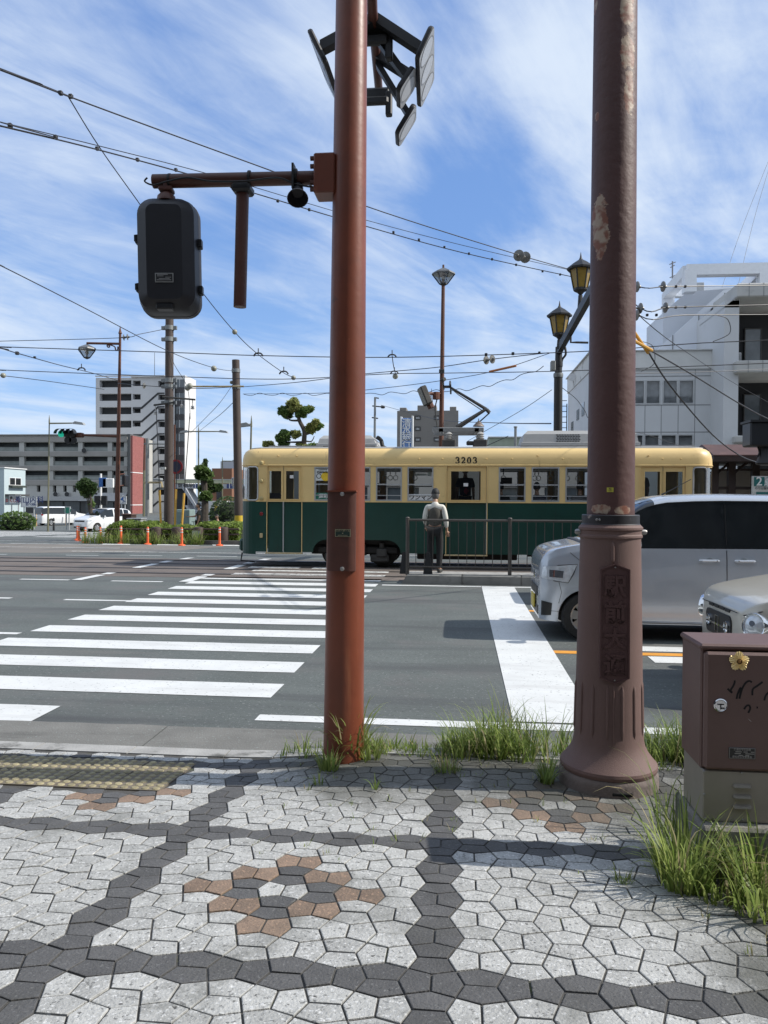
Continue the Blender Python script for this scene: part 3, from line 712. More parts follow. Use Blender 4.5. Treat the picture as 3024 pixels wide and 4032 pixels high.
for y_, zc_, hh, ya_, yb_ in ((7.28, aty(*zx(890, 400), 7.28).z, .10, -.06, .08), (8.25, aty(*zx(890, 1100), 8.25).z, .085, -.06, .08)):
    p = along(y_); x0 = aty(*zx(690, 400), y_).x; x1 = aty(*zx(1035, 400), y_).x
    cb = MB().bbox(x0, x1, y_ + ya_, y_ + yb_, zc_ - hh * .7, zc_ + hh * 1.1, .03).build('arm_clamp', BLACKM, pole)
    MB().bbox(x0 + .02, x1 - .02, y_ + ya_ - .04, y_ + ya_, zc_ - hh * 1.3, zc_ - hh * .3, .02).build('clamp_channel', BLACKM, cb)
    for sx_ in (x0 + .02, x1 - .02): MB().bbox(sx_ - .035, sx_ + .035, y_ - .08, y_ - .0, zc_ - hh * 2.6, zc_ + hh * .4, .012).build('clamp_ear', BLACKM, cb)

# ---- thick brown street pole with cast base
BRN = M('brown_pole_paint', (0.088, 0.040, 0.035), 0.55, var=0.10, scale=4, bump=0.3, bscale=26, spots=[((0.075, 0.036, 0.033), 2.4, 0.58, 0.1, (3, 3, .25)), ((0.15, 0.07, 0.058), 9, 0.68, 0.04)])
CAST = M('cast_brown_paint', (0.140, 0.084, 0.072), 0.68, var=0.08, scale=5, bump=0.30, bscale=260, spots=[((0.10, 0.052, 0.046), 2.2, .6, .15)])
fb = walk(2402, 3144); BP = Vector((fb.x, fb.y + .245, gz(fb.x, fb.y + .245)))
# keep it on the same line of sight
t_ = (BP.y) / fb.y; BP.x = aty(2403, 3080, BP.y).x - .012
dB = (BP - CAMP).dot(FWD)
def zb_(y): return CAMH - (y * K - 1979) / F * dB
def rb_(hw): return hw * K * dB / F
# peeling paint patches at fixed places on the upper shaft
def peel(mat, pts):
    t = mat.node_tree; b = t.nodes['Principled BSDF']; src = b.inputs['Base Color'].links[0].from_socket; n_ = t.nodes.new; l_ = t.links.new
    tcn = n_('ShaderNodeTexCoord'); nz = n_('ShaderNodeTexNoise'); nz.inputs['Scale'].default_value = 16; nz.inputs['Detail'].default_value = 7; nz.inputs['Roughness'].default_value = .7; l_(tcn.outputs['Object'], nz.inputs['Vector'])
    acc = None
    for (x, y, z), (rx, rz_) in pts:
        vs = n_('ShaderNodeVectorMath'); vs.operation = 'SUBTRACT'; l_(tcn.outputs['Object'], vs.inputs[0]); vs.inputs[1].default_value = (x, y, z)
        vm = n_('ShaderNodeVectorMath'); vm.operation = 'MULTIPLY'; l_(vs.outputs[0], vm.inputs[0]); vm.inputs[1].default_value = (1 / rx, 1 / rx, 1 / rz_)
        ln = n_('ShaderNodeVectorMath'); ln.operation = 'LENGTH'; l_(vm.outputs[0], ln.inputs[0])
        if acc is None: acc = ln.outputs['Value']
        else:
            q = n_('ShaderNodeMath'); q.operation = 'MINIMUM'; l_(acc, q.inputs[0]); l_(ln.outputs['Value'], q.inputs[1]); acc = q.outputs[0]
    a = n_('ShaderNodeMath'); a.operation = 'MULTIPLY_ADD'; l_(nz.outputs['Fac'], a.inputs[0]); a.inputs[1].default_value = 1.7; l_(acc, a.inputs[2])
    m2 = n_('ShaderNodeMapRange'); l_(a.outputs[0], m2.inputs[0]); m2.inputs[1].default_value = 1.74; m2.inputs[2].default_value = 1.69; m2.inputs[3].default_value = 0; m2.inputs[4].default_value = 1
    nz2 = n_('ShaderNodeTexNoise'); nz2.inputs['Scale'].default_value = 22; l_(tcn.outputs['Object'], nz2.inputs['Vector'])
    cr = n_('ShaderNodeValToRGB'); l_(nz2.outputs['Fac'], cr.inputs[0]); cr.color_ramp.elements[0].position = .42; cr.color_ramp.elements[1].position = .58
    cr.color_ramp.elements[0].color = (.20, .075, .045, 1); cr.color_ramp.elements[1].color = (.36, .28, .21, 1)
    mx = n_('ShaderNodeMix'); mx.data_type = 'RGBA'; l_(m2.outputs[0], mx.inputs[0]); l_(src, mx.inputs[6]); l_(cr.outputs[0], mx.inputs[7]); l_(mx.outputs[2], b.inputs['Base Color'])
def bl(px, py):      # local point on the shaft front for a display pixel
    p = aty(px * K, py * K, BP.y - .07); return (p.x - BP.x, -math.sqrt(max(0.0004, .109 ** 2 - min(.108, abs(p.x - BP.x)) ** 2)), zb_(py) - BP.z)
peel(BRN, [(bl(1293, 487), (.06, .12)), (bl(1297, 525), (.055, .13)), (bl(1352, 60), (.045, .10)), (bl(1354, 150), (.05, .09)), (bl(1357, 235), (.035, .13)), (bl(1288, 30), (.03, .06)), (bl(1360, 35), (.03, .06)), (bl(1300, 1100), (.06, .028)), (bl(1340, 1102), (.05, .022)), (bl(1291, 272), (.018, .03))])
big = thing('street_pole', 'thick brown street pole with peeling paint and a cast base with writing', 'pole', BP)
prof = [(rb_(49.6), zb_(1125)), (rb_(49), zb_(1000)), (rb_(47), zb_(500)), (rb_(44.5), zb_(0)), (rb_(43), zb_(-300)), (rb_(42), zb_(-520))]
MB().lathe(prof, (BP.x, BP.y, 0), 48).build('shaft', BRN, big)
prof = [(rb_(62), zb_(1133)), (rb_(60), zb_(1131)), (rb_(60), zb_(1113.5)), (rb_(58.5), zb_(1112)), (rb_(48), zb_(1112))]
cl = MB().lathe(prof, (BP.x, BP.y, 0), 48).build('clamp_band', M('clamp_dark', (.03, .03, .034), .5, metal=.3, var=.3, scale=12, spots=[((.28, .24, .22), 14, .62, .05)]), big)
for dx in (-.055, -.07): MB().lathe([(.006, 0), (.006, .006), (.003, .008)], (BP.x + dx - .02, BP.y - .122, zb_(1122)), 8, axis=(-.5, -.8, 0)).build('rivet', BOLT, cl)
cz = lambda y: zb_(y)
prof = [(rb_(100), cz(1655)), (rb_(102), cz(1648)), (rb_(101), cz(1642)), (rb_(93), cz(1633)), (rb_(83), cz(1620)), (rb_(76), cz(1606)), (rb_(73), cz(1592)), (rb_(71.5), cz(1560)), (rb_(69), cz(1450)), (rb_(66), cz(1300)), (rb_(63), cz(1165)),
        (rb_(63), cz(1163)), (rb_(66), cz(1160)), (rb_(66), cz(1156)), (rb_(64), cz(1153)), (rb_(64), cz(1146)), (rb_(67), cz(1143.5)), (rb_(67), cz(1139)), (rb_(62), cz(1134)), (rb_(60), cz(1131))]
MB().lathe(prof, (BP.x, BP.y, 0), 64).build('cast_base', CAST, big, smooth=25)
for sx_ in (-1, 1):
    MB().lathe([(.014, -.02), (.014, .012), (.009, .02)], (BP.x + sx_ * rb_(67), BP.y - .01, cz(1149)), 10, axis=(sx_, 0, 0)).build('clamp_screw', BOLT, big)
    MB().lathe([(.011, -.02), (.011, .014)], (BP.x + sx_ * rb_(96), BP.y - .05, cz(1658)), 8).build('anchor_bolt', BOLT, big)
prof = [(rb_(104), gz(BP.x, BP.y) - .06), (rb_(104), cz(1668)), (rb_(103), cz(1661)), (rb_(99), cz(1656)), (rb_(90), cz(1655))]
MB().lathe(prof, (BP.x, BP.y, 0), 64).build('concrete_foot', M('foot_concrete', (.155, .125, .112), .9, var=.2, scale=5, bump=.4, bscale=60, spots=[((.06, .055, .05), 4, .55, .12)]), big)
ft = aty(1345 * K, 1717 * K, BP.y - rb_(103)); MB().bbox(ft.x - .05, ft.x + .05, BP.y - rb_(104) - .002, BP.y - rb_(90), ft.z - .01, ft.z + .008, .004).build('drain_slot', M('slot_black', (.006, .006, .006), .9), big)
# flutes, ridge and plaque follow the tapering column
def rcol(z):
    y = [(cz(1592), rb_(73)), (cz(1560), rb_(71.5)), (cz(1450), rb_(69)), (cz(1300), rb_(66)), (cz(1165), rb_(63))]
    for (za_, ra_), (zb2, rb2) in zip(y, y[1:]):
        if za_ <= z <= zb2: return ra_ + (rb2 - ra_) * (z - za_) / (zb2 - za_)
    return y[0][1] if z < y[0][0] else y[-1][1]
view_a = math.atan2(-BP.y, -BP.x)         # angle of the side turned to the camera
def flute(deg, z0, z1, w_, d_):
    mb = MB(); a = view_a + R(deg); pts = []
    nz_ = 10
    for i in range(nz_ + 1):
        z = z0 + (z1 - z0) * i / nz_; k = max(0.05, min(1, min(i, nz_ - i) / 1.0 + .35)); r_ = rcol(z)
        for u, h_ in ((-1, 0), (-.75, .75), (-.3, 1), (.3, 1), (.75, .75), (1, 0)):
            aa_ = a + u * w_ * k / r_; mb.v.append((BP.x + (r_ - .003 + d_ * h_ * k) * math.cos(aa_), BP.y + (r_ - .003 + d_ * h_ * k) * math.sin(aa_), z))
    for i in range(nz_):
        for j in range(5): mb.f.append([i * 6 + j, i * 6 + j + 1, (i + 1) * 6 + j + 1, (i + 1) * 6 + j]); mb.mi.append(0)
    mb.f.append(list(range(6))); mb.mi.append(0); mb.f.append([nz_ * 6 + j for j in range(6)]); mb.mi.append(0)
    return mb
for dg in (-78, -52, -27, -2, 23, 47, 72, 100, 130, 160, 190, 220, 250):
    flute(dg, cz(1578), cz(1466), .0085, .010).build('raised_rib', CAST, big)
flute(4.5, cz(1212), cz(1168), .010, .010).build('seam_ridge', CAST, big)
flute(8, cz(1592), cz(1462), .004, .008).build('seam_ridge', CAST, big)
pa_ = view_a + R(9); nrm = Vector((math.cos(pa_), math.sin(pa_), 0)); tx_ = Vector((-nrm.y, nrm.x, 0)) * -1
if tx_.dot(RGT) < 0: tx_ = -tx_
z_t, z_b = cz(1213), cz(1461); zm_t, zm_b = cz(1224), cz(1449)
hw = rb_(30) * 1.0
def pq(x, z, d_): r_ = rcol((z_t + z_b) / 2) + (z - (z_t + z_b) / 2) * (rcol(zm_t) - rcol(zm_b)) / (zm_t - zm_b); return Vector((BP.x, BP.y, z)) + tx_ * x + nrm * (r_ + d_)
ol = [(-hw, zm_b), (0, z_b), (hw, zm_b), (hw, zm_t), (0, z_t), (-hw, zm_t)]
mb = MB(); o_ = [(x * 1.0, z) for x, z in ol]; i_ = [(x * .9, z + (.006 if z < cz(1330) else -.006)) for x, z in ol]
for ring, d_ in ((o_, -.03), (o_, .010), (i_, .010), (i_, .005)): mb.v += [tuple(pq(x, z, d_)) for x, z in ring]
for r_ in range(3):
    for k in range(6): mb.f.append([r_ * 6 + k, r_ * 6 + (k + 1) % 6, (r_ + 1) * 6 + (k + 1) % 6, (r_ + 1) * 6 + k]); mb.mi.append(0)
mb.f.append([18 + k for k in range(6)]); mb.mi.append(0)
PLQ = M('plaque_brown', (.085, .040, .037), .55, var=.12, scale=8, bump=.2, bscale=200)
plq = mb.build('name_plaque', PLQ, big, smooth=0)
ys4 = [1262, 1316, 1370, 1424]
for ch, yy in zip('駅前大通', ys4):
    c_ = pq(0, cz(yy), .0065)
    textmesh(ch, .112, c_, tx_, (0, 0, 1), PLQ, plq, name='embossed_character', depth=.010, bold=.0035, xscale=.98)
for zz_ in (cz(1220), cz(1453)): MB().lathe([(.004, -.004), (.004, .003)], tuple(pq(0, zz_, .006)), 8, axis=tuple(nrm)).build('plaque_screw', BOLT, plq)
# sticker
sp = aty(1318 * K, 1058 * K, BP.y - rb_(49)); a_ = math.atan2(sp.y - BP.y, sp.x - BP.x); r_ = rb_(49.5) + .0015
mb = MB(); w2, h2 = .0165, .0115
for z in (-h2, h2):
    for i in range(6): aa_ = a_ + (-w2 + 2 * w2 * i / 5) / r_; mb.v.append((BP.x + r_ * math.cos(aa_), BP.y + r_ * math.sin(aa_), sp.z + z))
for i in range(5): mb.f.append([i, i + 1, 7 + i, 6 + i]); mb.mi.append(0)
stk = mb.build('yellow_sticker', M('sticker_yellow', (.50, .46, .06), .6), big)
nn = Vector((math.cos(a_), math.sin(a_), 0)); tt = Vector((-nn.y, nn.x, 0)); tt = tt if tt.dot(RGT) > 0 else -tt
SB = M('sticker_ink', (.05, .05, .03), .7)
ctr = Vector((BP.x, BP.y, sp.z)) + nn * (r_ + .0008)
textmesh('R2', .011, ctr + Vector((0, 0, .0045)), tt, (0, 0, 1), SB, stk, depth=.0006, bold=.0003)
MB().prism([ctr + tt * -.012 + Vector((0, 0, -.0028)), ctr + tt * .012 + Vector((0, 0, -.0028)), ctr + tt * .012 + Vector((0, 0, -.0015)), ctr + tt * -.012 + Vector((0, 0, -.0015))], nn * .0004).build('sticker_line', SB, stk)
textmesh('3.3.3', .0055, ctr + Vector((0, 0, -.0065)), tt, (0, 0, 1), SB, stk, depth=.0006)

# ---- traffic control cabinet on its plinth
CY0 = 3.02
cA = aty(2757, 2560, CY0); cBt = aty(2757, 3035, CY0); cBb = aty(2757, 3238, CY0)
CX0, CX1 = cA.x + .012, cA.x + .472; CD = .28; zT, zM, zB = cA.z, cBt.z, cBb.z
cab = thing('control_cabinet', 'brown roadside control cabinet with a gold star badge, grass growing round its foot', 'cabinet', (CX0, CY0, gz(CX0, CY0)))
CBR = M('cabinet_brown', (.125, .072, .062), .45, var=.10, scale=5, bump=.05, bscale=60, spots=[((.15, .085, .078), 2.5, .6, .2)])
def cabshape(x0, x1, y0, y1, z0, z1, b): return MB().bbox(x0, x1, y0, y1, z0, z1, b)
ROTC = Matrix.Translation((CX0, CY0, 0)) @ Matrix.Rotation(0.0, 4, 'Z') @ Matrix.Translation((-CX0, -CY0, 0))
mb = MB().bbox(CX0, CX1, CY0 + .03, CY0 + CD, zM, zT + .012, .006); mb.bbox(CX0 - .008, CX1 + .008, CY0 + .012, CY0 + CD + .008, zT - .002, zT + .022, .008)
mb.xf(ROTC).build('cabinet_body', CBR, cab)
dr = MB().bbox(CX0 + .008, CX1 - .004, CY0, CY0 + .034, zM + .004, zT - .006, .010).xf(ROTC).build('cabinet_door', CBR, cab)
mb = MB().bbox(CX0 + .008, CX1 - .006, CY0 + .012, CY0 + CD - .01, zB, zM, .004).xf(ROTC)
skirt = mb.build('base_skirt', M('skirt_metal', (.27, .245, .21), .42, metal=.3, var=.12, scale=3, bump=.06, bscale=20), cab)
def cp_(px, py, d_=.0): p = aty(px, py, CY0); return Vector((p.x, CY0 - d_, p.z))
def zc2(x, y): return 2480 + x * .4069, 2400 + y * .4069
for i, yy in enumerate((1718, 1820, 1918)):
    a, b = cp_(*zc2(1003, yy)), cp_(*zc2(1188, yy))
    mb = MB()
    for t_, rr_ in ((0, .3), (.08, .9), (.92, .9), (1, .3)):
        x = a.x + (b.x - a.x) * t_
        for u, (dy, dz) in enumerate(((.012, .0105), (.0, .006), (-.004, -.002), (.0, -.009), (.012, -.0105))):
            mb.v.append((x, CY0 + .012 + (dy - .012) * rr_, a.z + dz * rr_))
    for q in range(3):
        for u in range(4): mb.f.append([q * 5 + u, q * 5 + u + 1, (q + 1) * 5 + u + 1, (q + 1) * 5 + u]); mb.mi.append(0)
    mb.build('louvre', M('skirt_metal', (0, 0, 0)), skirt)
for x, y in ((727, 1575), (1090, 1592), (729, 1798), (739, 2030), (1101, 2045)):
    p = cp_(*zc2(x, y)); MB().lathe([(.0045, -.002), (.0045, .003), (.002, .0045)], (p.x, CY0 + .011, p.z), 8, axis=(0, -1, 0)).build('screw', BOLT, skirt)
# star badge: pleated five-lobed sunburst
bc = cp_(*zc2(1055, 500), d_=.002); mb = MB(); n = 50; Rb = .039
for k in range(n):
    a = 2 * math.pi * k / n + math.pi / 2; lob = .70 + .30 * abs(math.cos(2.5 * (a - math.pi / 2))) ** .8
    r_ = Rb * lob * (1.0 if k % 2 == 0 else .93); mb.v.append((bc.x + r_ * math.cos(a), CY0 - (.004 if k % 2 == 0 else .0005), bc.z + r_ * math.sin(a)))
for k in range(n):
    a = 2 * math.pi * k / n + math.pi / 2; mb.v.append((bc.x + .010 * math.cos(a), CY0 - (.010 if k % 2 == 0 else .006), bc.z + .010 * math.sin(a)))
for k in range(n): mb.f.append([k, (k + 1) % n, n + (k + 1) % n, n + k]); mb.mi.append(0)
GB = M('badge_gold', (.86, .68, .34), .4, metal=.35, var=.12, scale=60)
bdg = mb.build('star_badge', GB, dr, smooth=0)
MB().sphere((bc.x, CY0 - .006, bc.z), .0075, 14, 8, (1, .5, 1)).build('badge_centre', M('badge_bronze', (.30, .16, .06), .4, metal=.7), bdg)
lk = cp_(*zc2(874, 924)); lock = MB().lathe([(.0255, -.002), (.0255, .005), (.022, .008), (.020, .006)], (lk.x, CY0, lk.z), 28, axis=(0, -1, 0)).build('door_lock', M('lock_chrome', (.55, .55, .56), .12, metal=1, var=.05), dr)
mb = MB().box(lk.x - .012, lk.x + .012, CY0 - .0085, CY0 - .006, lk.z + .002, lk.z + .006); mb.box(lk.x - .002, lk.x + .002, CY0 - .0085, CY0 - .006, lk.z - .015, lk.z + .004); mb.box(lk.x + .0, lk.x + .014, CY0 - .0085, CY0 - .006, lk.z - .013, lk.z - .008)
mb.build('lock_key_slot', M('lock_dark', (.05, .05, .052), .4, metal=.6), lock)
n0, n1 = cp_(*zc2(955, 1330)), cp_(*zc2(1214, 1450))
npl = MB().bbox(n0.x, n1.x, CY0 - .003, CY0 + .002, n1.z, n0.z, .002).build('type_plate', M('plate_black', (.016, .015, .015), .45), dr)
mb = MB().frame(n0.x + .002, n1.x - .002, n1.z + .002, n0.z - .002, .0012, CY0 - .0036, CY0 - .003)
TXT = M('plate_print', (.30, .28, .26), .5)
for i, (a, b) in enumerate(((.25, .48), (.55, .70), (.82, .95), (.22, .45), (.62, .95), (.38, .52), (.62, .76))):
    row = (0, 0, 0, 1, 1, 2, 2)[i]; z = n0.z - .016 - row * .0068; mb.box(n0.x + (n1.x - n0.x) * a, n0.x + (n1.x - n0.x) * b, CY0 - .0036, CY0 - .003, z - .0014, z + .0014)
mb.build('plate_border', TXT, npl)
nc = (n0 + n1) / 2
textmesh('交通信号制御機', .009, (nc.x, CY0 - .0036, n0.z - .008), (1, 0, 0), (0, 0, 1), TXT, npl, depth=.001)
textmesh('愛知県公安委員会', .009, (nc.x, CY0 - .0036, n1.z + .008), (1, 0, 0), (0, 0, 1), TXT, npl, depth=.001)
# scribbles and a chip
for st in ([(945, 765), (965, 785), (990, 805), (975, 780), (1000, 740), (1015, 700), (1012, 685)], [(1032, 865), (1045, 810), (1075, 755), (1060, 862)], [(1060, 862), (1085, 770), (1120, 710), (1155, 690), (1180, 705)], [(1185, 830), (1190, 770), (1230, 740), (1285, 700)], [(1300, 880), (1315, 830), (1345, 800)], [(1105, 965), (1125, 935), (1150, 925), (1165, 955), (1145, 1000)], [(1225, 948), (1240, 948)]):
    mb = MB(); pts = smooth([cp_(*zc2(*p), d_=.0006) for p in st], 4); w_ = .0036
    for a, b in zip(pts, pts[1:]):
        d_ = (b - a); nx = Vector((-d_.z, 0, d_.x)).normalized() * w_
        mb.add([a - nx, b - nx, b + nx, a + nx], [(0, 1, 2, 3)])
    mb.build('scribble', M('scribble_ink', (.006, .005, .006), .8), dr, smooth=0)
p = cp_(*zc2(1158, 1072), d_=.0006); MB().add([p + Vector((-.006, 0, .007)), p + Vector((-.002, 0, .004)), p + Vector((.008, 0, -.006)), p + Vector((.003, 0, -.003))], [(0, 1, 2, 3)]).build('paint_chip', M('chip_pale', (.5, .46, .44), .7), dr, smooth=0)
pg = gz(CX0, CY0) - .05
mb = MB().bbox(CX0 - .01, CX1 + .08, CY0 - .045, CY0 + CD + .05, pg, zB, .012).xf(ROTC)
mb.build('concrete_plinth', M('plinth_concrete', (.20, .19, .17), .9, var=.3, scale=7, bump=.5, bscale=60, spots=[((.07, .08, .05), 5, .52, .12)]), cab)
# ================================================================== PEOPLE
def skin(pts, edges, radii, sub=2, root=0):
    """grow one continuous surface over a skeleton; returns (verts, faces)"""
    me = bpy.data.meshes.new('sk'); me.from_pydata([tuple(p) for p in pts], edges, []); o = bpy.data.objects.new('sk', me); col.objects.link(o)
    md = o.modifiers.new('s', 'SKIN'); md.use_smooth_shade = True
    sv = me.skin_vertices[0].data
    for i, r_ in enumerate(radii):
        sv[i].radius = r_ if isinstance(r_, tuple) else (r_, r_); sv[i].use_root = (i == root)
    s2 = o.modifiers.new('u', 'SUBSURF'); s2.levels = sub; s2.render_levels = sub
    ev = bpy.data.meshes.new_from_object(o.evaluated_get(bpy.context.evaluated_depsgraph_get()))
    v = [tuple(x.co) for x in ev.vertices]; f = [list(p.vertices) for p in ev.polygons]
    bpy.data.objects.remove(o); bpy.data.meshes.remove(me); bpy.data.meshes.remove(ev)
    return v, f
SKIN = M('skin', (.42, .25, .17), .55, var=.06)
HAIR = M('dark_hair', (.018, .015, .013), .6, var=.2, scale=30)
def person(label, loc, rotz, hgt, pose, top, legs, shoes=None, cap=None, sleeve=None, name='person', hair=True, group=None):
    """pose: joint dict in metres for a 1.70 m figure facing -Y (x: +left hand side seen from the front is -x)"""
    J = dict(pelvis=(0, 0, .93), waist=(0, .01, 1.06), chest=(0, .015, 1.27), neckb=(0, .01, 1.44), neck=(0, 0, 1.50), headb=(0, -.012, 1.56),
             shL=(.17, .015, 1.39), elL=(.21, .04, 1.11), wrL=(.22, -.02, .87), shR=(-.17, .015, 1.39), elR=(-.21, .04, 1.11), wrR=(-.22, -.02, .87),
             hipL=(.085, 0, .89), knL=(.10, -.01, .49), anL=(.105, .03, .09), toL=(.115, -.13, .035), hipR=(-.085, 0, .89), knR=(-.10, -.01, .49), anR=(-.105, .03, .09), toR=(-.115, -.13, .035))
    J.update(pose); s = hgt / 1.70
    J = {k: Vector(v) * s for k, v in J.items()}
    o = thing(name, label, 'person', loc, rotz, group)
    names = ['pelvis', 'waist', 'chest', 'neckb', 'neck', 'headb', 'shL', 'elL', 'wrL', 'shR', 'elR', 'wrR', 'hipL', 'knL', 'anL', 'toL', 'hipR', 'knR', 'anR', 'toR']
    rad = dict(pelvis=(.145, .105), waist=(.125, .095), chest=(.145, .105), neckb=.075, neck=.052, headb=.06, shL=.052, elL=.042, wrL=.027, shR=.052, elR=.042, wrR=.027, hipL=.088, knL=.056, anL=.036, toL=.03, hipR=.088, knR=.056, anR=.036, toR=.03)
    pts = [J[n] for n in names]; rr = [tuple(x * s for x in r_) if isinstance(r_, tuple) else r_ * s for r_ in (rad[n] for n in names)]
    I = {n: i for i, n in enumerate(names)}
    E = [('pelvis', 'waist'), ('waist', 'chest'), ('chest', 'neckb'), ('neckb', 'neck'), ('neck', 'headb'), ('chest', 'shL'), ('shL', 'elL'), ('elL', 'wrL'), ('chest', 'shR'), ('shR', 'elR'), ('elR', 'wrR'), ('pelvis', 'hipL'), ('hipL', 'knL'), ('knL', 'anL'), ('anL', 'toL'), ('pelvis', 'hipR'), ('hipR', 'knR'), ('knR', 'anR'), ('anR', 'toR')]
    E = [(I[a], I[b]) for a, b in E]
    # hands: palm + five fingers of different lengths, a little curled
    for sd, sg in (('L', 1), ('R', -1)):
        w_ = J['wr' + sd]; d_ = (w_ - J['el' + sd]).normalized(); side = d_.cross(Vector((0, -1, .2))).normalized() * sg; front = side.cross(d_) * sg
        pts.append(w_ + d_ * .055 * s); rr.append((.034 * s, .018 * s)); pi = len(pts) - 1; E.append((I['wr' + sd], pi))
        for q, ln in ((-1.5, .070), (-.5, .080), (.5, .076), (1.5, .060)):
            a = w_ + d_ * .09 * s + side * q * .018 * s; b = a + d_ * ln * .5 * s + front * .012 * s; c = b + d_ * ln * .38 * s + front * .028 * s
            k = len(pts); pts += [a, b, c]; rr += [.0095 * s, .0085 * s, .007 * s]; E += [(pi, k), (k, k + 1), (k + 1, k + 2)]
        a = w_ + d_ * .045 * s - side * .034 * s + front * .01 * s; b = a + d_ * .04 * s - side * .012 * s + front * .02 * s
        k = len(pts); pts += [a, b]; rr += [.011 * s, .009 * s]; E += [(pi, k), (k, k + 1)]
    v, f = skin(pts, E, rr)
    mb = MB().add(v, f)
    hc = J['headb'] + Vector((0, -.012, .085)) * s           # head with nose, brow, ears joined into the body mesh
    H_ = MB(); H_.sphere((0, 0, 0), 1, 20, 14)
    hv = []
    for x, y, z in H_.v:
        X, Y_, Z_ = x * .076, y * .096, z * .118
        if z < -.2: X *= 1 + .25 * (z + .2); Y_ *= 1 + .12 * (z + .2)
        if y < -.75 and -.35 < z < .1: Y_ -= .022 * max(0, 1 - abs(x) * 5)            # nose
        if y < -.6 and .12 < z < .3: Y_ += .006 * (1 if abs(x) > .15 else -.2)          # eye sockets
        if abs(x) > .9 and -.25 < z < .2 and abs(y) < .35: X *= 1.14                     # ears
        if y < -.75 and -.6 < z < -.42 and abs(x) < .3: Y_ -= .004
        hv.append(hc + Vector((X, Y_, Z_)) * s)
    mb.add(hv, H_.f)
    body = mb.build('body', SKIN, o, local=True, smooth=80)
    mb = MB()
    for sx_ in (-1, 1): mb.sphere(tuple(hc + Vector((sx_ * .030, -.083, .022)) * s), .010 * s, 8, 6)
    mb.sphere(tuple(hc + Vector((0, -.088, -.055)) * s), .02 * s, 8, 5, (1.1, .25, .25))
    mb.build('face_features', M('eye_dark', (.03, .02, .02), .4), body, local=True)
    def cloth(nm, names2, edges2, grow, mat, extra=None, rootn=0):
        p2 = [J[n] for n in names2]; r2 = []
        for n in names2:
            q = rad[n]; q = q if isinstance(q, tuple) else (q, q); g = grow.get(n, .012); r2.append(((q[0] + g) * s, (q[1] + g) * s))
        e2 = [(names2.index(a), names2.index(b)) for a, b in edges2]
        v, f = skin(p2, e2, r2, root=rootn); return MB().add(v, f).build(nm, mat, o, local=True, smooth=80)
    J['slL'] = J['elL'] + (J['wrL'] - J['elL']) * .82; J['slR'] = J['elR'] + (J['wrR'] - J['elR']) * .82; rad['slL'] = rad['slR'] = .034
    J['ssL'] = J['shL'] + (J['elL'] - J['shL']) * .75; J['ssR'] = J['shR'] + (J['elR'] - J['shR']) * .75; rad['ssL'] = rad['ssR'] = .052
    J['hem'] = J['pelvis'] + Vector((0, 0, .01)); rad['hem'] = (.15, .112)
    J['cuL'] = J['anL'] + Vector((0, 0, .0)); J['cuR'] = J['anR'] + Vector((0, 0, .0)); rad['cuL'] = rad['cuR'] = .046
    if sleeve:   # long sleeved shirt under a waistcoat
        cloth('shirt', ['chest', 'shL', 'elL', 'slL', 'shR', 'elR', 'slR', 'neckb', 'neck'], [('neckb', 'neck'), ('chest', 'shL'), ('shL', 'elL'), ('elL', 'slL'), ('chest', 'shR'), ('shR', 'elR'), ('elR', 'slR'), ('chest', 'neckb')], dict(elL=.018, elR=.018, chest=.006, neckb=.014, neck=.012), sleeve)
        cloth('waistcoat', ['hem', 'waist', 'chest', 'neckb'], [('hem', 'waist'), ('waist', 'chest'), ('chest', 'neckb')], dict(hem=.012, waist=.022, chest=.034, neckb=.014), top)
    else:
        cloth('shirt', ['hem', 'waist', 'chest', 'neckb', 'shL', 'ssL', 'shR', 'ssR'], [('hem', 'waist'), ('waist', 'chest'), ('chest', 'neckb'), ('chest', 'shL'), ('shL', 'ssL'), ('chest', 'shR'), ('shR', 'ssR')], dict(hem=.014, waist=.02, chest=.016, ssL=.022, ssR=.022, shL=.016, shR=.016), top)
    if legs: cloth('trousers', ['pelvis', 'hipL', 'knL', 'cuL', 'hipR', 'knR', 'cuR'], [('pelvis', 'hipL'), ('hipL', 'knL'), ('knL', 'cuL'), ('pelvis', 'hipR'), ('hipR', 'knR'), ('knR', 'cuR')], dict(pelvis=.022, knL=.02, knR=.02, cuL=.014, cuR=.014), legs)
    if shoes:
        for sd in 'LR':
            a, t_ = J['an' + sd], J['to' + sd]; d_ = (t_ - a); d_.z = 0; d_.normalize(); q = [a + Vector((0, 0, -.04 * s)) - d_ * .05 * s, a + Vector((0, 0, -.045 * s)) + d_ * .06 * s, t_ + d_ * .03 * s]
            v, f = skin(q, [(0, 1), (1, 2)], [(.045 * s, .045 * s), (.048 * s, .045 * s), (.042 * s, .028 * s)]); MB().add(v, f).build('shoe', shoes, o, local=True, smooth=80)
    if cap:
        mb = MB(); Q = MB(); Q.sphere((0, 0, 0), 1, 20, 12)
        mb.add([hc + Vector((x * .088, y * .108, max(z, -.05) * .122 + .018)) * s for x, y, z in Q.v], Q.f)
        mb.add([hc + Vector((.062 * math.cos(a), -.085 - .075 * math.sin(a), .028 - dz)) * s for dz in (0, .008) for a in [math.pi * k / 8 for k in range(9)]], [tuple(range(9)), tuple(range(9, 18))] + [(i, i + 1, i + 10, i + 9) for i in range(8)])
        mb.build('cap', cap, o, local=True, smooth=60)
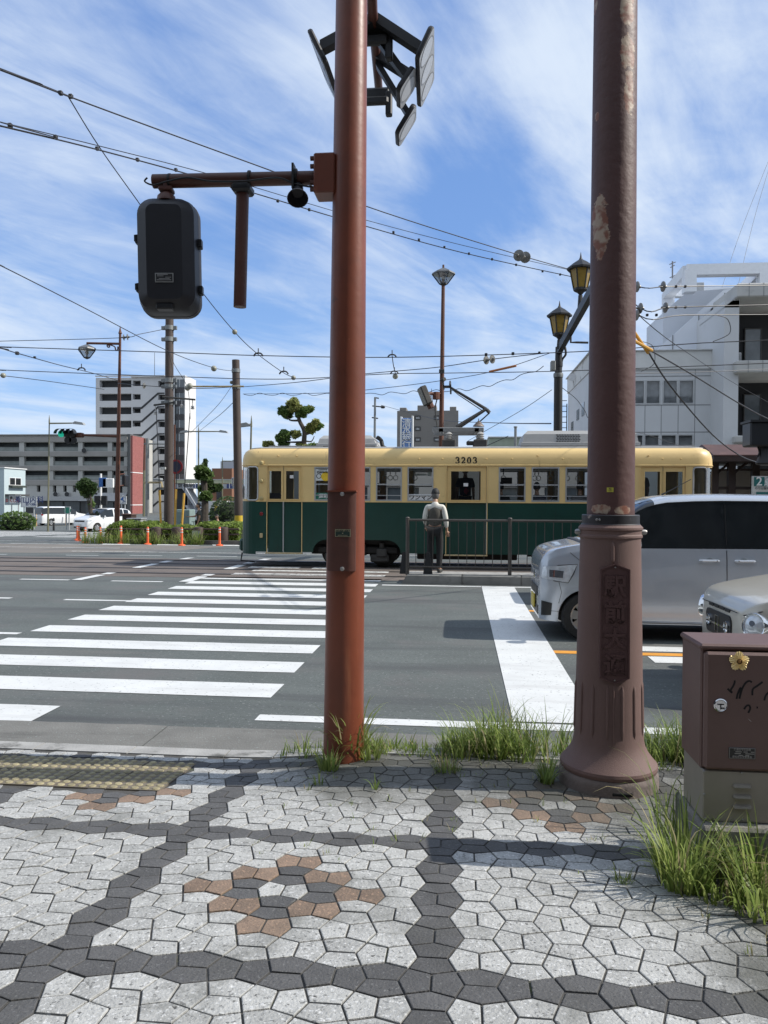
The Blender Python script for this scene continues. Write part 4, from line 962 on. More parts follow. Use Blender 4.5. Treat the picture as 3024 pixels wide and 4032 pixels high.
    if hair:
        Q = MB(); Q.sphere((0, 0, 0), 1, 20, 12)
        lim = -.45 if not cap else -.92
        vv = []
        for x, y, z in Q.v:
            zf = max(z, lim if y > -.15 else (.38 if not cap else .3)); k = 1.0
            vv.append(hc + Vector((x * .083, y * .104 + .004, zf * .125 + .004)) * s)
        MB().add(vv, Q.f).build('hair', HAIR if not cap else M('grey_hair', (.10, .098, .095), .7, var=.2, scale=40), o, local=True, smooth=60)
    return o

# ================================================================== TRAM on the far track
YN, YF = 17.63, 19.87; YC = (YN + YF) / 2
def tx(px): return aty(px * K, 1971, YN).x
def tz(py, px=1000): return aty(px * K, py * K, YN).z
CREAM = M('tram_cream', (.74, .535, .235), .42, var=.05, scale=2, bump=.04, bscale=5, spots=[((.52, .36, .16), 1.6, .60, .15), ((.42, .29, .14), 3, .64, .06, (3, 1, .35))])
GREEN = M('tram_green', (.008, .046, .034), .32, var=.14, scale=1.5, bump=.05, bscale=4, spots=[((.010, .055, .046), .9, .55, .2), ((.014, .036, .028), 2.5, .60, .1, (3, 1, .3))])
GREY = M('tram_roof_grey', (.36, .36, .355), .6, var=.10, scale=2, spots=[((.22, .215, .21), 1.8, .58, .15)])
FRAMEM = M('window_frame_metal', (.46, .47, .47), .35, metal=.4, var=.06)
UNDER = M('underframe_black', (.012, .011, .010), .7, var=.3, scale=6)
UNDER2 = M('underframe_grey', (.045, .043, .04), .7, var=.3, scale=6)
TGL = GLASS('tram_glass', (.84, .87, .87), .06)
INT = M('tram_interior', (.085, .08, .075), .7, var=.1)
XL, XR = tx(515), tx(1549); BELT = tz(1085); GUT = tz(1004); SK = tz(1192, 600)
tram = thing('tram', 'green and cream single tram car numbered 3203 standing across the crossing', 'tram', ((XL + XR) / 2, YC, 0))
def plan(ins, rr=.42, n=7):
    """outline of the car body in plan, inset; ends rounded"""
    x0, x1, y0, y1 = XL + ins, XR - ins, YN + ins, YF - ins; r_ = max(.12, rr - ins * .3); q = []
    for cx, cy, a0 in ((x1 - r_, y0 + r_, -90), (x1 - r_, y1 - r_, 0), (x0 + r_, y1 - r_, 90), (x0 + r_, y0 + r_, 180)):
        for i in range(n + 1): a = R(a0 + 90 * i / n); q.append((cx + r_ * math.cos(a), cy + r_ * math.sin(a)))
    return q
def rings(mb, lv, cap=True, rr=.42):
    n = 32
    o = len(mb.v)
    for ins, z in lv: mb.v += [(x, y, z) for x, y in plan(ins, rr)]
    for i in range(len(lv) - 1):
        for k in range(n): mb.f.append([o + i * n + k, o + i * n + (k + 1) % n, o + (i + 1) * n + (k + 1) % n, o + (i + 1) * n + k]); mb.mi.append(mb.cur)
    if cap: mb.f.append([o + (len(lv) - 1) * n + k for k in range(n)]); mb.mi.append(mb.cur)
    return mb
# letterboard and domed cream roof edge, then the grey roof
dz = tz(968) - GUT
rings(MB(), [(0.0, GUT - .02), (-.014, GUT - .018), (-.014, GUT), (-.004, GUT + .006), (0.0, GUT + dz * .35), (.018, GUT + dz * .62), (.055, GUT + dz * .82), (.11, GUT + dz * .95), (.17, GUT + dz * 1.02)], cap=False).build('letterboard', CREAM, tram, smooth=40)
roof = rings(MB(), [(.165, GUT + dz * 1.015), (.17, GUT + dz * 1.07), (.30, GUT + dz * 1.13), (.6, GUT + dz * 1.2), (.9, GUT + dz * 1.22)]).build('roof', GREY, tram)
RT = GUT + dz * 1.07
for px_ in (600, 640, 830, 905, 955, 1050, 1105, 1160, 1215, 1400, 1430, 1470):
    MB().lathe([(.02, 0), (.016, .014), (.004, .018)], (tx(px_), YN + .003, GUT + dz * (.36 if px_ % 20 else .55)), 8, axis=(0, -1, .2)).build('vent_stud', CREAM, tram)
# sides: window openings
wy0, wy1 = tz(1083), tz(1009)
win = [(679, 733), (746, 800), (812, 868), (880, 936), (1077, 1135), (1148, 1208), (1221, 1281), (1294, 1352)]
doors = [(578, 651, [(581, 607), (617, 645)]), (965, 1051, [(974, 1038)]), (1384, 1481, [(1393, 1426), (1438, 1475)])]
H_ = [(tx(a), tx(b), wy0, wy1) for a, b in win]
DZ0 = tz(1196, 600)
zd = tz(1007)
hs = H_ + [(tx(a), tx(b), BELT, zd) for a, b, _ in doors]
sx0, sx1 = XL + .42, XR - .42
mb = MB().holes(sx0, sx1, BELT, GUT - .015, hs, YN, .05)
mb.build('side_wall', CREAM, tram, smooth=0)
hf = [(a, b, c, d) for a, b, c, d in H_] + [(tx(990), tx(1040), wy0, wy1), (tx(1384), tx(1430), wy0, wy1), (tx(1440), tx(1475), wy0, wy1), (tx(590), tx(645), wy0, wy1)]
mb = MB().holes(sx0, sx1, SK, GUT - .015, hf, YF, -.05); mb.build('side_wall', CREAM, tram, smooth=0)
# lower green side with wheel arches
def arch(px, pyt): return tx(px), pyt
A1 = (tx(676), tx(866), tz(1166, 750)); A2 = (tx(1152), tx(1342), tz(1172, 1200))
def zbot(x):
    z = SK
    for a0, a1, zt in (A1, A2):
        if a0 < x < a1:
            u = min(x - a0, a1 - x); w_ = .32
            z = max(z, SK + (zt - SK) * math.sqrt(max(0, 1 - max(0, (w_ - u) / w_) ** 2)))
    return z
mb = MB(); dr = [(tx(a), tx(b)) for a, b, _ in doors]
xs = sorted({sx0, sx1, *[v for d_ in dr for v in d_], *[A[0] + t_ * (.32) for A in (A1, A2) for t_ in (0, .03, .1, .2, .35, .5, .7, .85, 1)], *[A[1] - t_ * (.32) for A in (A1, A2) for t_ in (0, .03, .1, .2, .35, .5, .7, .85, 1)]})
for a, b in zip(xs, xs[1:]):
    m_ = (a + b) / 2
    if any(d0 < m_ < d1 for d0, d1 in dr): continue
    za_, zb2 = zbot(a + 1e-4), zbot(b - 1e-4)
    mb.add([(a, YN, za_), (b, YN, zb2), (b, YN, BELT), (a, YN, BELT), (a, YN + .05, za_), (b, YN + .05, zb2)], [(0, 1, 2, 3), (0, 4, 5, 1)])
    if b in [d_[0] for d_ in dr] or b == xs[-1]: mb.build('lower_panel', GREEN, tram, smooth=40); mb = MB()
n = 32
pl0 = plan(0)
lv = [(0.05, SK - .05), (0.0, SK), (0.0, BELT)]
def endpatch(mb, z0, z1, idx, ins=0.0):
    q = plan(ins)
    for k in idx:
        a, b = q[k], q[(k + 1) % n]; mb.add([(*a, z0), (*b, z0), (*b, z1), (*a, z1)], [(0, 1, 2, 3)])
endR = list(range(0, 15)); endL = list(range(16, 31))
for e_ in (endR, endL): m_ = MB(); endpatch(m_, SK - .06, BELT, e_); m_.build('end_apron', GREEN, tram, smooth=40)
# cream end walls with corner windows left open
for idx, cw in ((endR, (2, 3, 4, 5, 8, 9, 10, 11, 12)), (endL, (2, 3, 4, 5, 6, 9, 10, 11, 12))):
    mb = MB()
    for j, k in enumerate(idx):
        if j in cw or j == 7: endpatch(mb, BELT, BELT + .05, [k]); endpatch(mb, tz(1009), GUT - .015, [k])
        else: endpatch(mb, BELT, GUT - .015, [k])
    mb.build('end_wall', CREAM, tram, smooth=40)
for idx in (endR, endL):
    mb = MB(); endpatch(mb, BELT + .05, tz(1009), idx[2:13], .012)
    mb.build('windscreen', TGL, tram, smooth=60)
# framed corner windows on the near side
for px0, px1 in ((533, 557), (1497, 1527)):
    a, b = tx(px0), tx(px1); mb = MB()
    def ysurf(x):
        if x < XL + .42: u = (XL + .42 - x) / .42; return YN + .42 - .42 * math.sqrt(max(0, 1 - u * u))
        if x > XR - .42: u = (x - XR + .42) / .42; return YN + .42 - .42 * math.sqrt(max(0, 1 - u * u))
        return YN
    mb = MB()
    loop = []
    for px_, pz in rrect(b - a, wy1 - wy0, .07, 5): loop.append(((a + b) / 2 + px_, (wy0 + wy1) / 2 + pz))
    loop.append(loop[0])
    mb.tube([(x, ysurf(x) - .004, z) for x, z in loop], .018, 6, caps=False)
    cwf = mb.build('corner_window_frame', FRAMEM, tram)
    mb = MB()
    for q in range(6):
        x0, x1 = a + (b - a) * q / 6, a + (b - a) * (q + 1) / 6; mb.add([(x0, ysurf(x0) - .002, wy0), (x1, ysurf(x1) - .002, wy0), (x1, ysurf(x1) - .002, wy1), (x0, ysurf(x0) - .002, wy1)], [(0, 1, 2, 3)])
    mb.build('pane', GLASS('corner_glass', (.28, .30, .30), .12), cwf, smooth=60)
# passenger windows with sashes
for i, (a, b) in enumerate(win):
    x0, x1 = tx(a), tx(b); mb = MB().frame(x0, x1, wy0, wy1, .03, YN - .012, YN + .03)
    zm = tz(1047); zl_ = tz(1071)
    mb.box(x0, x1, YN - .010, YN + .02, zm - .014, zm + .014); mb.box(x0, x1, YN - .016, YN - .004, zl_ - .008, zl_ + .008)
    f_ = mb.build('window', FRAMEM, tram, smooth=0)
    MB().add([(x0, YN + .012, wy0), (x1, YN + .012, wy0), (x1, YN + .012, wy1), (x0, YN + .012, wy1)], [(0, 1, 2, 3)]).build('pane', TGL, f_, smooth=0)
    mb = MB().frame(x0, x1, wy0, wy1, .03, YF - .03, YF + .012); mb.box(x0, x1, YF - .02, YF + .01, zm - .014, zm + .014)
    mb.build('window', FRAMEM, tram, smooth=0)
# sill strip under the windows and line over them
mb = MB().box(sx0, sx1, YN - .012, YN, BELT - .012, BELT + .012); mb.box(sx0, sx1, YN - .016, YN, GUT - .03, GUT - .012); mb.build('belt_moulding', CREAM, tram, smooth=0)
# folding doors
for a, b, ws in doors:
    x0, x1 = tx(a), tx(b); zb0 = SK - .01
    mids = [x0] + ([(tx(ws[0][1]) + tx(ws[1][0])) / 2] if len(ws) == 2 else []) + [x1]
    for (l0, l1), (w0, w1) in zip(zip(mids, mids[1:]), ws):
        mb = MB(); mb.cur = 0; hz0, hz1 = tz(1080), tz(1018)
        mb.holes(l0 + .006, l1 - .006, BELT, zd, [(tx(w0), tx(w1), hz0, hz1)], YN + .03, .03)
        mb.cur = 1; mb.add([(l0 + .006, YN + .03, zb0), (l1 - .006, YN + .03, zb0), (l1 - .006, YN + .03, BELT), (l0 + .006, YN + .03, BELT)], [(0, 1, 2, 3)])
        dl = mb.build('door', [CREAM, GREEN], tram, smooth=0)
        MB().add([(tx(w0), YN + .045, hz0), (tx(w1), YN + .045, hz0), (tx(w1), YN + .045, hz1), (tx(w0), YN + .045, hz1)], [(0, 1, 2, 3)]).build('pane', GLASS('door_glass', (.34, .37, .36), .12), dl, smooth=0)
        MB().frame(tx(w0) - .02, tx(w1) + .02, hz0 - .02, hz1 + .02, .02, YN + .018, YN + .031).build('pane_trim', CREAM, dl, smooth=0)
    mb = MB()
    for q in mids[1:-1] or [x1 + .004]: mb.box(q - .012, q + .012, YN - .006, YN + .028, zb0 + .02, BELT)
    mb.build('door_edge_strip', FRAMEM, tram, smooth=0)
    MB().bbox(x0 - .05, x1 + .03, YN - .03, YN + .08, zb0 - .035, zb0 - .005, .006).build('door_step', M('step_cream', (.50, .40, .22), .6), tram)
    mb = MB()
    for q in (x0 - .022, x1 + .006): mb.box(q, q + .016, YN - .012, YN, zb0, zd + .01)
    mb.box(x0 - .02, x1 + .02, YN - .012, YN, zd + .003, zd + .02); mb.build('door_frame', CREAM, tram, smooth=0)
# interior
mb = MB().box(XL + .3, XR - .3, YN + .06, YF - .06, .78, .82); mb.build('floor', INT, tram, smooth=0)
MB().box(XL + .3, XR - .3, YN + .06, YF - .06, GUT - .05, GUT - .02).build('ceiling', M('tram_ceiling', (.35, .34, .32), .7), tram, smooth=0)
SEAT = M('seat_red_plush', (.16, .045, .04), .8, var=.15, scale=20)
for y0, y1 in ((YF - .52, YF - .08), (YN + .08, YN + .50)):
    for a, b in ((676, 940), (1070, 1370)):
        mb = MB().bbox(tx(a), tx(b), y0, y1, .82, 1.2, .03); w_ = (y1 - .10, y1) if y0 > YC else (y0, y0 + .10); mb.bbox(tx(a), tx(b), w_[0], w_[1], 1.2, 1.56, .03); mb.build('bench_seat', SEAT, tram)
for px_ in (660, 960, 1055, 1375):
    for y_ in (YN + .5, YF - .5): MB().cyl((tx(px_), y_, .8), (tx(px_), y_, GUT), .017, n=8).build('grab_pole', FRAMEM, tram)
STR = M('strap_white', (.55, .54, .50), .6); 
for a in (826, 838, 850, 893, 1090, 1160, 1168, 1195, 1232, 1256):
    x = tx(a); y_ = YN + .55; mb = MB().box(x - .012, x + .012, y_ - .003, y_ + .003, tz(1024), GUT - .03)
    ring = [(x + .055 * math.cos(R(t_)), y_ + .01 * math.sin(R(t_)), tz(1031) + .055 * math.sin(R(t_))) for t_ in range(0, 361, 30)]
    mb.tube(ring, .009, 6, caps=False); mb.build('hand_strap', STR if a not in (1090,) else BLACKM, tram)
MB().bbox(tx(1090), tx(1117), YF - .5, YF - .42, tz(1041), tz(1026), .01).build('ceiling_display', BLACKM, tram)
MB().bbox(XL + .5, XL + .62, YN + .3, YF - .3, .8, 1.75, .02).build('driver_desk', UNDER2, tram)
MB().bbox(XR - .62, XR - .5, YN + .3, YF - .3, .8, 1.75, .02).build('driver_desk', UNDER2, tram)
MB().box(tx(660), tx(664), YN + .15, YN + 1.0, .8, 2.1).build('cab_partition', INT, tram)
MB().box(tx(1376), tx(1380), YN + .15, YN + 1.0, .8, 2.1).build('cab_partition', INT, tram)
# posters and signs in the windows
def panel(name, px0, px1, py0, py1, mat, y=YN - .004, parent=tram):
    return MB().box(tx(px0), tx(px1), y, y + .006, tz(py1), tz(py0)).build(name, mat, parent, smooth=0)
WHITE = M('sign_white', (.70, .70, .69), .6, var=.05); INK = M('sign_ink', (.02, .02, .02), .6)
WPN = M('poster_white', (.62, .64, .62), .6, var=.05)
ps = panel('window_poster', 681, 731, 1013, 1039, WPN, YN + .004)
textmesh('manaca', .085, (tx(696), YN + .002, tz(1020)), (1, 0, 0), (0, 0, 1), INK, ps, depth=.002, bold=.003)
MB().lathe([(.105, -.002), (.105, .001)], (tx(703), YN + .002, tz(1030)), 24, axis=(0, -1, 0)).build('poster_disc', M('poster_yellow', (.75, .50, .03), .6), ps)
textmesh('○', .16, (tx(688.5), YN + .002, tz(1030)), (1, 0, 0), (0, 0, 1), INK, ps, depth=.002)
textmesh('全国相互利用', .035, (tx(697), YN + .002, tz(1015.5)), (1, 0, 0), (0, 0, 1), INK, ps, depth=.002)
gs = panel('window_sign', 681, 731, 1066, 1082, M('sign_green', (.02, .16, .10), .55), YN + .004)
textmesh('運動公園前', .115, (tx(688), YN + .002, tz(1074)), (1, 0, 0), (0, 0, 1), WHITE, gs, depth=.002, bold=.003, center=False)
wm = panel('window_sign', 882, 934, 1068, 1082.5, WHITE, YN + .004)
textmesh('ワンマン', .135, (tx(908.5), YN + .002, tz(1075.3)), (1, 0, 0), (0, 0, 1), INK, wm, depth=.002, bold=.003)
panel('window_notice', 1001, 1011, 1043.5, 1050.5, WHITE, YN + .040); panel('window_notice', 625, 633, 1027, 1034, WHITE, YN + .038)
panel('window_notice', 922, 931, 1018, 1028, WPN, YN + .2)
pn = panel('interior_poster', 893, 929, 1013, 1020, M('poster_grey', (.3, .3, .3), .6), YN + .25); panel('interior_poster', 893, 920, 1022, 1027, WPN, YN + .25)
# car number in slab serif figures
def digit(ch, x, z, h, mb):
    w_ = h * .60
    P = {'3': [[(.08, .80, .10), (.16, .95, .10), (.45, 1.0, .09), (.78, .92, .17), (.86, .76, .21), (.74, .60, .15), (.48, .53, .08), (.42, .53, .07)], [(.48, .53, .08), (.78, .46, .16), (.92, .27, .22), (.80, .08, .17), (.46, .0, .09), (.16, .05, .10), (.06, .20, .12)], [(.10, .80, .17), (.17, .78, .17)], [(.10, .20, .17), (.17, .22, .17)]],
         '2': [[(.10, .74, .13), (.18, .93, .12), (.48, 1.0, .09), (.80, .90, .18), (.88, .70, .21), (.74, .50, .15), (.42, .28, .11), (.12, .06, .10)], [(.06, .05, .16), (.50, .05, .16), (.86, .05, .16)], [(.90, .03, .08), (.94, .26, .09)], [(.12, .74, .17), (.19, .72, .17)]],
         '0': [[(.5, 1.0, .07), (.22, .88, .15), (.10, .5, .22), (.22, .12, .15), (.5, .0, .07), (.78, .12, .15), (.90, .5, .22), (.78, .88, .15), (.5, 1.0, .07)]]}
    for st in P[ch]:
        pts = smooth([(x + px * w_, wd, z + pz * h) for px, pz, wd in st], 5)
        for a, b in zip(pts, pts[1:]):
            a.y = max(a.y * 1.15, .20); b.y = max(b.y * 1.15, .20)
            d_ = Vector((b.x - a.x, 0, b.z - a.z)); 
            if d_.length < 1e-6: continue
            nx = Vector((-d_.z, 0, d_.x)).normalized()
            wa, wb = a.y * h * .5, b.y * h * .5
            A_, B_ = Vector((a.x, YN - .0032, a.z)), Vector((b.x, YN - .0032, b.z))
            mb.add([A_ - nx * wa, B_ - nx * wb, B_ + nx * wb, A_ + nx * wa], [(0, 1, 2, 3)])
x0, x1 = tx(983), tx(1033); z0, hh = tz(1001), tz(988) - tz(1001)
pitch = (x1 - x0) / 4
for i, ch in enumerate('3203'):
    m_ = MB(); digit(ch, x0 + pitch * i + pitch * .06, z0, hh, m_)
    m_.build('number_figure', M('number_black', (.02, .018, .016), .5), tram, smooth=0)
# lamps, latches, bumper, guard
mb_ = M('lamp_cream', (.46, .36, .16), .5)
for py in (1000, 1040, 1079):
    p = (tx(565), YN - .01, tz(py)); MB().lathe([(.05, -.01), (.05, .02), (.035, .035), (.02, .04)], p, 14, axis=(0, -1, 0)).build('marker_bracket', mb_, tram)
MB().lathe([(.045, -.005), (.045, .02), (.02, .03)], (tx(565), YN, tz(1113)), 14, axis=(0, -1, 0)).build('red_reflector', M('reflector_red', (.18, .01, .012), .3), tram)
MB().bbox(tx(562), tx(568), YN - .05, YN, tz(1166), tz(1156), .008).build('step_latch', M('step_cream', (0, 0, 0)), tram)
mb = MB().bbox(XL - .12, XL + .3, YN + .45, YF - .45, SK - .02, SK + .28, .05); mb.build('bumper', GREEN, tram)
mb = MB().bbox(XR - .3, XR + .12, YN + .45, YF - .45, SK - .02, SK + .28, .05); mb.build('bumper', GREEN, tram)
mb = MB().tube([(XL - .02, YN + .4, SK - .06), (XL - .05, YN + .4, .12), (XL + .3, YN + .35, .10)], .02, 6); mb.build('lifeguard', UNDER, tram)
MB().lathe([(.09, -.06), (.09, .03), (.05, .05)], (XL - .01, YC, 2.42), 16, axis=(-1, 0, 0)).build('headlight', M('headlight_glass', (.6, .6, .58), .1), tram)
MB().bbox(XL - .16, XL - .12, YN - .02, YN + .06, tz(1040, 523) - .11, tz(1040, 523) + .09, .01).build('wing_mirror', M('mirror_casing', (.5, .5, .5), .2, metal=.8), tram)
# bogies
for A in (A1, A2):
    xc_ = (A[0] + A[1]) / 2; hw_ = (A[1] - A[0]) / 2
    mb = MB().bbox(xc_ - hw_ * .92, xc_ + hw_ * .92, YN + .18, YN + .28, .34, .50, .02); mb.box(xc_ - .2, xc_ + .2, YN + .1, YF - .1, .3, .55); mb.bbox(xc_ - hw_ * .92, xc_ + hw_ * .92, YF - .28, YF - .18, .34, .50, .02)
    fr = mb.build('bogie_frame', UNDER, tram)
    for s_ in (-1, 1):
        wx = xc_ + s_ * hw_ * .56
        for yw in (18.75 - .5335, 18.75 + .5335):
            MB().lathe([(.10, -.06), (.31, -.05), (.34, -.05), (.335, .05), (.10, .06)], (wx, yw, .35), 28, axis=(0, -1, 0)).build('wheel', M('wheel_steel', (.03, .028, .026), .5, metal=.4), fr)
        MB().bbox(wx - .12, wx + .12, YN + .10, YN + .24, .27, .46, .02).build('axle_box', UNDER2, fr)
        mb = MB()
        for q in range(4): mb.lathe([(.055, .5 + q * .03), (.065, .515 + q * .03), (.055, .53 + q * .03)], (wx, YN + .17, -.02), 12)
        mb.build('spring', UNDER2, fr)
    MB().bbox(xc_ - hw_ * .75, xc_ - hw_ * .42, YN + .12, YN + .2, .18, .34, .02).build('sand_box', UNDER2, fr)
    MB().bbox(xc_ + hw_ * .30, xc_ + hw_ * .72, YN + .14, YN + .3, .14, .32, .03).build('brake_beam', UNDER2, fr)
    MB().box(A[0] - .1, A[1] + .1, YN + .4, YN + .42, .3, 1.0).build('bogie_shield', UNDER, tram, smooth=0)
MB().box(XL + .4, XR - .4, YN + .25, YF - .25, .55, .79).build('underframe', UNDER, tram, smooth=0)
MB().bbox(tx(900), tx(1120), YN + .25, YN + .6, .22, .62, .02).build('equipment_box', UNDER, tram)
# roof equipment
ACM = M('ac_grey', (.40, .40, .395), .55, var=.08, scale=2, spots=[((.25, .25, .24), 2.2, .6, .15)])
def acunit(px0, px1, py0, label=None, vents=None):
    x0, x1 = tx(px0), tx(px1); zt, z0 = tz(py0), RT + .03; y0, y1 = YN + .40, YF - .40
    mb = MB(); n = 0
    prof = [(0, z0), (-.03, z0 + .03), (-.03, z0 + (zt - z0) * .25), (0, z0 + (zt - z0) * .27), (.03, zt - .09), (.10, zt - .01), (.20, zt)]
    for ins, z in prof: mb.v += [(x0 + max(ins, -.03) * 1.2, y0 + ins, z), (x1 - ins * 1.2, y0 + ins, z), (x1 - ins * 1.2, y1 - ins, z), (x0 + ins * 1.2, y1 - ins, z)]
    for i in range(len(prof) - 1):
        for k in range(4): mb.f.append([i * 4 + k, i * 4 + (k + 1) % 4, (i + 1) * 4 + (k + 1) % 4, (i + 1) * 4 + k]); mb.mi.append(0)
    mb.f.append([(len(prof) - 1) * 4 + k for k in range(4)]); mb.mi.append(0)
    o = mb.build('air_conditioner', ACM, tram, smooth=0)
    MB().box(x0 + .08, x1 - .08, y0 + .1, y1 - .1, RT - .03, RT + .03).build('mounting_feet', UNDER, o, smooth=0)
    if vents:
        m2 = MB()
        for r_ in range(6):
            for c_ in range(9):
                a = tx(vents[0]) + (tx(vents[1]) - tx(vents[0])) * (c_ + (.3 if r_ % 2 else 0)) / 9; z = zt - .11 - r_ * (zt - z0) * .095
                t_ = (z - (z0 + (zt - z0) * .27)) / ((zt - .09) - (z0 + (zt - z0) * .27)); yy = y0 + .03 * t_ - .003
                m2.box(a, a + (tx(vents[1]) - tx(vents[0])) / 9 * .8, yy - .002, yy + .01, z - .012, z + .006)
        m2.build('vent_slots', UNDER, o, smooth=0)
    return o
acunit(679, 806, 935); ac2 = acunit(1131, 1387, 926, vents=(1205, 1258))
mb = MB(); mb.tube(smooth([(tx(806), YN + .8, tz(938)), (tx(815), YN + .75, tz(945)), (tx(820), YN + .7, tz(960)), (tx(832), YN + .7, tz(966))]), [.05] * 19, 8); mb.build('roof_hose', UNDER, tram)
MB().bbox(tx(834), tx(848), YC - .25, YC + .25, RT, tz(959), .02).build('junction_box', ACM, tram)
mb = MB().box(tx(572), tx(690), YN + .35, YN + .7, RT - .01, RT + .06); mb.box(tx(1392), tx(1510), YN + .35, YN + .7, RT - .01, RT + .06); mb.build('roof_walkway', GREY, tram, smooth=0)
INS = M('insulator_grey', (.38, .37, .35), .35, var=.08)
zp = tz(927)
for a in (968, 1038):
    for y_ in (YC - .45, YC + .45):
        x = tx(a); st = MB().bbox(x - .16, x + .16, y_ - .14, y_ + .14, RT - .02, tz(945), .02).build('insulator_stand', UNDER2 if y_ < YC else UNDER, tram)
        MB().lathe([(.07, tz(945)), (.10, tz(942)), (.06, tz(940)), (.10, tz(937)), (.06, tz(935)), (.10, tz(932)), (.05, zp)], (x, y_, 0), 16).build('insulator', INS, st)
PM = M('pantograph_steel', (.055, .053, .052), .5, metal=.4, var=.2)
mb = MB()
for y_ in (YC - .45, YC + .45): mb.bbox(tx(931), tx(1046), y_ - .05, y_ + .05, zp - .01, zp + .10, .01)
for a in (950, 1030): mb.box(tx(a) - .05, tx(a) + .05, YC - .5, YC + .5, zp, zp + .08)
pf = mb.build('pantograph_frame', M('pantograph_grey', (.26, .26, .255), .5, metal=.3), tram, smooth=0)
MB().bbox(tx(990), tx(1044), YC - .2, YC + .2, zp + .06, tz(915), .02).build('pantograph_cylinder', ACM, tram)
MB().lathe([(.14, tz(911)), (.13, tz(909)), (.06, tz(902)), (.012, tz(898)), (.010, tz(893))], (tx(1035), YC, 0), 16).build('lightning_arrester', M('arrester_brown', (.22, .17, .14), .5), tram)
MB().bbox(tx(1007), tx(1031), YC - .5, YC - .2, tz(956), tz(948), .02).build('arrester_box', UNDER2, tram)
kn = (tx(1053), YC, tz(872)); ft_ = (tx(985), YC, tz(914)); hd = (tx(965), YC, tz(818))
mb = MB()
for y_ in (-.06, .06): mb.tube([(ft_[0], YC + y_ * 4, ft_[2]), (kn[0] - .02, YC + y_, kn[2])], [.045, .032], 8)
la = mb.build('lower_arm', PM, tram)
mb = MB().tube([kn, hd], [.04, .028], 8); mb.build('upper_arm', PM, tram)
MB().tube([(kn[0] - .08, YC + .1, kn[2] - .03), (hd[0] + .25, YC + .1, hd[2] - .20), (hd[0], YC, hd[2])], .013, 6).build('upper_link_rod', PM, tram)
mb = MB().tube([kn, (tx(1060), YC, tz(880))], .045, 8); mb.tube([(tx(1060), YC, tz(880)), (tx(1032), YC, tz(905))], .018, 6); mb.build('knee_link', PM, tram)
mb = MB().tube([(hd[0] + .05, YC - .75, hd[2] - .08), (hd[0] + .05, YC - .6, hd[2] + .02), (hd[0] + .05, YC + .6, hd[2] + .02), (hd[0] + .05, YC + .75, hd[2] - .08)], .022, 6); mb.tube([(hd[0] - .12, YC - .6, hd[2] + .02), (hd[0] - .12, YC + .6, hd[2] + .02)], .022, 6); mb.box(hd[0] - .13, hd[0] + .07, YC - .06, YC + .06, hd[2] - .04, hd[2] + .01)
mb.build('pan_head', PM, tram)

# passengers
BLK = M('cloth_black', (.014, .014, .017), .8, var=.2, scale=12); NAVY = M('cloth_navy', (.02, .025, .045), .8, var=.2, scale=12); GRYC = M('cloth_grey', (.16, .16, .165), .85, var=.15, scale=14)
pd = person('standing passenger in black jacket with red mark at the middle tram door', (tx(1005), YN + .42, .82), R(180), 1.52, dict(elL=(.22, .06, 1.12), wrL=(.20, -.06, .95)), BLK, BLK, BLK)
mk = textmesh('♦', .16, (tx(1007), YN + .285, tz(1061)), (1, 0, 0), (0, 0, 1), M('print_red', (.30, .01, .03), .7), None, depth=.004); 
mk.name = 'jacket_print'; mk.parent = pd; mk.matrix_parent_inverse = (Matrix.Translation(pd.location) @ Matrix.Rotation(R(180), 4, 'Z')).inverted()
seat = dict(pelvis=(0, 0, .47), waist=(0, .03, .62), chest=(0, .02, .83), neckb=(0, 0, 1.0), neck=(0, -.01, 1.06), headb=(0, -.02, 1.12), shL=(.17, .01, .95), elL=(.21, -.03, .68), wrL=(.14, -.24, .60), shR=(-.17, .01, .95), elR=(-.21, -.03, .68), wrR=(-.14, -.24, .60), hipL=(.09, -.02, .46), knL=(.11, -.42, .46), anL=(.11, -.40, .07), toL=(.11, -.54, .03), hipR=(-.09, -.02, .46), knR=(-.11, -.42, .46), anR=(-.11, -.40, .07), toR=(-.11, -.54, .03))
for px_, y_, rz_, lab, c1 in ((1083, YN + .36, 180, 'seated passenger in black at the first tram window right of the middle door', BLK), (1163, YN + .36, 180, 'seated passenger in navy at the second tram window right of the middle door', NAVY), (1232, YF - .38, 0, 'seated passenger in black by the third tram window right of the middle door', BLK), (796, YF - .38, 0, 'seated passenger in a dull red top at the tram window beside the signal pole', M('cloth_red', (.16, .05, .05), .85, var=.15, scale=12)), (1258, YN + .36, 180, 'seated passenger in grey nearest the brown street pole in the tram', GRYC), (700, YF - .38, 0, 'seated passenger in navy behind the poster window of the tram', NAVY)):
    person(lab, (tx(px_), y_, .76), R(rz_), 1.62, seat, c1, NAVY, BLK)
person('tram driver in grey standing behind the right front door of the tram', (tx(1404), YN + .8, .82), R(-70), 1.56, {}, GRYC, NAVY, BLK)

# man waiting on the platform
mp = aty(1712, 2257, 14.93); MX = mp.x
person('man in black cap, grey waistcoat and white shirt waiting on the platform', (MX, 14.93, .185), R(176), 1.575,
       dict(headb=(0, -.025, 1.55), elL=(.215, .03, 1.13), wrL=(.19, -.10, .96), elR=(-.225, .05, 1.13), wrR=(-.245, -.02, .89), anL=(.09, .03, .09), toL=(.12, -.12, .035), anR=(-.09, .03, .09), toR=(-.13, -.12, .035)),
       M('waistcoat_grey', (.075, .070, .060), .9, var=.15, scale=20, bump=.2, bscale=60), M('trousers_black', (.017, .017, .018), .85, var=.2, scale=10), M('shoe_grey', (.05, .048, .045), .6), cap=M('cap_black', (.012, .012, .013), .7), sleeve=M('shirt_white', (.60, .585, .53), .85, var=.08, scale=10))

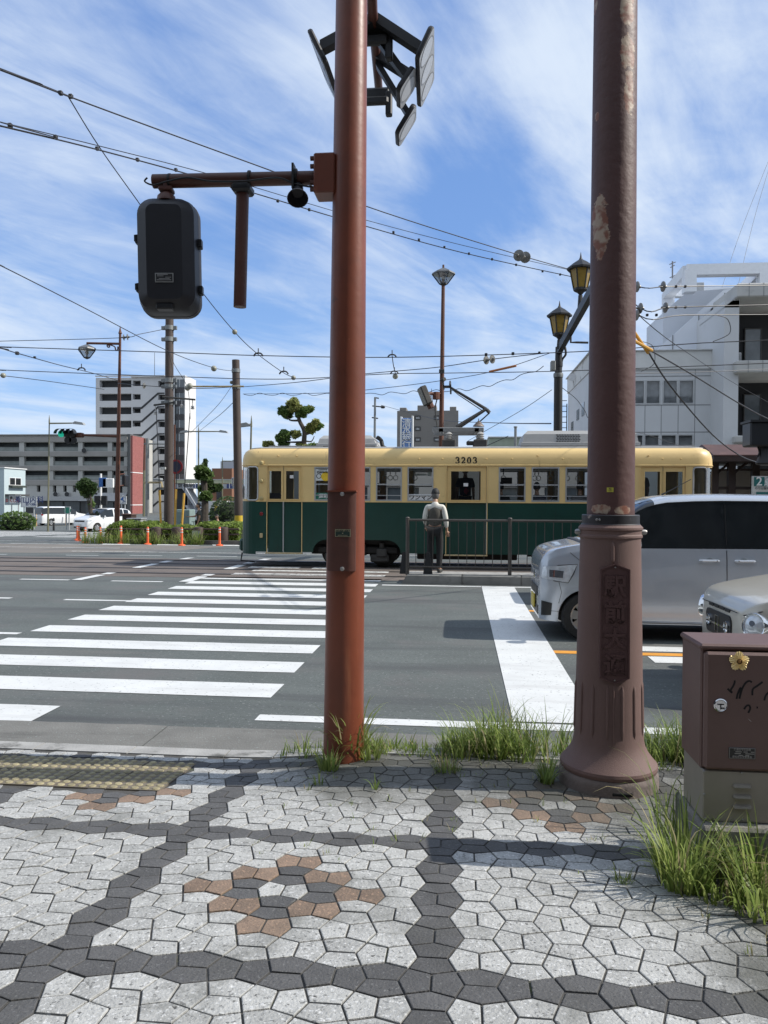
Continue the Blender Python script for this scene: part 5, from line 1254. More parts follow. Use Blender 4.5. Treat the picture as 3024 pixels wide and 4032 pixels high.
# platform railing
RAILM = M('railing_brown', (.062, .054, .047), .5, var=.15, scale=4)
rail = thing('guard_railing', 'dark brown guard railing along the tram platform beside the waiting man', 'railing', (aty(880 * K, 2250, 14.62).x, 14.62, .185))
RX0 = aty(880 * K, 2250, 14.62).x; zt = aty(880 * K, 1122 * K, 14.62).z; zl2 = aty(900 * K, 1224 * K, 14.62).z; step = aty(1101 * K, 2250, 14.62).x - RX0
for k in range(10):
    x = RX0 + k * step; ps_ = MB().cyl((x, 14.62, .16), (x, 14.62, zt + .02), .036, n=14).build('post', RAILM, rail)
    MB().lathe([(.04, zt + .02), (.042, zt + .03), (.03, zt + .045), (.01, zt + .05)], (x, 14.62, 0), 14).build('post_cap', RAILM, ps_)
    if k < 9:
        MB().cyl((x + .03, 14.62, zt - .01), (x + step - .03, 14.62, zt - .01), .024, n=10).build('top_rail', RAILM, rail)
        MB().cyl((x + .03, 14.62, zl2), (x + step - .03, 14.62, zl2), .018, n=8).build('bottom_rail', RAILM, rail)
        mb = MB(); n_ = 12
        for q in range(1, n_): mb.cyl((x + step * q / n_, 14.62, zl2), (x + step * q / n_, 14.62, zt - .01), .008, n=6)
        mb.build('bars', RAILM, rail)
for dx in (-.10, .35):
    mb = MB().prism([(RX0 + dx - .05, 14.62, .18), (RX0 + dx + .13, 14.62, .18), (RX0 + dx + .07, 14.62, .60), (RX0 + dx + .0, 14.62, .60)], (0, .03, 0)); mb.build('brace_plate', BLACKM, rail)
# ================================================================== VEHICLES
def interp(tab):
    """smooth monotone interpolation through (x, value) pairs"""
    xs = [t[0] for t in tab]; ys = [t[1] for t in tab]; n = len(xs)
    d = [(ys[i + 1] - ys[i]) / (xs[i + 1] - xs[i]) for i in range(n - 1)]
    m = [d[0]] + [0 if d[i - 1] * d[i] <= 0 else 2 * d[i - 1] * d[i] / (d[i - 1] + d[i]) for i in range(1, n - 1)] + [d[-1]]
    def f(x):
        if x <= xs[0]: return ys[0]
        if x >= xs[-1]: return ys[-1]
        i = max(k for k in range(n - 1) if xs[k] <= x); h = xs[i + 1] - xs[i]; t = (x - xs[i]) / h
        return (2 * t ** 3 - 3 * t * t + 1) * ys[i] + (t ** 3 - 2 * t * t + t) * h * m[i] + (-2 * t ** 3 + 3 * t * t) * ys[i + 1] + (t ** 3 - t * t) * h * m[i + 1]
    return f
TYRE = M('tyre_rubber', (.018, .018, .018), .8, var=.2, scale=20); RIM = M('alloy_rim', (.42, .43, .44), .3, metal=.8, var=.05); CGL = M('car_glass_dark', (.012, .015, .017), .03, var=.3, scale=2.5, spec=.8)
HLG = M('headlight_clear', (.62, .66, .70), .08, metal=.25, var=.22, scale=18); DARK = M('car_trim_black', (.012, .012, .013), .45); CHR = M('chrome', (.75, .76, .77), .06, metal=1, var=.02); PLATE = M('licence_plate', (.62, .62, .58), .5); PLY = M('licence_plate_yellow', (.60, .46, .06), .5); TAIL = M('tail_lamp', (.22, .008, .01), .2)
class Car:
    def __init__(s, P): s.P = P; s.zr = interp(P['top']); s.zs = interp(P['belt']); s.w = interp(P['width']); s.L = P['L']; s.r = P['r']; s.wx = P['wheels']
    def zb(s, x):
        z = s.P['sill'];
        if x < .35: z = z + .02 * (1 - x / .35)
        for c in s.wx:
            a = s.r * 1.14
            if abs(x - c) < a: z = max(z, s.r * .98 + math.sqrt(a * a - (x - c) ** 2))
        return z
    def prof(s, t):      # half-width factor from sill (0) to belt (1)
        return .935 + .065 * math.sin(min(1, t / .62) * math.pi / 2) - .03 * max(0, (t - .62) / .38) ** 1.5
    def y(s, x, z):
        zs = s.zs(x); z0 = s.P['sill']; return s.w(x) * s.prof(max(0, min(1, (z - z0) / max(.05, zs - z0))))
    def section(s, x):
        zb, zs, zr = s.zb(x), s.zs(x), max(s.zr(x), s.zs(x) + .012); w = s.w(x); q = []
        ns, ng, nr = 10, 5, 7
        for j in range(ns + 1):
            z = zb + (zs - zb) * j / ns; q.append((s.y(x, z), z))
        wb = q[-1][0]; ze = zs + (zr - zs) * .86; we = wb - s.P['tumble'] * (ze - zs) - .01
        for j in range(1, ng + 1): t = j / ng; q.append((wb + (we - wb) * t, zs + (ze - zs) * t))
        for j in range(1, nr + 1):
            a = math.pi / 2 * j / nr; q.append((we * math.cos(a) ** .62 if j < nr else 0.0, ze + (zr - ze) * math.sin(a) ** .9))
        return q, ns, ng, nr
    def build(s, root, body, two_sides=True, glass=CGL):
        P = s.P; xs = set(P['st'])
        for c in s.wx:
            a = s.r * 1.14
            for k in range(17): xs.add(c + a * math.cos(math.pi * k / 16) * .9999)
            xs.add(c - a * 1.0002); xs.add(c + a * 1.0002)
        x = 0
        while x < s.L: xs.add(x); x += .09
        for w0, w1 in P['side_glass']: xs.add(w0); xs.add(w1)
        xs = sorted(v for v in xs if 0 <= v <= s.L); xs = [v for i, v in enumerate(xs) if i == 0 or v - xs[i - 1] > 1e-4]
        secs = [s.section(x)[0] for x in xs]; _, ns, ng, nr = s.section(xs[0]); m_ = len(secs[0])
        B, G, W_ = MB(), MB(), MB()
        def inwin(x, j):
            if ns <= j < ns + ng - (0 if P.get('fullglass') else 0): return any(a <= x <= b for a, b in P['side_glass'])
            return False
        for sg in (-1, 1):
            for mbx in (B, G, W_): mbx.off = len(mbx.v); mbx.v += [(x, sg * yy, z) for x, q in zip(xs, secs) for yy, z in q]
            for i in range(len(xs) - 1):
                xm = (xs[i] + xs[i + 1]) / 2
                for j in range(m_ - 1):
                    if inwin(xm, j): t_ = G
                    elif j >= ns + ng and any(a <= xm <= b for a, b in P['top_glass']): t_ = W_
                    elif j >= ns and any(a <= xm <= b for a, b in P['pillar_black']): t_ = G
                    else: t_ = B
                    o = t_.off; t_.f.append([o + i * m_ + j, o + (i + 1) * m_ + j, o + (i + 1) * m_ + j + 1, o + i * m_ + j + 1]); t_.mi.append(0)
        for i, e in ((0, 1), (len(xs) - 1, -1)):
            q = secs[i]; B.add([(xs[i], -yy, z) for yy, z in q] + [(xs[i], yy, z) for yy, z in q[::-1]], [tuple(range(2 * m_))])
        def clean(mb):
            used = sorted({k for f in mb.f for k in f}); mp_ = {k: i for i, k in enumerate(used)}; mb.v = [mb.v[k] for k in used]; mb.f = [[mp_[k] for k in f] for f in mb.f]; return mb
        def weld(o):
            bm = bmesh.new(); bm.from_mesh(o.data); bmesh.ops.remove_doubles(bm, verts=bm.verts, dist=.0006); bmesh.ops.recalc_face_normals(bm, faces=bm.faces); bm.to_mesh(o.data); bm.free(); return o
        s.body = weld(clean(B).build('body', body, root, local=True, smooth=48))
        for mbx, nm in ((G, 'side_windows'), (W_, 'windscreen')):
            if mbx.f: weld(clean(mbx).build(nm, glass, root, local=True, smooth=40))
        # wheels and dark wheel wells, floor
        wl = MB().box(.15, s.L - .15, -s.w(s.L / 2) * .80, s.w(s.L / 2) * .80, P['sill'] + .02, .62); wl.build('underbody', DARK, root, local=True, smooth=0)
        for c in s.wx:
            for sg in (-1, 1):
                yo = s.w(c) - .015; wz = s.r
                T = MB().lathe([(s.r * .62, -.17), (s.r * .9, -.165), (s.r, -.13), (s.r, -.03), (s.r * .93, .0), (s.r * .66, .005), (s.r * .64, -.03)], (c, sg * yo, wz), 30, axis=(0, sg, 0)).build('wheel', TYRE, root, local=True)
                rm = MB(); n = 24; rr = s.r * .65
                rm.lathe([(rr, -.06), (rr, -.004), (rr * .93, -.008), (rr * .90, -.03)], (c, sg * yo, wz), n, axis=(0, sg, 0))
                k5 = P.get('spokes', 5)
                for k in range(k5):
                    a = 2 * math.pi * k / k5 + .3; d1, d2 = Vector((math.cos(a), 0, math.sin(a))), Vector((-math.sin(a), 0, math.cos(a))); cc = Vector((c, sg * (yo - .012), wz))
                    w1, w2 = rr * .30, rr * .20
                    rm.prism([cc + d1 * rr * .12 - d2 * w2, cc + d1 * rr * .95 - d2 * w1, cc + d1 * rr * .95 + d2 * w1, cc + d1 * rr * .12 + d2 * w2], Vector((0, -sg * .015, 0)))
                rm.lathe([(rr * .26, -.02), (rr * .26, .0), (rr * .2, .004)], (c, sg * (yo - .008), wz), 14, axis=(0, sg, 0))
                rm.build('rim', RIM, T, local=True)
                MB().lathe([(rr * .9, -.05), (rr * .9, -.04)], (c, sg * yo, wz), 20, axis=(0, sg, 0)).build('brake_disc', DARK, T, local=True)
    def patch(s, x0, x1, quad, off, sg, n=8, m=6):
        """surface patch on the side: quad = 4 (x,z) corners, lies off the body by off"""
        A, Bq, C_, D_ = [Vector((q[0], q[1], 0)) for q in quad]; mb = MB()
        for i in range(n + 1):
            for j in range(m + 1):
                u, v = i / n, j / m; p = (A * (1 - u) + Bq * u) * (1 - v) + (D_ * (1 - u) + C_ * u) * v
                mb.v.append((p.x - off * max(0, 1 - p.x / .2), sg * (s.y(p.x, p.y) + off), p.y))
        for i in range(n):
            for j in range(m): k = i * (m + 1) + j; mb.f.append([k, k + m + 1, k + m + 2, k + 1]); mb.mi.append(0)
        return mb
    def line(s, pts, sg, r=.004):
        return MB().tube([(x, sg * (s.y(x, z) + .001), z) for x, z in pts], r, 5)

# ---- silver box van in the middle lane
VP = dict(L=3.40, r=.275, wheels=(.51, 3.00), sill=.20, tumble=.17, st=[0, .015, .04, .08, .13, .2, .3, 3.36, 3.39],
          top=[(0, .84), (.025, .93), (.08, 1.00), (.22, 1.055), (.50, 1.11), (.62, 1.14), (.95, 1.44), (1.20, 1.60), (1.45, 1.655), (2.0, 1.675), (2.9, 1.665), (3.3, 1.62), (3.38, 1.5), (3.4, 1.35)],
          belt=[(0, .70), (.04, .84), (.15, .93), (.4, 1.0), (.8, 1.05), (3.2, 1.06), (3.4, 1.0)],
          width=[(0, .54), (.02, .61), (.06, .665), (.14, .705), (.30, .728), (.6, .738), (2.9, .738), (3.3, .72), (3.4, .66)],
          side_glass=[(.80, 3.25)], top_glass=[(.60, 1.22)], pillar_black=[], spokes=7)
SILV = M('silver_car_paint', (.47, .51, .57), .27, metal=.4, var=.03, coat=.8)
van = thing('silver_van', 'silver boxy mini van with dark windows waiting at the stop line', 'van', (.91, 9.55, 0))
cv = Car(VP); cv.build(van, SILV)
for sg in (-1, 1):
    hl = cv.patch(0, 0, [(.015, .70), (.30, .66), (.40, .865), (.035, .83)], .006, sg).build('headlight', HLG, van, local=True)
    cv.patch(0, 0, [(.10, .72), (.24, .71), (.25, .79), (.10, .80)], .010, sg).build('lamp_reflector', CHR, hl, local=True)
    loop = [(.015, .70), (.15, .675), (.30, .66), (.36, .76), (.40, .865), (.2, .85), (.035, .83), (.015, .70)]
    cv.line(loop, sg, .006).build('lamp_surround', DARK, hl, local=True)
    cv.line([(.20, .66), (.23, .55), (.20, .42)], sg, .0025).build('bumper_seam', DARK, van, local=True)
    cv.line([(.44, .90), (.32, 1.0)], sg, .0025).build('wing_seam', DARK, van, local=True)
    for x_ in (1.00, 2.02, 3.0):
        cv.line([(x_ if x_ < 2.5 else x_ - .0, z) for z in (.26 if x_ == 2.02 else .62, .7, .85, 1.04)], sg, .005).build('door_seam', DARK, van, local=True)
    q, ns, ng, nr = cv.section(2.0)
    def gy(x, z):
        q, ns, ng, nr = cv.section(x); a, b = q[ns], q[ns + ng]; t = (z - a[1]) / max(.01, b[1] - a[1]); return a[0] + (b[0] - a[0]) * t
    MB().tube([(x, sg * (gy(x, cv.section(x)[0][12 + 3][1]) + .002), cv.section(x)[0][15][1]) for x in (1.22, 1.28, 1.40, 1.7, 2.0, 2.4, 2.8, 3.2)], .004, 5).build('roof_seam', DARK, van, local=True)
    mb = MB().tube([(2.02, sg * (gy(2.02, 1.1) + .002), 1.06), (2.02, sg * (gy(2.02, 1.5) + .002), 1.55)], .005, 5); mb.build('door_seam', DARK, van, local=True)
    for x_, d_ in ((1.83, 1), (2.21, -1)):
        y_ = cv.y(x_, .93)
        hd = MB(); hd.tube([(x_ - .105, sg * (y_ + .004), .925), (x_ - .08, sg * (y_ + .030), .927), (x_ + .08, sg * (y_ + .030), .927), (x_ + .105, sg * (y_ + .004), .925)], [.012, .014, .014, .012], 8)
        hd = hd.build('door_handle', SILV, van, local=True)
        MB().lathe([(.048, 0), (.046, .003), (.02, .001)], (x_ + .01 * d_, sg * (y_ - .001), .915), 18, axis=(0, sg, 0)).build('handle_cup', M('cup_shade', (.20, .225, .25), .35, metal=.5), hd, local=True)
        MB().sphere((x_ + .075 * d_, sg * (y_ + .043), .928), .007, 8, 6).build('key_hole', DARK, hd, local=True)
    y_ = cv.y(1.05, 1.0)
    m_ = MB(); m_.sphere((1.02, sg * (y_ + .11), 1.10), .10, 14, 10, (.55, .95, .85)); m_.tube([(1.06, sg * (y_ - .02), 1.05), (1.04, sg * (y_ + .06), 1.06)], .02, 8)
    m_.build('wing_mirror', SILV, van, local=True)
    cv.line([(.95, .225), (1.8, .222), (2.7, .225)], sg, .014).build('sill_strip', M('sill_light', (.25, .25, .255), .4, metal=.4), van, local=True)
    cv.line([(.36, .33), (.24, .325), (.12, .33)], sg, .003).build('bumper_crease', DARK, van, local=True)
mb = MB().bbox(-.012, .03, -.36, .36, .46, .58, .01); mb.build('grille', DARK, van, local=True)
mb = MB().bbox(-.008, .03, -.44, .44, .24, .36, .015); mb.build('lower_intake', DARK, van, local=True)
cv.patch(0, 0, [(.02, .27), (.12, .28), (.13, .42), (.02, .44)], .004, -1).build('fog_recess', DARK, van, local=True)
MB().bbox(-.03, -.012, -.17, .17, .30, .46, .004).build('licence_plate', PLY, van, local=True)
MB().lathe([(.05, -.004), (.05, .004), (.035, .006)], (-.004, 0, .70), 18, axis=(-1, 0, .2)).build('badge', CHR, van, local=True)
MB().tube([(.55, -.45, 1.125), (.72, -.1, 1.23), (.80, .3, 1.29)], .010, 6).build('wiper', DARK, van, local=True)
MB().bbox(.46, .60, -.62, .62, 1.075, 1.115, .01).build('scuttle', DARK, van, local=True)
MB().tube([(1.42, -.30, 1.66), (1.50, -.30, 1.70), (1.75, -.30, 1.84)], [.012, .006, .004], 6).build('roof_aerial', DARK, van, local=True)

# ---- small retro car in the near lane
RP = dict(L=3.40, r=.275, wheels=(.62, 3.05), sill=.20, tumble=.20, st=[0, .015, .04, .08, .13, .2, .3],
          top=[(0, .68), (.03, .745), (.10, .80), (.25, .845), (.55, .90), (.80, .95), (.95, 1.04), (1.35, 1.42), (1.6, 1.49), (2.3, 1.50), (3.0, 1.45), (3.3, 1.25), (3.4, .95)],
          belt=[(0, .61), (.04, .69), (.15, .76), (.4, .81), (.9, .90), (3.2, .97), (3.4, .9)],
          width=[(0, .44), (.02, .52), (.06, .60), (.13, .665), (.25, .705), (.5, .735), (2.9, .737), (3.25, .70), (3.4, .62)],
          side_glass=[(1.02, 1.95), (2.02, 2.9)], top_glass=[(.84, 1.38), (3.05, 3.33)], pillar_black=[], spokes=8)
GRYC2 = M('grey_beige_car_paint', (.50, .47, .40), .32, metal=.1, var=.03, coat=.8)
ret = thing('retro_car', 'pale grey retro car with a round headlight, partly behind the brown cabinet', 'car', (2.18, 6.74, 0))
cr_ = Car(RP); cr_.build(ret, GRYC2)
for sg in (-1, 1):
    hx, hz = .10, .625; hy = cr_.y(hx, hz) - .035
    ax = Vector((-.83, sg * .55, .10)).normalized(); c_ = Vector((hx - .035, sg * (hy + .012), hz))
    hl = MB().lathe([(.105, -.05), (.105, .010), (.098, .022), (.090, .020), (.086, .008)], tuple(c_), 30, axis=tuple(ax)).build('headlight', CHR, ret, local=True)
    MB().lathe([(.086, .006), (.074, .020), (.046, .031), (.02, .036), (.001, .037)], tuple(c_), 26, axis=tuple(ax)).build('lamp_lens', HLG, hl, local=True)
    MB().lathe([(.022, .030), (.022, .0385)], tuple(c_ + Vector((0, 0, .02))), 14, axis=tuple(ax)).build('lamp_bulb', M('bulb_dark', (.08, .09, .11), .1, metal=.6), hl, local=True)
    cr_.line([(.02, .69), (.10, .735), (.24, .77), (.6, .82), (1.0, .88)], sg, .004).build('bonnet_seam', DARK, ret, local=True)
    for x_ in (1.0, 1.98, 2.95): cr_.line([(x_, .28 if x_ == 1.98 else .6), (x_, .75), (x_, .94)], sg, .004).build('door_seam', DARK, ret, local=True)
    MB().bbox(1.75, 1.92, sg * (cr_.y(1.8, .85) + .01) - .012, sg * (cr_.y(1.8, .85) + .01) + .012, .835, .865, .008).build('door_handle', CHR, ret, local=True)
    m_ = MB(); m_.sphere((1.10, sg * .86, 1.02), .085, 14, 10, (.6, 1.1, .8)); m_.tube([(1.12, sg * .72, .97), (1.11, sg * .82, .99)], .018, 8); m_.build('wing_mirror', GRYC2, ret, local=True)
mb = MB()
for p in (rrect(.62, .20, .06), ): mb.prism([(-.012, a, .55 + b) for a, b in p], (.05, 0, 0))
gr = mb.build('grille', DARK, ret, local=True)
mb = MB().box(-.018, -.012, -.24, .24, .535, .55);
mb.build('grille_bar', CHR, gr, local=True)
for y_ in (-.22, .22): MB().lathe([(.052, 0), (.052, .012), (.040, .014), (.038, .004)], (-.012, y_, .55), 18, axis=(-1, 0, 0)).build('grille_ring', CHR, gr, local=True)
mb = MB(); 
for a, b in ((-.045, -.037), (.037, .045)): mb.box(-.022, -.012, a, b, .48, .62)
mb.box(-.022, -.012, -.037, .037, .48, .488); mb.box(-.022, -.012, -.037, .037, .612, .62); mb.build('grille_emblem', CHR, gr, local=True)
for k in range(4): MB().box(-.004 - .0, .02, -.26 + k * .135, -.26 + k * .135 + .115, .675, .70).build('vent_slot', DARK, ret, local=True)
MB().bbox(-.03, -.01, -.165, .165, .22, .38, .004).build('licence_plate', PLY, ret, local=True)
cr_line = MB().tube([(-.004, -.43, .70), (-.008, -.2, .705), (-.008, .2, .705), (-.004, .43, .70)], .004, 5).build('bonnet_seam', DARK, ret, local=True)

# ---- dark red car in the third lane, mostly hidden
REDP = dict(VP); hr = atf(2215, 2160, lambda x, y: 0)
dr_ = thing('dark_red_car', 'dark red car in the far lane, mostly hidden behind the silver van', 'car', (1.72, 12.7, 0))
DRP = dict(L=4.2, r=.31, wheels=(.82, 3.4), sill=.22, tumble=.30, st=[0, .03, .08, .2], top=[(0, .70), (.05, .80), (.3, .88), (.9, .97), (1.1, 1.0), (1.7, 1.38), (2.2, 1.45), (3.0, 1.42), (3.7, 1.15), (4.1, 1.0), (4.2, .8)],
           belt=[(0, .62), (.06, .72), (.3, .80), (1.0, .90), (3.6, .95), (4.2, .7)], width=[(0, .56), (.04, .70), (.15, .80), (.5, .86), (3.6, .86), (4.1, .78), (4.2, .66)], side_glass=[(1.35, 2.3), (2.4, 3.3)], top_glass=[(1.0, 1.75), (3.2, 3.9)], pillar_black=[])
c3_ = Car(DRP); c3_.build(dr_, M('dark_red_paint', (.10, .012, .018), .3, metal=.3, coat=.8))
for sg in (-1, 1): c3_.patch(0, 0, [(.03, .60), (.35, .62), (.45, .74), (.05, .70)], .005, sg).build('headlight', HLG, dr_, local=True)

# ---- cars on the far side
CWH = M('white_car_paint', (.72, .73, .74), .28, var=.02, coat=.7)
def far_car(name, label, cat, px, py, yaw, P, paint, front=True, lift=0, rear=False):
    p = road(px, py)
    if rear: p = p - Vector((math.cos(yaw), math.sin(yaw), 0)) * P['L']
    o = thing(name, label, cat, (p.x, p.y, rz(p.y) + lift), yaw); c = Car(P)
    c.build(o, paint)
    for sg in (-1, 1):
        if front:
            c.patch(0, 0, [(.03, P['hl'][0]), (.38, P['hl'][0] + .06), (.45, P['hl'][1]), (.05, P['hl'][1] - .04)], .006, sg).build('headlight', HLG, o, local=True)
        L_ = P['L']
        mb = MB()
        za_, zb_2 = P.get('tl', (.85, 1.1))
        mb.box(L_ - .16, L_ - .005, sg * (c.w(L_ - .1) - .10) - .05, sg * (c.w(L_ - .1) - .10) + .09, za_, zb_2); mb.build('tail_lamp', TAIL, o, local=True)
        m_ = MB(); xm = P['side_glass'][0][0] + .1; m_.sphere((xm, sg * (c.w(1.0) + .09), c.zs(xm) + .06), .10, 12, 8, (.6, 1, .75)); m_.build('wing_mirror', paint, o, local=True)
        for x_ in P.get('seams', (1.3, 2.3, 3.2)): c.line([(x_, .35), (x_, .6), (x_, c.zs(x_) - .01)], sg, .006).build('door_seam', DARK, o, local=True)
    gz0, gz1 = P['hl'][0] - .02, P['hl'][1] - .06
    w_ = c.w(0)
    MB().bbox(-.015, .05, -w_ * .9, w_ * .9, gz0, gz1, .02).build('grille', DARK, o, local=True)
    MB().bbox(-.015, .05, -w_ * 1.1, w_ * 1.1, .26, .38, .02).build('lower_intake', DARK, o, local=True)
    MB().bbox(-.035, -.015, -.17, .17, .40, .56, .004).build('licence_plate', PLATE, o, local=True)
    MB().bbox(P['L'] - .0, P['L'] + .02, -.17, .17, .62, .78, .004).build('licence_plate', PLATE, o, local=True)
    return o, c
FRP = dict(L=4.26, r=.31, wheels=(.86, 3.60), sill=.24, tumble=.22, st=[0, .03, .08, .15, .25], top=[(0, .78), (.05, .88), (.2, .96), (.6, 1.06), (.95, 1.14), (1.25, 1.32), (1.8, 1.62), (2.3, 1.70), (3.4, 1.68), (3.95, 1.55), (4.2, 1.15), (4.26, .9)],
           belt=[(0, .68), (.06, .78), (.3, .90), (1.0, 1.0), (3.6, 1.08), (4.26, .85)], width=[(0, .58), (.04, .70), (.15, .78), (.5, .84), (3.6, .85), (4.15, .78), (4.26, .66)], side_glass=[(1.35, 2.35), (2.45, 3.25), (3.32, 3.8)], top_glass=[(1.02, 1.85), (3.9, 4.18)], pillar_black=[(1.15, 1.35)], hl=(.72, .88), tl=(.95, 1.2), seams=(1.45, 2.4, 3.3))
far_car('white_hatchback', 'white compact people carrier facing the crossing with its front turned to the left', 'car', 1000 * .3135, 1650 + 1416 * .3135, R(66), FRP, CWH)
ALP = dict(L=4.95, r=.34, wheels=(.95, 3.95), sill=.24, tumble=.14, st=[0, .03, .08, .15, .25, 4.9], top=[(0, .85), (.05, 1.0), (.3, 1.12), (.8, 1.2), (1.0, 1.25), (1.7, 1.75), (2.3, 1.9), (4.2, 1.9), (4.75, 1.8), (4.9, 1.45), (4.95, 1.1)],
           belt=[(0, .75), (.06, .9), (.3, 1.0), (1.0, 1.08), (4.5, 1.15), (4.95, 1.05)], width=[(0, .66), (.04, .80), (.15, .88), (.5, .92), (4.5, .92), (4.85, .88), (4.95, .80)], side_glass=[(1.25, 2.4), (2.5, 4.7)], top_glass=[(1.05, 1.8), (4.72, 4.93)], pillar_black=[(4.7, 4.9)], hl=(.78, 1.0), tl=(1.0, 1.15), seams=(1.4, 2.45, 3.9))
far_car('white_minivan', 'large white minivan seen from its rear corner, left of the white people carrier', 'van', 465 * .3135, 1650 + 1338 * .3135, R(180 + 58), ALP, CWH, rear=True)
KEI = dict(VP); KEI.update(hl=(.68, .86), tl=(.7, 1.1), seams=(1.0, 2.0, 2.9))
far_car('beige_kei_car', 'beige box car with a white roof behind the rusty lamp post', 'car', 1590 * .3135, 1650 + 1330 * .3135, R(200), KEI, M('beige_paint', (.36, .22, .13), .35, var=.03, coat=.5))
far_car('dark_box_van', 'dark grey box van parked behind the white minivan', 'van', 330 * .3135, 1650 + 1290 * .3135, R(185), KEI, M('dark_grey_paint', (.05, .047, .045), .35, var=.03, coat=.5))
far_car('dark_car', 'dark car cut off by the left edge of the picture', 'car', -20 * .3135, 1650 + 1365 * .3135, R(12 + 180), FRP, M('black_paint', (.02, .02, .022), .3, var=.03, coat=.6))
far_car('patrol_car', 'white and dark car parked behind the bushy street tree', 'car', 480 + 1165 * .3014, 1800 + 780 * .3014, R(190), FRP, CWH)
# ================================================================== BACKGROUND: buildings
def ZB(x, y): return x * .60277, 1250 + y * .60277
def Z5(x, y): return 2000 + x * .61724, 950 + y * .61724
def Z3(x, y): return 1400 + x * .57263, 1000 + y * .57263
def pY(Zf, Y):      # returns x(px), z(py) helpers in the plane Y
    return (lambda x, y=900: aty(*Zf(x, y), Y).x), (lambda y, x=900: aty(*Zf(x, y), Y).z)
DKGLASS = M('window_dark', (.012, .014, .016), .08, var=.2, spec=.6)
LGLASS = M('window_grey', (.10, .115, .125), .10, var=.25, scale=1.2, spec=.6)
CURT = M('curtain_grey', (.55, .56, .57), .8, var=.2, scale=3)
# --- apartment tower
YA = 150.0; ax_, az_ = pY(ZB, YA); GA = rz(150)
WALLW = M('tower_wall', (.50, .50, .505), .85, var=.06, scale=.3, spots=[((.40, .40, .40), .25, .6, .2)])
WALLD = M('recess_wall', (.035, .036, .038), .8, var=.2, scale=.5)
apt = thing('apartment_tower', 'tall pale grey apartment tower with diagonal outside stairs, far left', 'building', (ax_(850), YA + 5, GA))
hs = []; pitch = 88.2
for k in range(9):
    y0 = 408 + k * pitch; hs.append((ax_(650), ax_(858), az_(y0 + 47), az_(y0)))
    hs.append((ax_(866), ax_(918), az_(y0 + 40), az_(y0 + 4))); hs.append((ax_(1032), ax_(1076), az_(y0 + 132 - 88), az_(y0 + 8)))
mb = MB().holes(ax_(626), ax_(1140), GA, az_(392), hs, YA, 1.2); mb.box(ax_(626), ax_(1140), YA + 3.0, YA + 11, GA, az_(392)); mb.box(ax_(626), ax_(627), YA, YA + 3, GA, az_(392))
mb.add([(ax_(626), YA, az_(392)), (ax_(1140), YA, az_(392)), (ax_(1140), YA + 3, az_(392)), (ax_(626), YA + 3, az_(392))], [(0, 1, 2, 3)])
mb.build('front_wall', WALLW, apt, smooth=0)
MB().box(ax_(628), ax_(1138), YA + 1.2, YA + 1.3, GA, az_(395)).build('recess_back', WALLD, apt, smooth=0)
mb = MB().box(ax_(626), ax_(862), YA - .3, YA + .1, az_(385), az_(378)); mb.box(ax_(860), ax_(1080), YA - .5, YA + .2, az_(392), az_(381)); mb.build('roof_parapet', WALLW, apt, smooth=0)
for k in range(9):
    y0 = 408 + k * pitch
    MB().prism([(ax_(868), YA - .05, az_(y0 + 178)), (ax_(922), YA - .05, az_(y0 + 178)), (ax_(1030), YA - .05, az_(y0 + 84)), (ax_(1074), YA - .05, az_(y0 + 84)), (ax_(1074), YA - .05, az_(y0 + 92)), (ax_(1036), YA - .05, az_(y0 + 94)), (ax_(928), YA - .05, az_(y0 + 190)), (ax_(868), YA - .05, az_(y0 + 190))], (0, .3, 0)).build('stair_flight_or_opening', WALLD, apt, smooth=0)  # dark slab on the wall, its colour standing for a shaded diagonal opening
xr_ = ax_(1201)
MB().box(ax_(1076), xr_, YA + .6, YA + 7.0, GA, az_(378)).build('stair_tower', M('tower_side', (.62, .61, .60), .8, var=.05, scale=.3), apt, smooth=0)
for k in range(9):
    y0 = 405 + k * pitch
    MB().box(ax_(1136), ax_(1197), YA + .45, YA + .62, az_(y0 + 50), az_(y0)).build('landing_window', LGLASS, apt, smooth=0)
    MB().box(ax_(1136), ax_(1197), YA + .40, YA + .62, az_(y0 + 88), az_(y0 + 51)).build('dark_panel', M('panel_dark', (.045, .043, .045), .6, var=.15, scale=.6), apt, smooth=0)
    MB().box(ax_(1166), ax_(1169), YA + .38, YA + .45, az_(y0 + 50), az_(y0)).build('mullion', FRAMEM, apt, smooth=0)
MB().cyl((ax_(932), YA + 6, az_(380)), (ax_(932), YA + 6, az_(193)), .06, .04, 6).build('roof_mast', UNDER2, apt)
# --- long low block with a red tiled end
YL = 138.0; lx, lz = pY(ZB, YL); GL = rz(138)
lb = thing('office_block', 'long low grey block with open balconies and dark ground floor shops, far left', 'building', (lx(400), YL + 6, GL))
BLKW = M('block_wall', (.42, .415, .39), .85, var=.08, scale=.2); BAND = M('block_band', (.30, .285, .265), .85, var=.10, scale=.3)
cols = [-250, -60, 125, 157, 320, 347, 510, 539, 703, 732, 810]
bays = [(-240, -70), (-50, 125), (157, 320), (347, 510), (539, 703), (732, 810)]
rows = [(815, 872), (909, 967), (1003, 1061)]
hs = [(lx(a), lx(b), lz(d), lz(c)) for a, b in bays for c, d in rows]
sm = [(240, 263, 1100, 1142), (345, 367, 1100, 1142), (413, 435, 1100, 1142), (475, 496, 1100, 1142), (640, 700, 1100, 1146), (740, 800, 1100, 1146)]
hs += [(lx(a), lx(b), lz(d), lz(c)) for a, b, c, d in sm]
mb = MB().holes(lx(-260), lx(832), lz(1175), lz(768), hs, YL, .7); mb.box(lx(-260), lx(832), YL + 2.2, YL + 12, GL, lz(772))
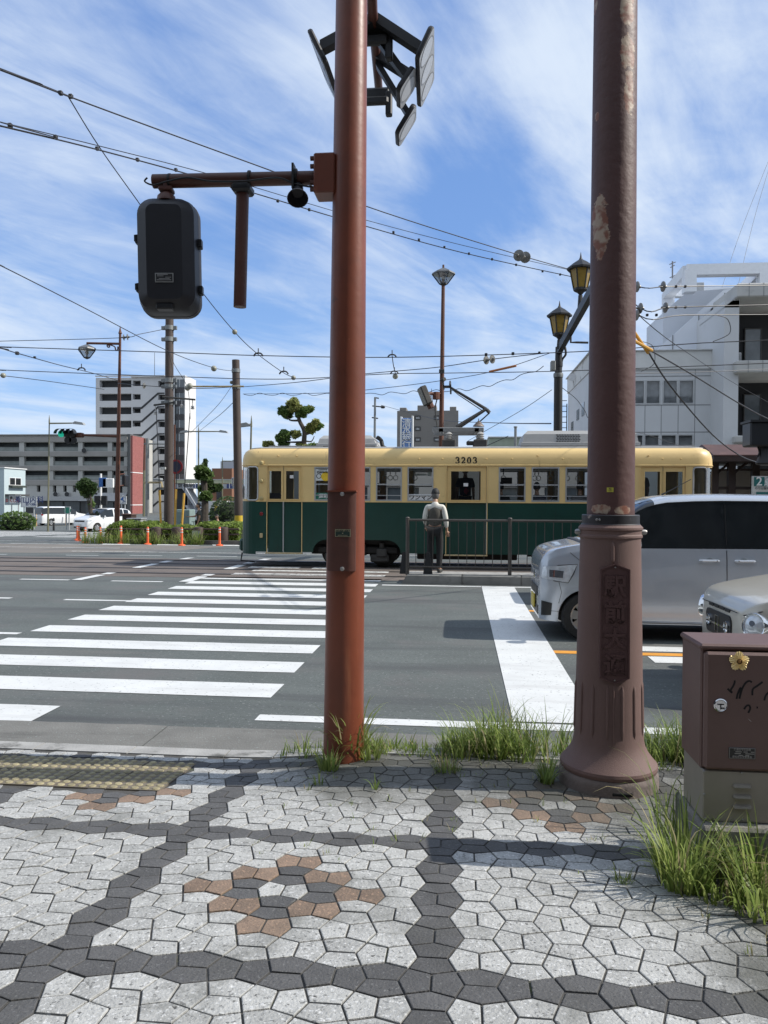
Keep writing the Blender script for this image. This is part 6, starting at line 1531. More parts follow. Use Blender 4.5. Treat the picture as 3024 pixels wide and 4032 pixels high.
mb.add([(lx(-260), YL, lz(768)), (lx(832), YL, lz(768)), (lx(832), YL + 3, lz(768)), (lx(-260), YL + 3, lz(768))], [(0, 1, 2, 3)]); mb.build('front_wall', BLKW, lb, smooth=0)
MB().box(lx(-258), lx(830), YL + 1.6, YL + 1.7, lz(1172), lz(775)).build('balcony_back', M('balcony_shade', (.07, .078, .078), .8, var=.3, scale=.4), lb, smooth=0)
for c, d in ((778, 812), (876, 906), (971, 1000), (1066, 1096)): MB().box(lx(-262), lx(834), YL - .25, YL - .003, lz(d), lz(c)).build('facade_band', BAND, lb, smooth=0)
for c, d in rows:
    for a, b in bays:
        mb = MB().box(lx(a), lx(b), YL + .25, YL + .32, lz(c + 34), lz(c + 30)); mb.box(lx(a), lx(b), YL + .3, YL + .34, lz(d - 2), lz(c + 36))
        mb.build('balcony_rail', M('rail_glass_green', (.22, .24, .225), .5, var=.25, scale=.6), lb, smooth=0)
MB().box(lx(-262), lx(600), YL - 1.5, YL + .3, lz(1200), lz(1172)).build('canopy', M('canopy_grey', (.38, .38, .38), .7), lb, smooth=0)
MB().prism([(lx(535), YL - 1.6, lz(1200)), (lx(835), YL - 1.6, lz(1200)), (lx(835), YL - .3, lz(1146)), (lx(560), YL - .3, lz(1150))], (0, .3, 0)).build('entrance_awning', M('canopy_grey', (0, 0, 0)), lb, smooth=0)
MB().box(lx(-258), lx(832), YL + .2, YL + 2, GL, lz(1200)).build('shopfront', M('shop_dark', (.06, .062, .066), .3, var=.4, scale=.3), lb, smooth=0)
for a, b in ((330, 410), (425, 520), (560, 640), (690, 740)): MB().box(lx(a), lx(b), YL - .02, YL + .2, lz(1290), lz(1206)).build('shop_window', LGLASS, lb, smooth=0)
for a, b, c in ((358, 384, 1158), (433, 459, 1158), (618, 640, 1158), (548, 566, 870)): 
    ac = MB().bbox(lx(a), lx(b), YL - .5, YL - .02, lz(c + 12), lz(c - 12), .05).build('air_conditioner', M('ac_white', (.5, .5, .5), .6), lb); MB().lathe([(.45, 0), (.45, .04)], ((lx(a) + lx(b)) / 2, YL - .5, lz(c)), 14, axis=(0, -1, 0)).build('fan_grille', WALLD, ac)
REDT = M('red_tile', (.26, .09, .08), .7, var=.2, scale=3, spots=[((.36, .15, .135), 5, .55, .1)])
rb = thing('tiled_building', 'red tiled building end with dark edges beside the apartment tower', 'building', (lx(890), YL - 1, GL))
TXr = aty(*ZB(866, 900), YL - 2).x; TYb = TXr / (aty(*ZB(944, 900), YL).x / YL)
MB().box(aty(*ZB(853, 900), YL - 2).x, TXr, YL - 2, TYb, GL, lz(778)).build('tiled_wall', REDT, rb, smooth=0)
mb = MB().box(aty(*ZB(833, 900), YL - 2.2).x, aty(*ZB(853, 900), YL - 2).x, YL - 2.2, YL + 3, GL, lz(768)); mb.build('corner_column', M('column_dark', (.09, .09, .09), .7), rb, smooth=0)
for y_ in (1012, 1222): MB().box(aty(*ZB(853, 900), YL - 2).x, TXr + .05, YL - 2.06, TYb - .5, lz(y_ + 5), lz(y_)).build('pale_band', WHITE, rb, smooth=0)
MB().box(lx(-262), lx(848), YL - .5, YL + 3, lz(768), lz(762)).build('roof_edge', BAND, rb, smooth=0)
# --- small pale blue house with signs
YH = 62.0; hx_, hz_ = pY(ZB, YH); GH = rz(62)
ho = thing('pale_blue_house', 'small pale blue flat roofed house with one window and a flower box', 'house', (hx_(60), YH + 4, GH))
PBL = M('house_pale_blue', (.42, .50, .52), .8, var=.05, scale=.6)
HX = hx_(27); HD = aty(*ZB(166, 985), 70).x; HD = HX / (HD / 70)
mb = MB().box(hx_(-160), HX, YH, HD, GH, hz_(985)); mb.build('wall', PBL, ho, smooth=0)
def hy(px): q = aty(*ZB(px, 985), 70); return HX / (q.x / 70)
MB().box(hx_(-162), HX + .1, YH - .1, HD + .1, hz_(985), hz_(979)).build('roof_edge', WHITE, ho, smooth=0)
def sidebox(pa, pb, za, zb2, d0, d1): return MB().box(HX + d0, HX + d1, hy(pa), hy(pb), hz_(za), hz_(zb2))
wn = sidebox(60, 137, 1097, 1045, -.02, .03).build('window', WHITE, ho, smooth=0)
for a, b in ((63, 96), (101, 134)): sidebox(a, b, 1094, 1048, .03, .035).build('pane', DKGLASS, wn, smooth=0)
sidebox(56, 150, 1112, 1098, .0, .35).build('flower_box', M('box_dark', (.04, .05, .04), .7), ho, smooth=0)
sidebox(32, 130, 1172, 1158, 0, .9).build('porch_roof', M('porch_dark', (.06, .06, .06), .7), ho, smooth=0)
def signboard(name, label, x0, x1, y0, y1, Y, board, rowsx, legs=True, Zf=ZB, edge=FRAMEM):
    fx, fz = pY(Zf, Y); g = rz(Y); o = thing(name, label, 'sign', (fx((x0 + x1) / 2), Y, g))
    bd = MB().box(fx(x0), fx(x1), Y - .05, Y + .05, fz(y1), fz(y0)).build('board', board, o, smooth=0)
    MB().frame(fx(x0) - .06, fx(x1) + .06, fz(y1) - .06, fz(y0) + .06, .06, Y - .07, Y + .06).build('frame', edge, o, smooth=0)
    if legs:
        for x in (x0 + (x1 - x0) * .15, x0 + (x1 - x0) * .85): MB().cyl((fx(x), Y, g), (fx(x), Y, fz(y1)), .05, n=8).build('leg', FRAMEM, o)
    for txt, xx, yy, sz, mt in rowsx: textmesh(txt, sz, (fx(xx), Y - .055, fz(yy)), (1, 0, 0), (0, 0, 1), mt, bd, depth=.01, bold=.008)
    return o
NAVYI = M('ink_navy', (.03, .05, .16), .6); REDI = M('ink_red', (.35, .04, .04), .6)
signboard('clinic_sign', 'white roadside board with dark blue writing, right of the pale blue house', 143, 236, 1181, 1240, 60.0, WHITE, [('横山内科', 195, 1198, .62, NAVYI), ('北へ50m', 205, 1226, .26, NAVYI)])
signboard('small_sign', 'small white board with red writing in front of the pale blue house', 66, 130, 1172, 1216, 60.5, WHITE, [('豊川堂', 97, 1184, .28, INK), ('まんじゅう', 97, 1202, .34, REDI)])
signboard('parking_sign', 'white upright board with a green round mark between the two white cars', 430, 455, 1243, 1283, 58.0, WHITE, [('●', 442, 1268, .75, M('mark_green', (.03, .22, .15), .6))])
signboard('route_sign', 'blue direction sign on a thin post beside the rusty lamp post', 790, 822, 1172, 1215, 58.0, M('sign_blue', (.03, .11, .32), .6), [('↑', 806, 1190, .8, WHITE), ('豊橋', 806, 1208, .3, WHITE)])
# --- bank building and its sign
YK = 180.0; kx, kz = pY(Z3, YK); GK = rz(180)
bk = thing('grey_building', 'brown grey six storey building seen over the tram roof', 'building', (kx(500), YK + 6, GK))
rowsb = [1108, 1184, 1259]
hs = [(kx(a), kx(b), kz(y + 30), kz(y)) for y in rowsb + [1335, 1411] for a, b in ((408, 450), (540, 583))]
mb = MB().holes(kx(287), kx(708), GK, kz(1075), hs, YK, .3); mb.box(kx(287), kx(708), YK + .5, YK + 12, GK, kz(1075)); mb.build('wall', M('bank_wall', (.185, .172, .158), .85, var=.08, scale=.15, spots=[((.14, .13, .12), .2, .58, .1)]), bk, smooth=0)
for h_ in hs: 
    f_ = MB().frame(h_[0], h_[1], h_[2], h_[3], .25, YK - .1, YK + .2).build('window', M('frame_dark', (.05, .048, .046), .6), bk, smooth=0); MB().box(h_[0], h_[1], YK + .2, YK + .3, h_[2], h_[3]).build('pane', CURT, f_, smooth=0)
for a, b, c in ((300, 347, 1045), (423, 556, 1030), (648, 694, 1041)): MB().bbox(kx(a), kx(b), YK + 2, YK + 7, kz(1075), kz(c), .1).build('roof_plant', M('bank_wall', (0, 0, 0)), bk, smooth=0)
for a in (512, 518, 526): MB().cyl((kx(a), YK + 4, kz(1032)), (kx(a), YK + 4, kz(905 if a == 518 else 950)), .07, n=5).build('aerial', UNDER2, bk)
YS = 85.0; sx_, sz_ = pY(Z3, YS); GS = rz(85)
bs = thing('bank_sign', 'tall blue bank sign with white vertical writing above the tram roof', 'sign', (sx_(355), YS, GS))
bd = MB().bbox(sx_(323), sx_(388), YS - .4, YS + .4, sz_(1420), sz_(1128), .04).build('board', M('sign_pale_blue', (.115, .21, .44), .5, var=.05), bs)
for a, b, t_ in ((311, 322, 1118), (389, 399, 1112)): MB().box(sx_(a), sx_(b), YS - .5, YS + .5, GS, sz_(t_)).build('white_fin', WHITE, bs, smooth=0)
s_ = abs(sz_(1160) - sz_(1200)) * 1.0
for i, ch in enumerate('清水銀行'): textmesh(ch, 1.05, (sx_(355), YS - .43, sz_(1167 + i * 47)), (1, 0, 0), (0, 0, 1), WHITE, bd, name='sign_character', depth=.04, bold=.012)
# --- pale green shed and other far things above the tram
YG = 70.0; gx_, gz_ = pY(Z3, YG); GG = rz(70)
sh = thing('pale_green_building', 'pale green corrugated building peeping over the right of the tram roof', 'building', (gx_(1050), YG + 3, GG))
MB().box(gx_(920), gx_(1175), YG, YG + 8, GG, gz_(1262)).build('wall', M('corrugated_green', (.30, .34, .27), .7, var=.08, scale=2), sh, smooth=0); MB().box(gx_(914), gx_(1180), YG - .2, YG + 8.2, gz_(1262), gz_(1256)).build('roof_edge', WHITE, sh, smooth=0)
tb = thing('terminal_building', 'low beige building seen through the windows of the tram', 'building', (3, 46, rz(46)))
mb = MB().holes(-9.0, 8.0, rz(46), 3.9, [(-7.5 + k * 3.1, -5.6 + k * 3.1, .7, 2.4) for k in range(5)], 46, .2); mb.box(-9, 8, 46.3, 54, rz(46), 3.9); mb.build('wall', M('beige_wall', (.48, .43, .38), .85, var=.08, scale=.5), tb, smooth=0)
for k in range(5): MB().box(-7.5 + k * 3.1, -5.6 + k * 3.1, 46.2, 46.25, .7, 2.4).build('window', LGLASS, tb, smooth=0)
# --- brown shops and white shop left of the tram
YB = 90.0; bx_, bz_ = pY(ZB, YB); GB_ = rz(90)
br = thing('brown_shop_building', 'brown building with a white ground floor shop beyond the footbridge', 'building', (bx_(1440), YB + 5, GB_))
MB().box(bx_(1385), bx_(1515), YB, YB + 9, bz_(1195), bz_(985)).build('upper_wall', M('shop_brown', (.20, .095, .055), .8, var=.08), br, smooth=0)
MB().box(bx_(1340), bx_(1500), YB - 1, YB + 9, GB_, bz_(1195)).build('shop_wall', M('shop_white', (.60, .60, .58), .8, var=.06), br, smooth=0)
MB().box(bx_(1418), bx_(1450), YB - .2, YB + .2, bz_(1190), bz_(1130)).build('window', DKGLASS, br, smooth=0); MB().box(bx_(1395), bx_(1460), YB - 1.1, YB - .9, GB_, bz_(1240)).build('shopfront', DKGLASS, br, smooth=0)
MB().box(bx_(1425), bx_(1438), YB - 1.3, YB - 1.1, bz_(1260), bz_(1200)).build('yellow_banner', M('banner_yellow', (.55, .38, .03), .7), br, smooth=0)
gb = thing('white_office', 'pale grey office building half hidden behind the pole left of the tram', 'building', (bx_(1560), YB + 12, GB_))
MB().box(bx_(1490), bx_(1680), YB + 6, YB + 16, GB_, bz_(985)).build('wall', M('office_pale', (.42, .43, .45), .8, var=.06, scale=.4), gb, smooth=0)
for y_ in (1020, 1075, 1150): MB().box(bx_(1497), bx_(1530), YB + 5.8, YB + 6, bz_(y_ + 22), bz_(y_)).build('window', LGLASS, gb, smooth=0)
pb3 = thing('pale_building', 'pale building with a small dark blue sign just right of the apartment tower', 'building', (bx_(1290), YB + 20, GB_))
MB().box(bx_(1205), bx_(1330), YB + 14, YB + 24, GB_, bz_(900)).build('wall', M('office_pale', (0, 0, 0)), pb3, smooth=0); MB().box(bx_(1278), bx_(1325), YB + 12, YB + 13.9, bz_(992), bz_(965)).build('roof_sign', NAVYI, pb3, smooth=0)
# distant rows closing the skyline
for i, (x0, x1, Y, h_, c_) in enumerate(((-420, -190, 260, 9, .24), (-190, -118, 210, 7, .30), (-62, -40, 230, 10, .26), (-44, -30, 200, 12, .32), (-30, -6, 240, 8, .22), (-8, 40, 230, 7, .28), (60, 200, 200, 14, .25), (200, 420, 260, 12, .22))):
    o = thing('distant_building', ['grey row of low roofs at the far left edge of the skyline', 'pale low roofs behind the office block', 'grey flat roofed block in the distance behind the pole cluster', 'pale block in the distance behind the footbridge stairs', 'low grey roofs hidden far behind the tram', 'beige low roofs far behind the tram pantograph', 'grey roofs far behind the stop shelter', 'low grey roofs at the far right of the skyline'][i], 'building', ((x0 + x1) / 2, Y, rz(200)))
    MB().box(x0, x1, Y, Y + 12, rz(200), rz(200) + h_).build('wall', M('distant_wall%d' % i, (c_, c_, c_ * 1.03), .9, var=.15, scale=.1), o, smooth=0)
    mb = MB().box(x0 - .5, x1 + .5, Y - .5, Y + 12.5, rz(200) + h_, rz(200) + h_ + .5); mb.build('roof_edge', BAND, o, smooth=0)
# --- footbridge
YF_ = 80.0; fx_, fz_ = pY(ZB, YF_); GF = rz(80)
fb_ = thing('footbridge', 'pedestrian footbridge with pale railing, beam with road signs and a stairway', 'bridge', (fx_(1340), YF_, GF))
MB().box(fx_(1120), fx_(1640), YF_, YF_ + 2.5, fz_(1115), fz_(1086)).build('beam', M('bridge_beam', (.40, .41, .43), .7, var=.06), fb_, smooth=0)
mb = MB().box(fx_(1120), fx_(1640), YF_ - .05, YF_, fz_(1082), fz_(1060)); mb.build('railing', M('bridge_rail', (.42, .43, .30), .7, var=.15, scale=2), fb_, smooth=0)
MB().box(fx_(1120), fx_(1640), YF_ - .1, YF_ - .06, fz_(1060), fz_(1055)).build('handrail', FRAMEM, fb_, smooth=0)
MB().prism([(fx_(1198), YF_ - .4, fz_(1115)), (fx_(1222), YF_ - .4, fz_(1115)), (fx_(1290), YF_ - .4, fz_(1225)), (fx_(1278), YF_ - .4, fz_(1235))], (0, 2, 0)).build('stair_flight_or_opening', M('bridge_beam', (0, 0, 0)), fb_, smooth=0)
MB().prism([(fx_(1215), YF_ - .4, fz_(1225)), (fx_(1232), YF_ - .4, fz_(1225)), (fx_(1290), YF_ - .4, fz_(1315)), (fx_(1272), YF_ - .4, fz_(1318))], (0, 2, 0)).build('stair_flight_or_opening', M('bridge_beam', (0, 0, 0)), fb_, smooth=0)
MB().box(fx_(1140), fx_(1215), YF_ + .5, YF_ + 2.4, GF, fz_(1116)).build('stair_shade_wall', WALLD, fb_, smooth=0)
for a in (1205, 1560): MB().box(fx_(a), fx_(a + 14), YF_ + .5, YF_ + 1.5, GF, fz_(1115)).build('pier', M('bridge_beam', (0, 0, 0)), fb_, smooth=0)
for a, b, c, d, t_ in ((1268, 1290, 1088, 1113, '1'), (1484, 1520, 1086, 1114, '1')):
    s_ = MB().box(fx_(a), fx_(b), YF_ - .12, YF_ - .1, fz_(d), fz_(c)).build('route_shield', NAVYI, fb_, smooth=0); textmesh(t_, .8, (fx_((a + b) / 2), YF_ - .13, fz_((c + d) / 2)), (1, 0, 0), (0, 0, 1), WHITE, s_, depth=.01)
textmesh('豊橋駅前', .62, (fx_(1232), YF_ - .03, fz_(1094)), (1, 0, 0), (0, 0, 1), INK, fb_, depth=.02)

# ================================================================== RIGHT: grey building, balcony building, stop shelter
YR = 42.0; rx, rzz = pY(Z5, YR); GR = rz(42)
RW = M('panel_wall', (.58, .59, .60), .75, var=.05, scale=.4, spots=[((.48, .485, .49), .5, .6, .2)])
STW = M('stained_parapet', (.62, .62, .60), .85, var=.10, scale=.7, spots=[((.14, .13, .12), .55, .60, .12)])
XC0 = aty(2330, 1400, YR).x
grb = thing('grey_panel_building', 'pale grey panel clad building with curtained windows and a stained parapet', 'building', ((XC0 + rx(1415)) / 2, YR + 4, GR))
wins = [(a, b, 885, 1040) for a, b in ((680, 768), (776, 874), (878, 974), (986, 1084), (1088, 1188))] + [(a, b, 1232, 1330) for a, b in ((776, 868), (872, 970), (978, 1080), (1086, 1186))]
hs = [(rx(a), rx(b), rzz(d), rzz(c)) for a, b, c, d in wins]
mb = MB().holes(XC0, rx(1415), GR, rzz(812), hs, YR, .12); mb.box(XC0 + .3, rx(1415), YR + .4, YR + 9, GR, rzz(812)); mb.add([(XC0, YR, GR), (XC0, YR + 9, GR), (XC0, YR + 9, rzz(812)), (XC0, YR, rzz(812))], [(0, 1, 2, 3)]); mb.build('wall', RW, grb, smooth=0)
MB().box(XC0 - .05, rx(1418), YR - .12, YR + 9.1, rzz(818), rzz(703)).build('parapet', STW, grb, smooth=0)
MB().box(XC0 - .15, rx(1420), YR - .22, YR + 9.2, rzz(703), rzz(697)).build('coping', M('coping_white', (.5, .5, .49), .8), grb, smooth=0)
for h_ in hs:
    f_ = MB().frame(h_[0], h_[1], h_[2], h_[3], .06, YR - .02, YR + .08).build('window', FRAMEM, grb, smooth=0)
    mb = MB(); n_ = 14
    for i in range(n_):      # curtain folds behind the glass
        a, b = h_[0] + (h_[1] - h_[0]) * i / n_, h_[0] + (h_[1] - h_[0]) * (i + 1) / n_
        mb.add([(a, YR + .20, h_[2]), ((a + b) / 2, YR + .28, h_[2]), (b, YR + .20, h_[2]), (a, YR + .20, h_[3]), ((a + b) / 2, YR + .28, h_[3]), (b, YR + .20, h_[3])], [(0, 1, 4, 3), (1, 2, 5, 4)])
    mb.build('curtain', CURT, f_, smooth=0)
    MB().add([(h_[0], YR + .06, h_[2]), (h_[1], YR + .06, h_[2]), (h_[1], YR + .06, h_[3]), (h_[0], YR + .06, h_[3])], [(0, 1, 2, 3)]).build('pane', GLASS('building_glass', (.85, .87, .88), .06), f_, smooth=0)
SEAM = M('panel_seam', (.20, .205, .21), .8)
for a in (876, 980, 1088, 1194, 1316):
    MB().box(rx(a) - .015, rx(a) + .015, YR - .006, YR + .01, GR, rzz(880 if a < 1190 else 820) if a > 1190 else rzz(1048)).build('panel_joint', SEAM, grb, smooth=0)
for y_ in (862, 1046, 1218): MB().box(XC0, rx(1415), YR - .008, YR + .012, rzz(y_) - .02, rzz(y_) + .02).build('panel_joint', SEAM, grb, smooth=0)
for y0, zt_, zb_3 in ((YR + 2.3, 985, 1075), (YR + 4.2, 1005, 1080), (YR + 6.5, 1065, 1140)):
    MB().box(XC0 - .03, XC0 + .02, y0, y0 + .9, rzz(zb_3), rzz(zt_)).build('window', LGLASS, grb, smooth=0)
ad = MB().lathe([(.02, 0), (.24, .08), (.25, .09)], (XC0 - .2, YR + 5.5, rzz(760)), 18, axis=(-.5, -.8, .25)); ad.cyl((XC0 - .1, YR + 5.6, rzz(830)), (XC0 - .2, YR + 5.5, rzz(765)), .03, n=6)
ad.build('roof_dish', M('dish_white', (.5, .5, .5), .6), grb)
# ladder at the far corner
mb = MB()
for q in (0, .5): mb.cyl((XC0 - .1 - q, YR + 8.8, GR + 1), (XC0 - .1 - q, YR + 8.8, rzz(900)), .035, n=5)
for k in range(22): mb.cyl((XC0 - .1, YR + 8.8, GR + 1.3 + k * .35), (XC0 - .6, YR + 8.8, GR + 1.3 + k * .35), .025, n=5)
mb.build('wall_ladder', UNDER2, grb)
# upper white stair block and roof frame
UPW = M('upper_white', (.62, .65, .70), .75, var=.04, scale=.4)
upb = thing('white_roof_block', 'bluish white stepped rooftop block with sloping parapets and an open frame', 'building', (rx(1250), YR + 6, rzz(700)))
def P5(x, y, Y): return tuple(aty(*Z5(x, y), Y))
mb = MB().prism([P5(988, 720, YR + 4.5), P5(990, 455, YR + 4.5), P5(1145, 322, YR + 4.5), P5(1560, 290, YR + 4.5), P5(1560, 720, YR + 4.5)], (0, 4, 0)); mb.build('stair_block', UPW, upb, smooth=0)
mb = MB().prism([P5(925, 715, YR + 2.5), P5(1215, 455, YR + 2.5), P5(1378, 310, YR + 2.5), P5(1440, 300, YR + 2.5), P5(1440, 715, YR + 2.5)], (0, .35, 0)); mb.build('sloping_parapet', M('upper_white2', (.70, .73, .78), .75, var=.04, scale=.4), upb, smooth=0)
for x_ in (1052, 1216, 1380): MB().box(aty(*Z5(x_, 600), YR + 2.48).x - .02, aty(*Z5(x_, 600), YR + 2.48).x + .02, YR + 2.46, YR + 2.5, rzz(700), aty(*Z5(x_, 700 - (x_ - 925) * .8 if x_ < 1300 else 330), YR + 2.5).z).build('panel_joint', SEAM, upb, smooth=0)
def bar5(pts, Y0, Y1, w_):
    a, b = Vector(P5(*pts[0], Y0)), Vector(P5(*pts[1], Y1)); d_ = (b - a).normalized(); s1 = d_.cross(Vector((0, 1, 0))) if abs(d_.y) < .8 else Vector((1, 0, 0)); s1.normalize(); s2 = d_.cross(s1).normalized()
    return MB().prism([a - s1 * w_ - s2 * w_, a + s1 * w_ - s2 * w_, a + s1 * w_ + s2 * w_, a - s1 * w_ + s2 * w_], b - a)
FW = M('frame_white', (.74, .76, .79), .75, var=.04)
for pts, y0, y1, w_ in (([(1133, 190), (1659 + 60, 178)], YR + 3, YR + 3, .30), ([(1156, 190), (1156, 330)], YR + 3, YR + 3, .32), ([(1632, 180), (1632, 330)], YR + 3, YR + 3, .32), ([(1150, 190), (1018, 340)], YR + 3.0, YR + 9.5, .30), ([(1022, 330), (1022, 700)], YR + 9.5, YR + 9.5, .32), ([(1620, 195), (1480, 330)], YR + 3.0, YR + 9.5, .30), ([(1010, 330), (1500, 325)], YR + 9.5, YR + 9.5, .28)):
    bar5(pts, y0, y1, w_).build('frame_beam', FW, upb, smooth=0)
mb = MB().cyl(P5(1050, 240, YR + 9), P5(1050, 128, YR + 9), .05, n=5)
for yy, w_ in ((140, 20), (160, 14), (225, 18)): mb.cyl(P5(1050 - w_, yy + 8, YR + 9), P5(1050 + w_, yy - 8, YR + 9), .03, n=4)
mb.build('television_aerial', M('aerial_grey', (.2, .2, .21), .5), upb)
MB().bbox(P5(1190, 300, YR + 6)[0], P5(1253, 300, YR + 6)[0], YR + 6, YR + 7.2, P5(1190, 330, YR + 6)[2], P5(1190, 262, YR + 6)[2], .03).build('roof_tank', M('tank_metal', (.35, .36, .37), .4, metal=.5), upb)
# balcony building
YQ = 40.0; qx, qz = pY(Z5, YQ); GQ = rz(40)
CNB = M('balcony_concrete', (.48, .475, .455), .85, var=.10, scale=.8, spots=[((.30, .295, .28), .9, .6, .12)])
bb_ = thing('balcony_building', 'concrete building with deep dark balconies at the right edge of the picture', 'building', (qx(1650), YQ + 4, GQ))
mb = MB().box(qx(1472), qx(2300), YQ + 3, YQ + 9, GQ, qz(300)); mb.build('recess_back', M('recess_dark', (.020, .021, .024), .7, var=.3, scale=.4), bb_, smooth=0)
MB().box(qx(1376), qx(1470), YQ, YQ + 8.8, GQ, qz(388)).build('pilaster', RW, bb_, smooth=0)
MB().prism([(qx(1376), YQ, qz(432)), (qx(1376), YQ, qz(428)), (qx(1436), YQ, qz(380)), (qx(1472), YQ, qz(380)), (qx(1472), YQ, qz(432))], (0, 4, 0)).build('pilaster_head', RW, bb_, smooth=0)
for c, d in ((297, 382), (778, 853), (1246, 1290), (1600, 1680)):
    MB().bbox(qx(1434), qx(2300), YQ - .5, YQ + 3.2, qz(d), qz(c), .05).build('balcony_slab', CNB, bb_, smooth=0)
    for a in (1508, 1600): MB().box(qx(a) - .012, qx(a) + .012, YQ - .51, YQ - .49, qz(d), qz(c)).build('slab_joint', SEAM, bb_, smooth=0)
for c, d in ((485, 740), (930, 1185)):
    for a, b in ((1476, 1538), (1542, 1597), (1640, 1760)):
        f_ = MB().frame(qx(a), qx(b), qz(d), qz(c), .05, YQ + 2.85, YQ + 3.0).build('window', M('frame_dark', (0, 0, 0)), bb_, smooth=0)
        MB().box(qx(a), qx(b), YQ + 2.9, YQ + 2.95, qz(d), qz(c)).build('pane', LGLASS, f_, smooth=0)
ac = MB().bbox(qx(1468), qx(1498), YQ + .2, YQ + .9, qz(770), qz(712), .03).build('air_conditioner', M('ac_white', (0, 0, 0)), bb_)
mb = MB()
for k in range(7): mb.box(qx(1470), qx(1496), YQ + .18, YQ + .2, qz(764 - k * 7), qz(761 - k * 7))
mb.build('vent_grille', SEAM, ac, smooth=0)
MB().cyl((qx(1415), YR - .25, GR), (qx(1415), YR - .25, qz(850)), .09, n=8).build('drain_pipe', UNDER2, bb_)
# stop shelter beyond the tram
YW = 23.0; wx_, wz_ = pY(Z5, YW)
ROOFB = M('shelter_roof', (.085, .040, .032), .6, var=.2, scale=2, spots=[((.13, .065, .05), 2, .58, .1)])
DBR = M('shelter_brown', (.030, .017, .014), .6, var=.2, scale=3)
shl = thing('stop_shelter', 'dark brown tram stop shelter with a sloping roof at the right', 'shelter', (wx_(1650), YW + 1, 0))
MB().prism([(wx_(1272), YW - .6, wz_(1378)), (wx_(1272), YW - .6, wz_(1370)), (wx_(1285), YW + .6, wz_(1288)), (wx_(1285), YW + .7, wz_(1288)), (wx_(1272), YW + 2.2, wz_(1378))], (12, 0, 0)).build('roof', ROOFB, shl, smooth=0)
MB().box(wx_(1272), wx_(1272) + 12, YW - .62, YW + 2.2, wz_(1410), wz_(1380)).build('fascia', DBR, shl, smooth=0)
for x_ in (1345, 1455, 1610, 1740, 1900): MB().bbox(wx_(x_) - .10, wx_(x_) + .10, YW + .2, YW + .4, 0, wz_(1400), .01).build('post', DBR, shl)
for x_ in (1345, 1455): MB().tube([(wx_(x_) , YW + .3, wz_(1490)), (wx_(x_) + .45, YW + .3, wz_(1405))], .04, 6).build('roof_brace', DBR, shl)
for c, d in ((1460, 1448), (1580, 1562), (1640, 1620)): MB().box(wx_(1340), wx_(1340) + 10, YW + .28, YW + .34, wz_(c), wz_(d)).build('rail', DBR, shl, smooth=0)
MB().box(wx_(1345), wx_(1345) + 10, YW + 1.4, YW + 1.45, .2, wz_(1450)).build('back_panel', M('shelter_panel', (.42, .38, .33), .8, var=.1, scale=1), shl, smooth=0)
MB().box(wx_(1310), wx_(1335), YW + .6, YW + 1, 0, wz_(1410)).build('end_panel', WHITE, shl, smooth=0)
MB().box(wx_(1272) - .6, 30, 21.0, 26, -.05, .20).build('stop_platform', M('platform_top', (0, 0, 0)), shl, smooth=0)
ss = thing('stop_sign', 'green and white stop number sign reading 2 under the shelter', 'sign', (wx_(1600), YW - .4, 0))
x0, x1 = wx_(1526), wx_(1860)
bd = MB().bbox(x0, x1, YW - .5, YW - .4, wz_(1720), wz_(1500), .01).build('board', M('sign_frame_white', (.5, .5, .48), .6), ss)
MB().box(x0 + .04, x1, YW - .512, YW - .5, wz_(1562), wz_(1506)).build('green_header', M('header_green', (.012, .12, .115), .5), bd, smooth=0)
MB().box(x0 + .10, x1, YW - .512, YW - .5, wz_(1612), wz_(1598)).build('green_stripe', M('header_green', (0, 0, 0)), bd, smooth=0)
textmesh('2', .34, (wx_(1567), YW - .514, wz_(1535)), (1, 0, 0), (0, 0, 1), WHITE, bd, depth=.004, bold=.004)
textmesh('駅前', .26, (wx_(1597), YW - .514, wz_(1541)), (1, 0, 0), (0, 0, 1), WHITE, bd, depth=.004, bold=.003, center=False)
textmesh('豊橋鉄道市内線', .085, (wx_(1597), YW - .514, wz_(1516)), (1, 0, 0), (0, 0, 1), WHITE, bd, depth=.004, center=False)
textmesh('のりば案内', .08, (wx_(1540), YW - .514, wz_(1576)), (1, 0, 0), (0, 0, 1), INK, bd, depth=.004, center=False)
for x_ in (x0 + .03, ): MB().cyl((x_, YW - .45, .2), (x_, YW - .45, wz_(1500)), .03, n=8).build('leg', FRAMEM, ss)
YX = 17.3; vx_, vz_ = pY(Z5, YX)
bxs = thing('signal_case', 'large black signal case hanging at the right edge above the shelter roof', 'signal', (vx_(1600), YX, vz_(1320)))
MB().bbox(vx_(1524), vx_(1800), YX - .25, YX + .25, vz_(1312), vz_(1160), .03).build('case', M('case_black', (.012, .014, .018), .4), bxs)
MB().box(vx_(1518), vx_(1800), YX - .3, YX + .3, vz_(1164), vz_(1150)).build('case_lid', BLACKM, bxs, smooth=0)
MB().lathe([(.18, vz_(1425)), (.20, vz_(1415)), (.15, vz_(1380)), (.13, vz_(1312))], (vx_(1650), YX, 0), 16).build('bell', BLACKM, bxs)
MB().tube(smooth([(vx_(1600), YX, vz_(1312)), (vx_(1604), YX - .05, vz_(1350)), (vx_(1590), YX - .05, vz_(1378))]), .02, 6).build('cable', CABLE, bxs)
# unseen block added behind the camera to shade the pavement side of everything
mb = MB(); FBK = M('shade_block_wall', (.10, .095, .09), .85, var=.2, scale=.4, spots=[((.02, .022, .025), .35, .5, .05), ((.26, .25, .24), .5, .6, .03)])
mb.box(-60, 70, -18, -9, 0, 14)
struct('unseen_shade_block', mb, FBK, smooth=0)
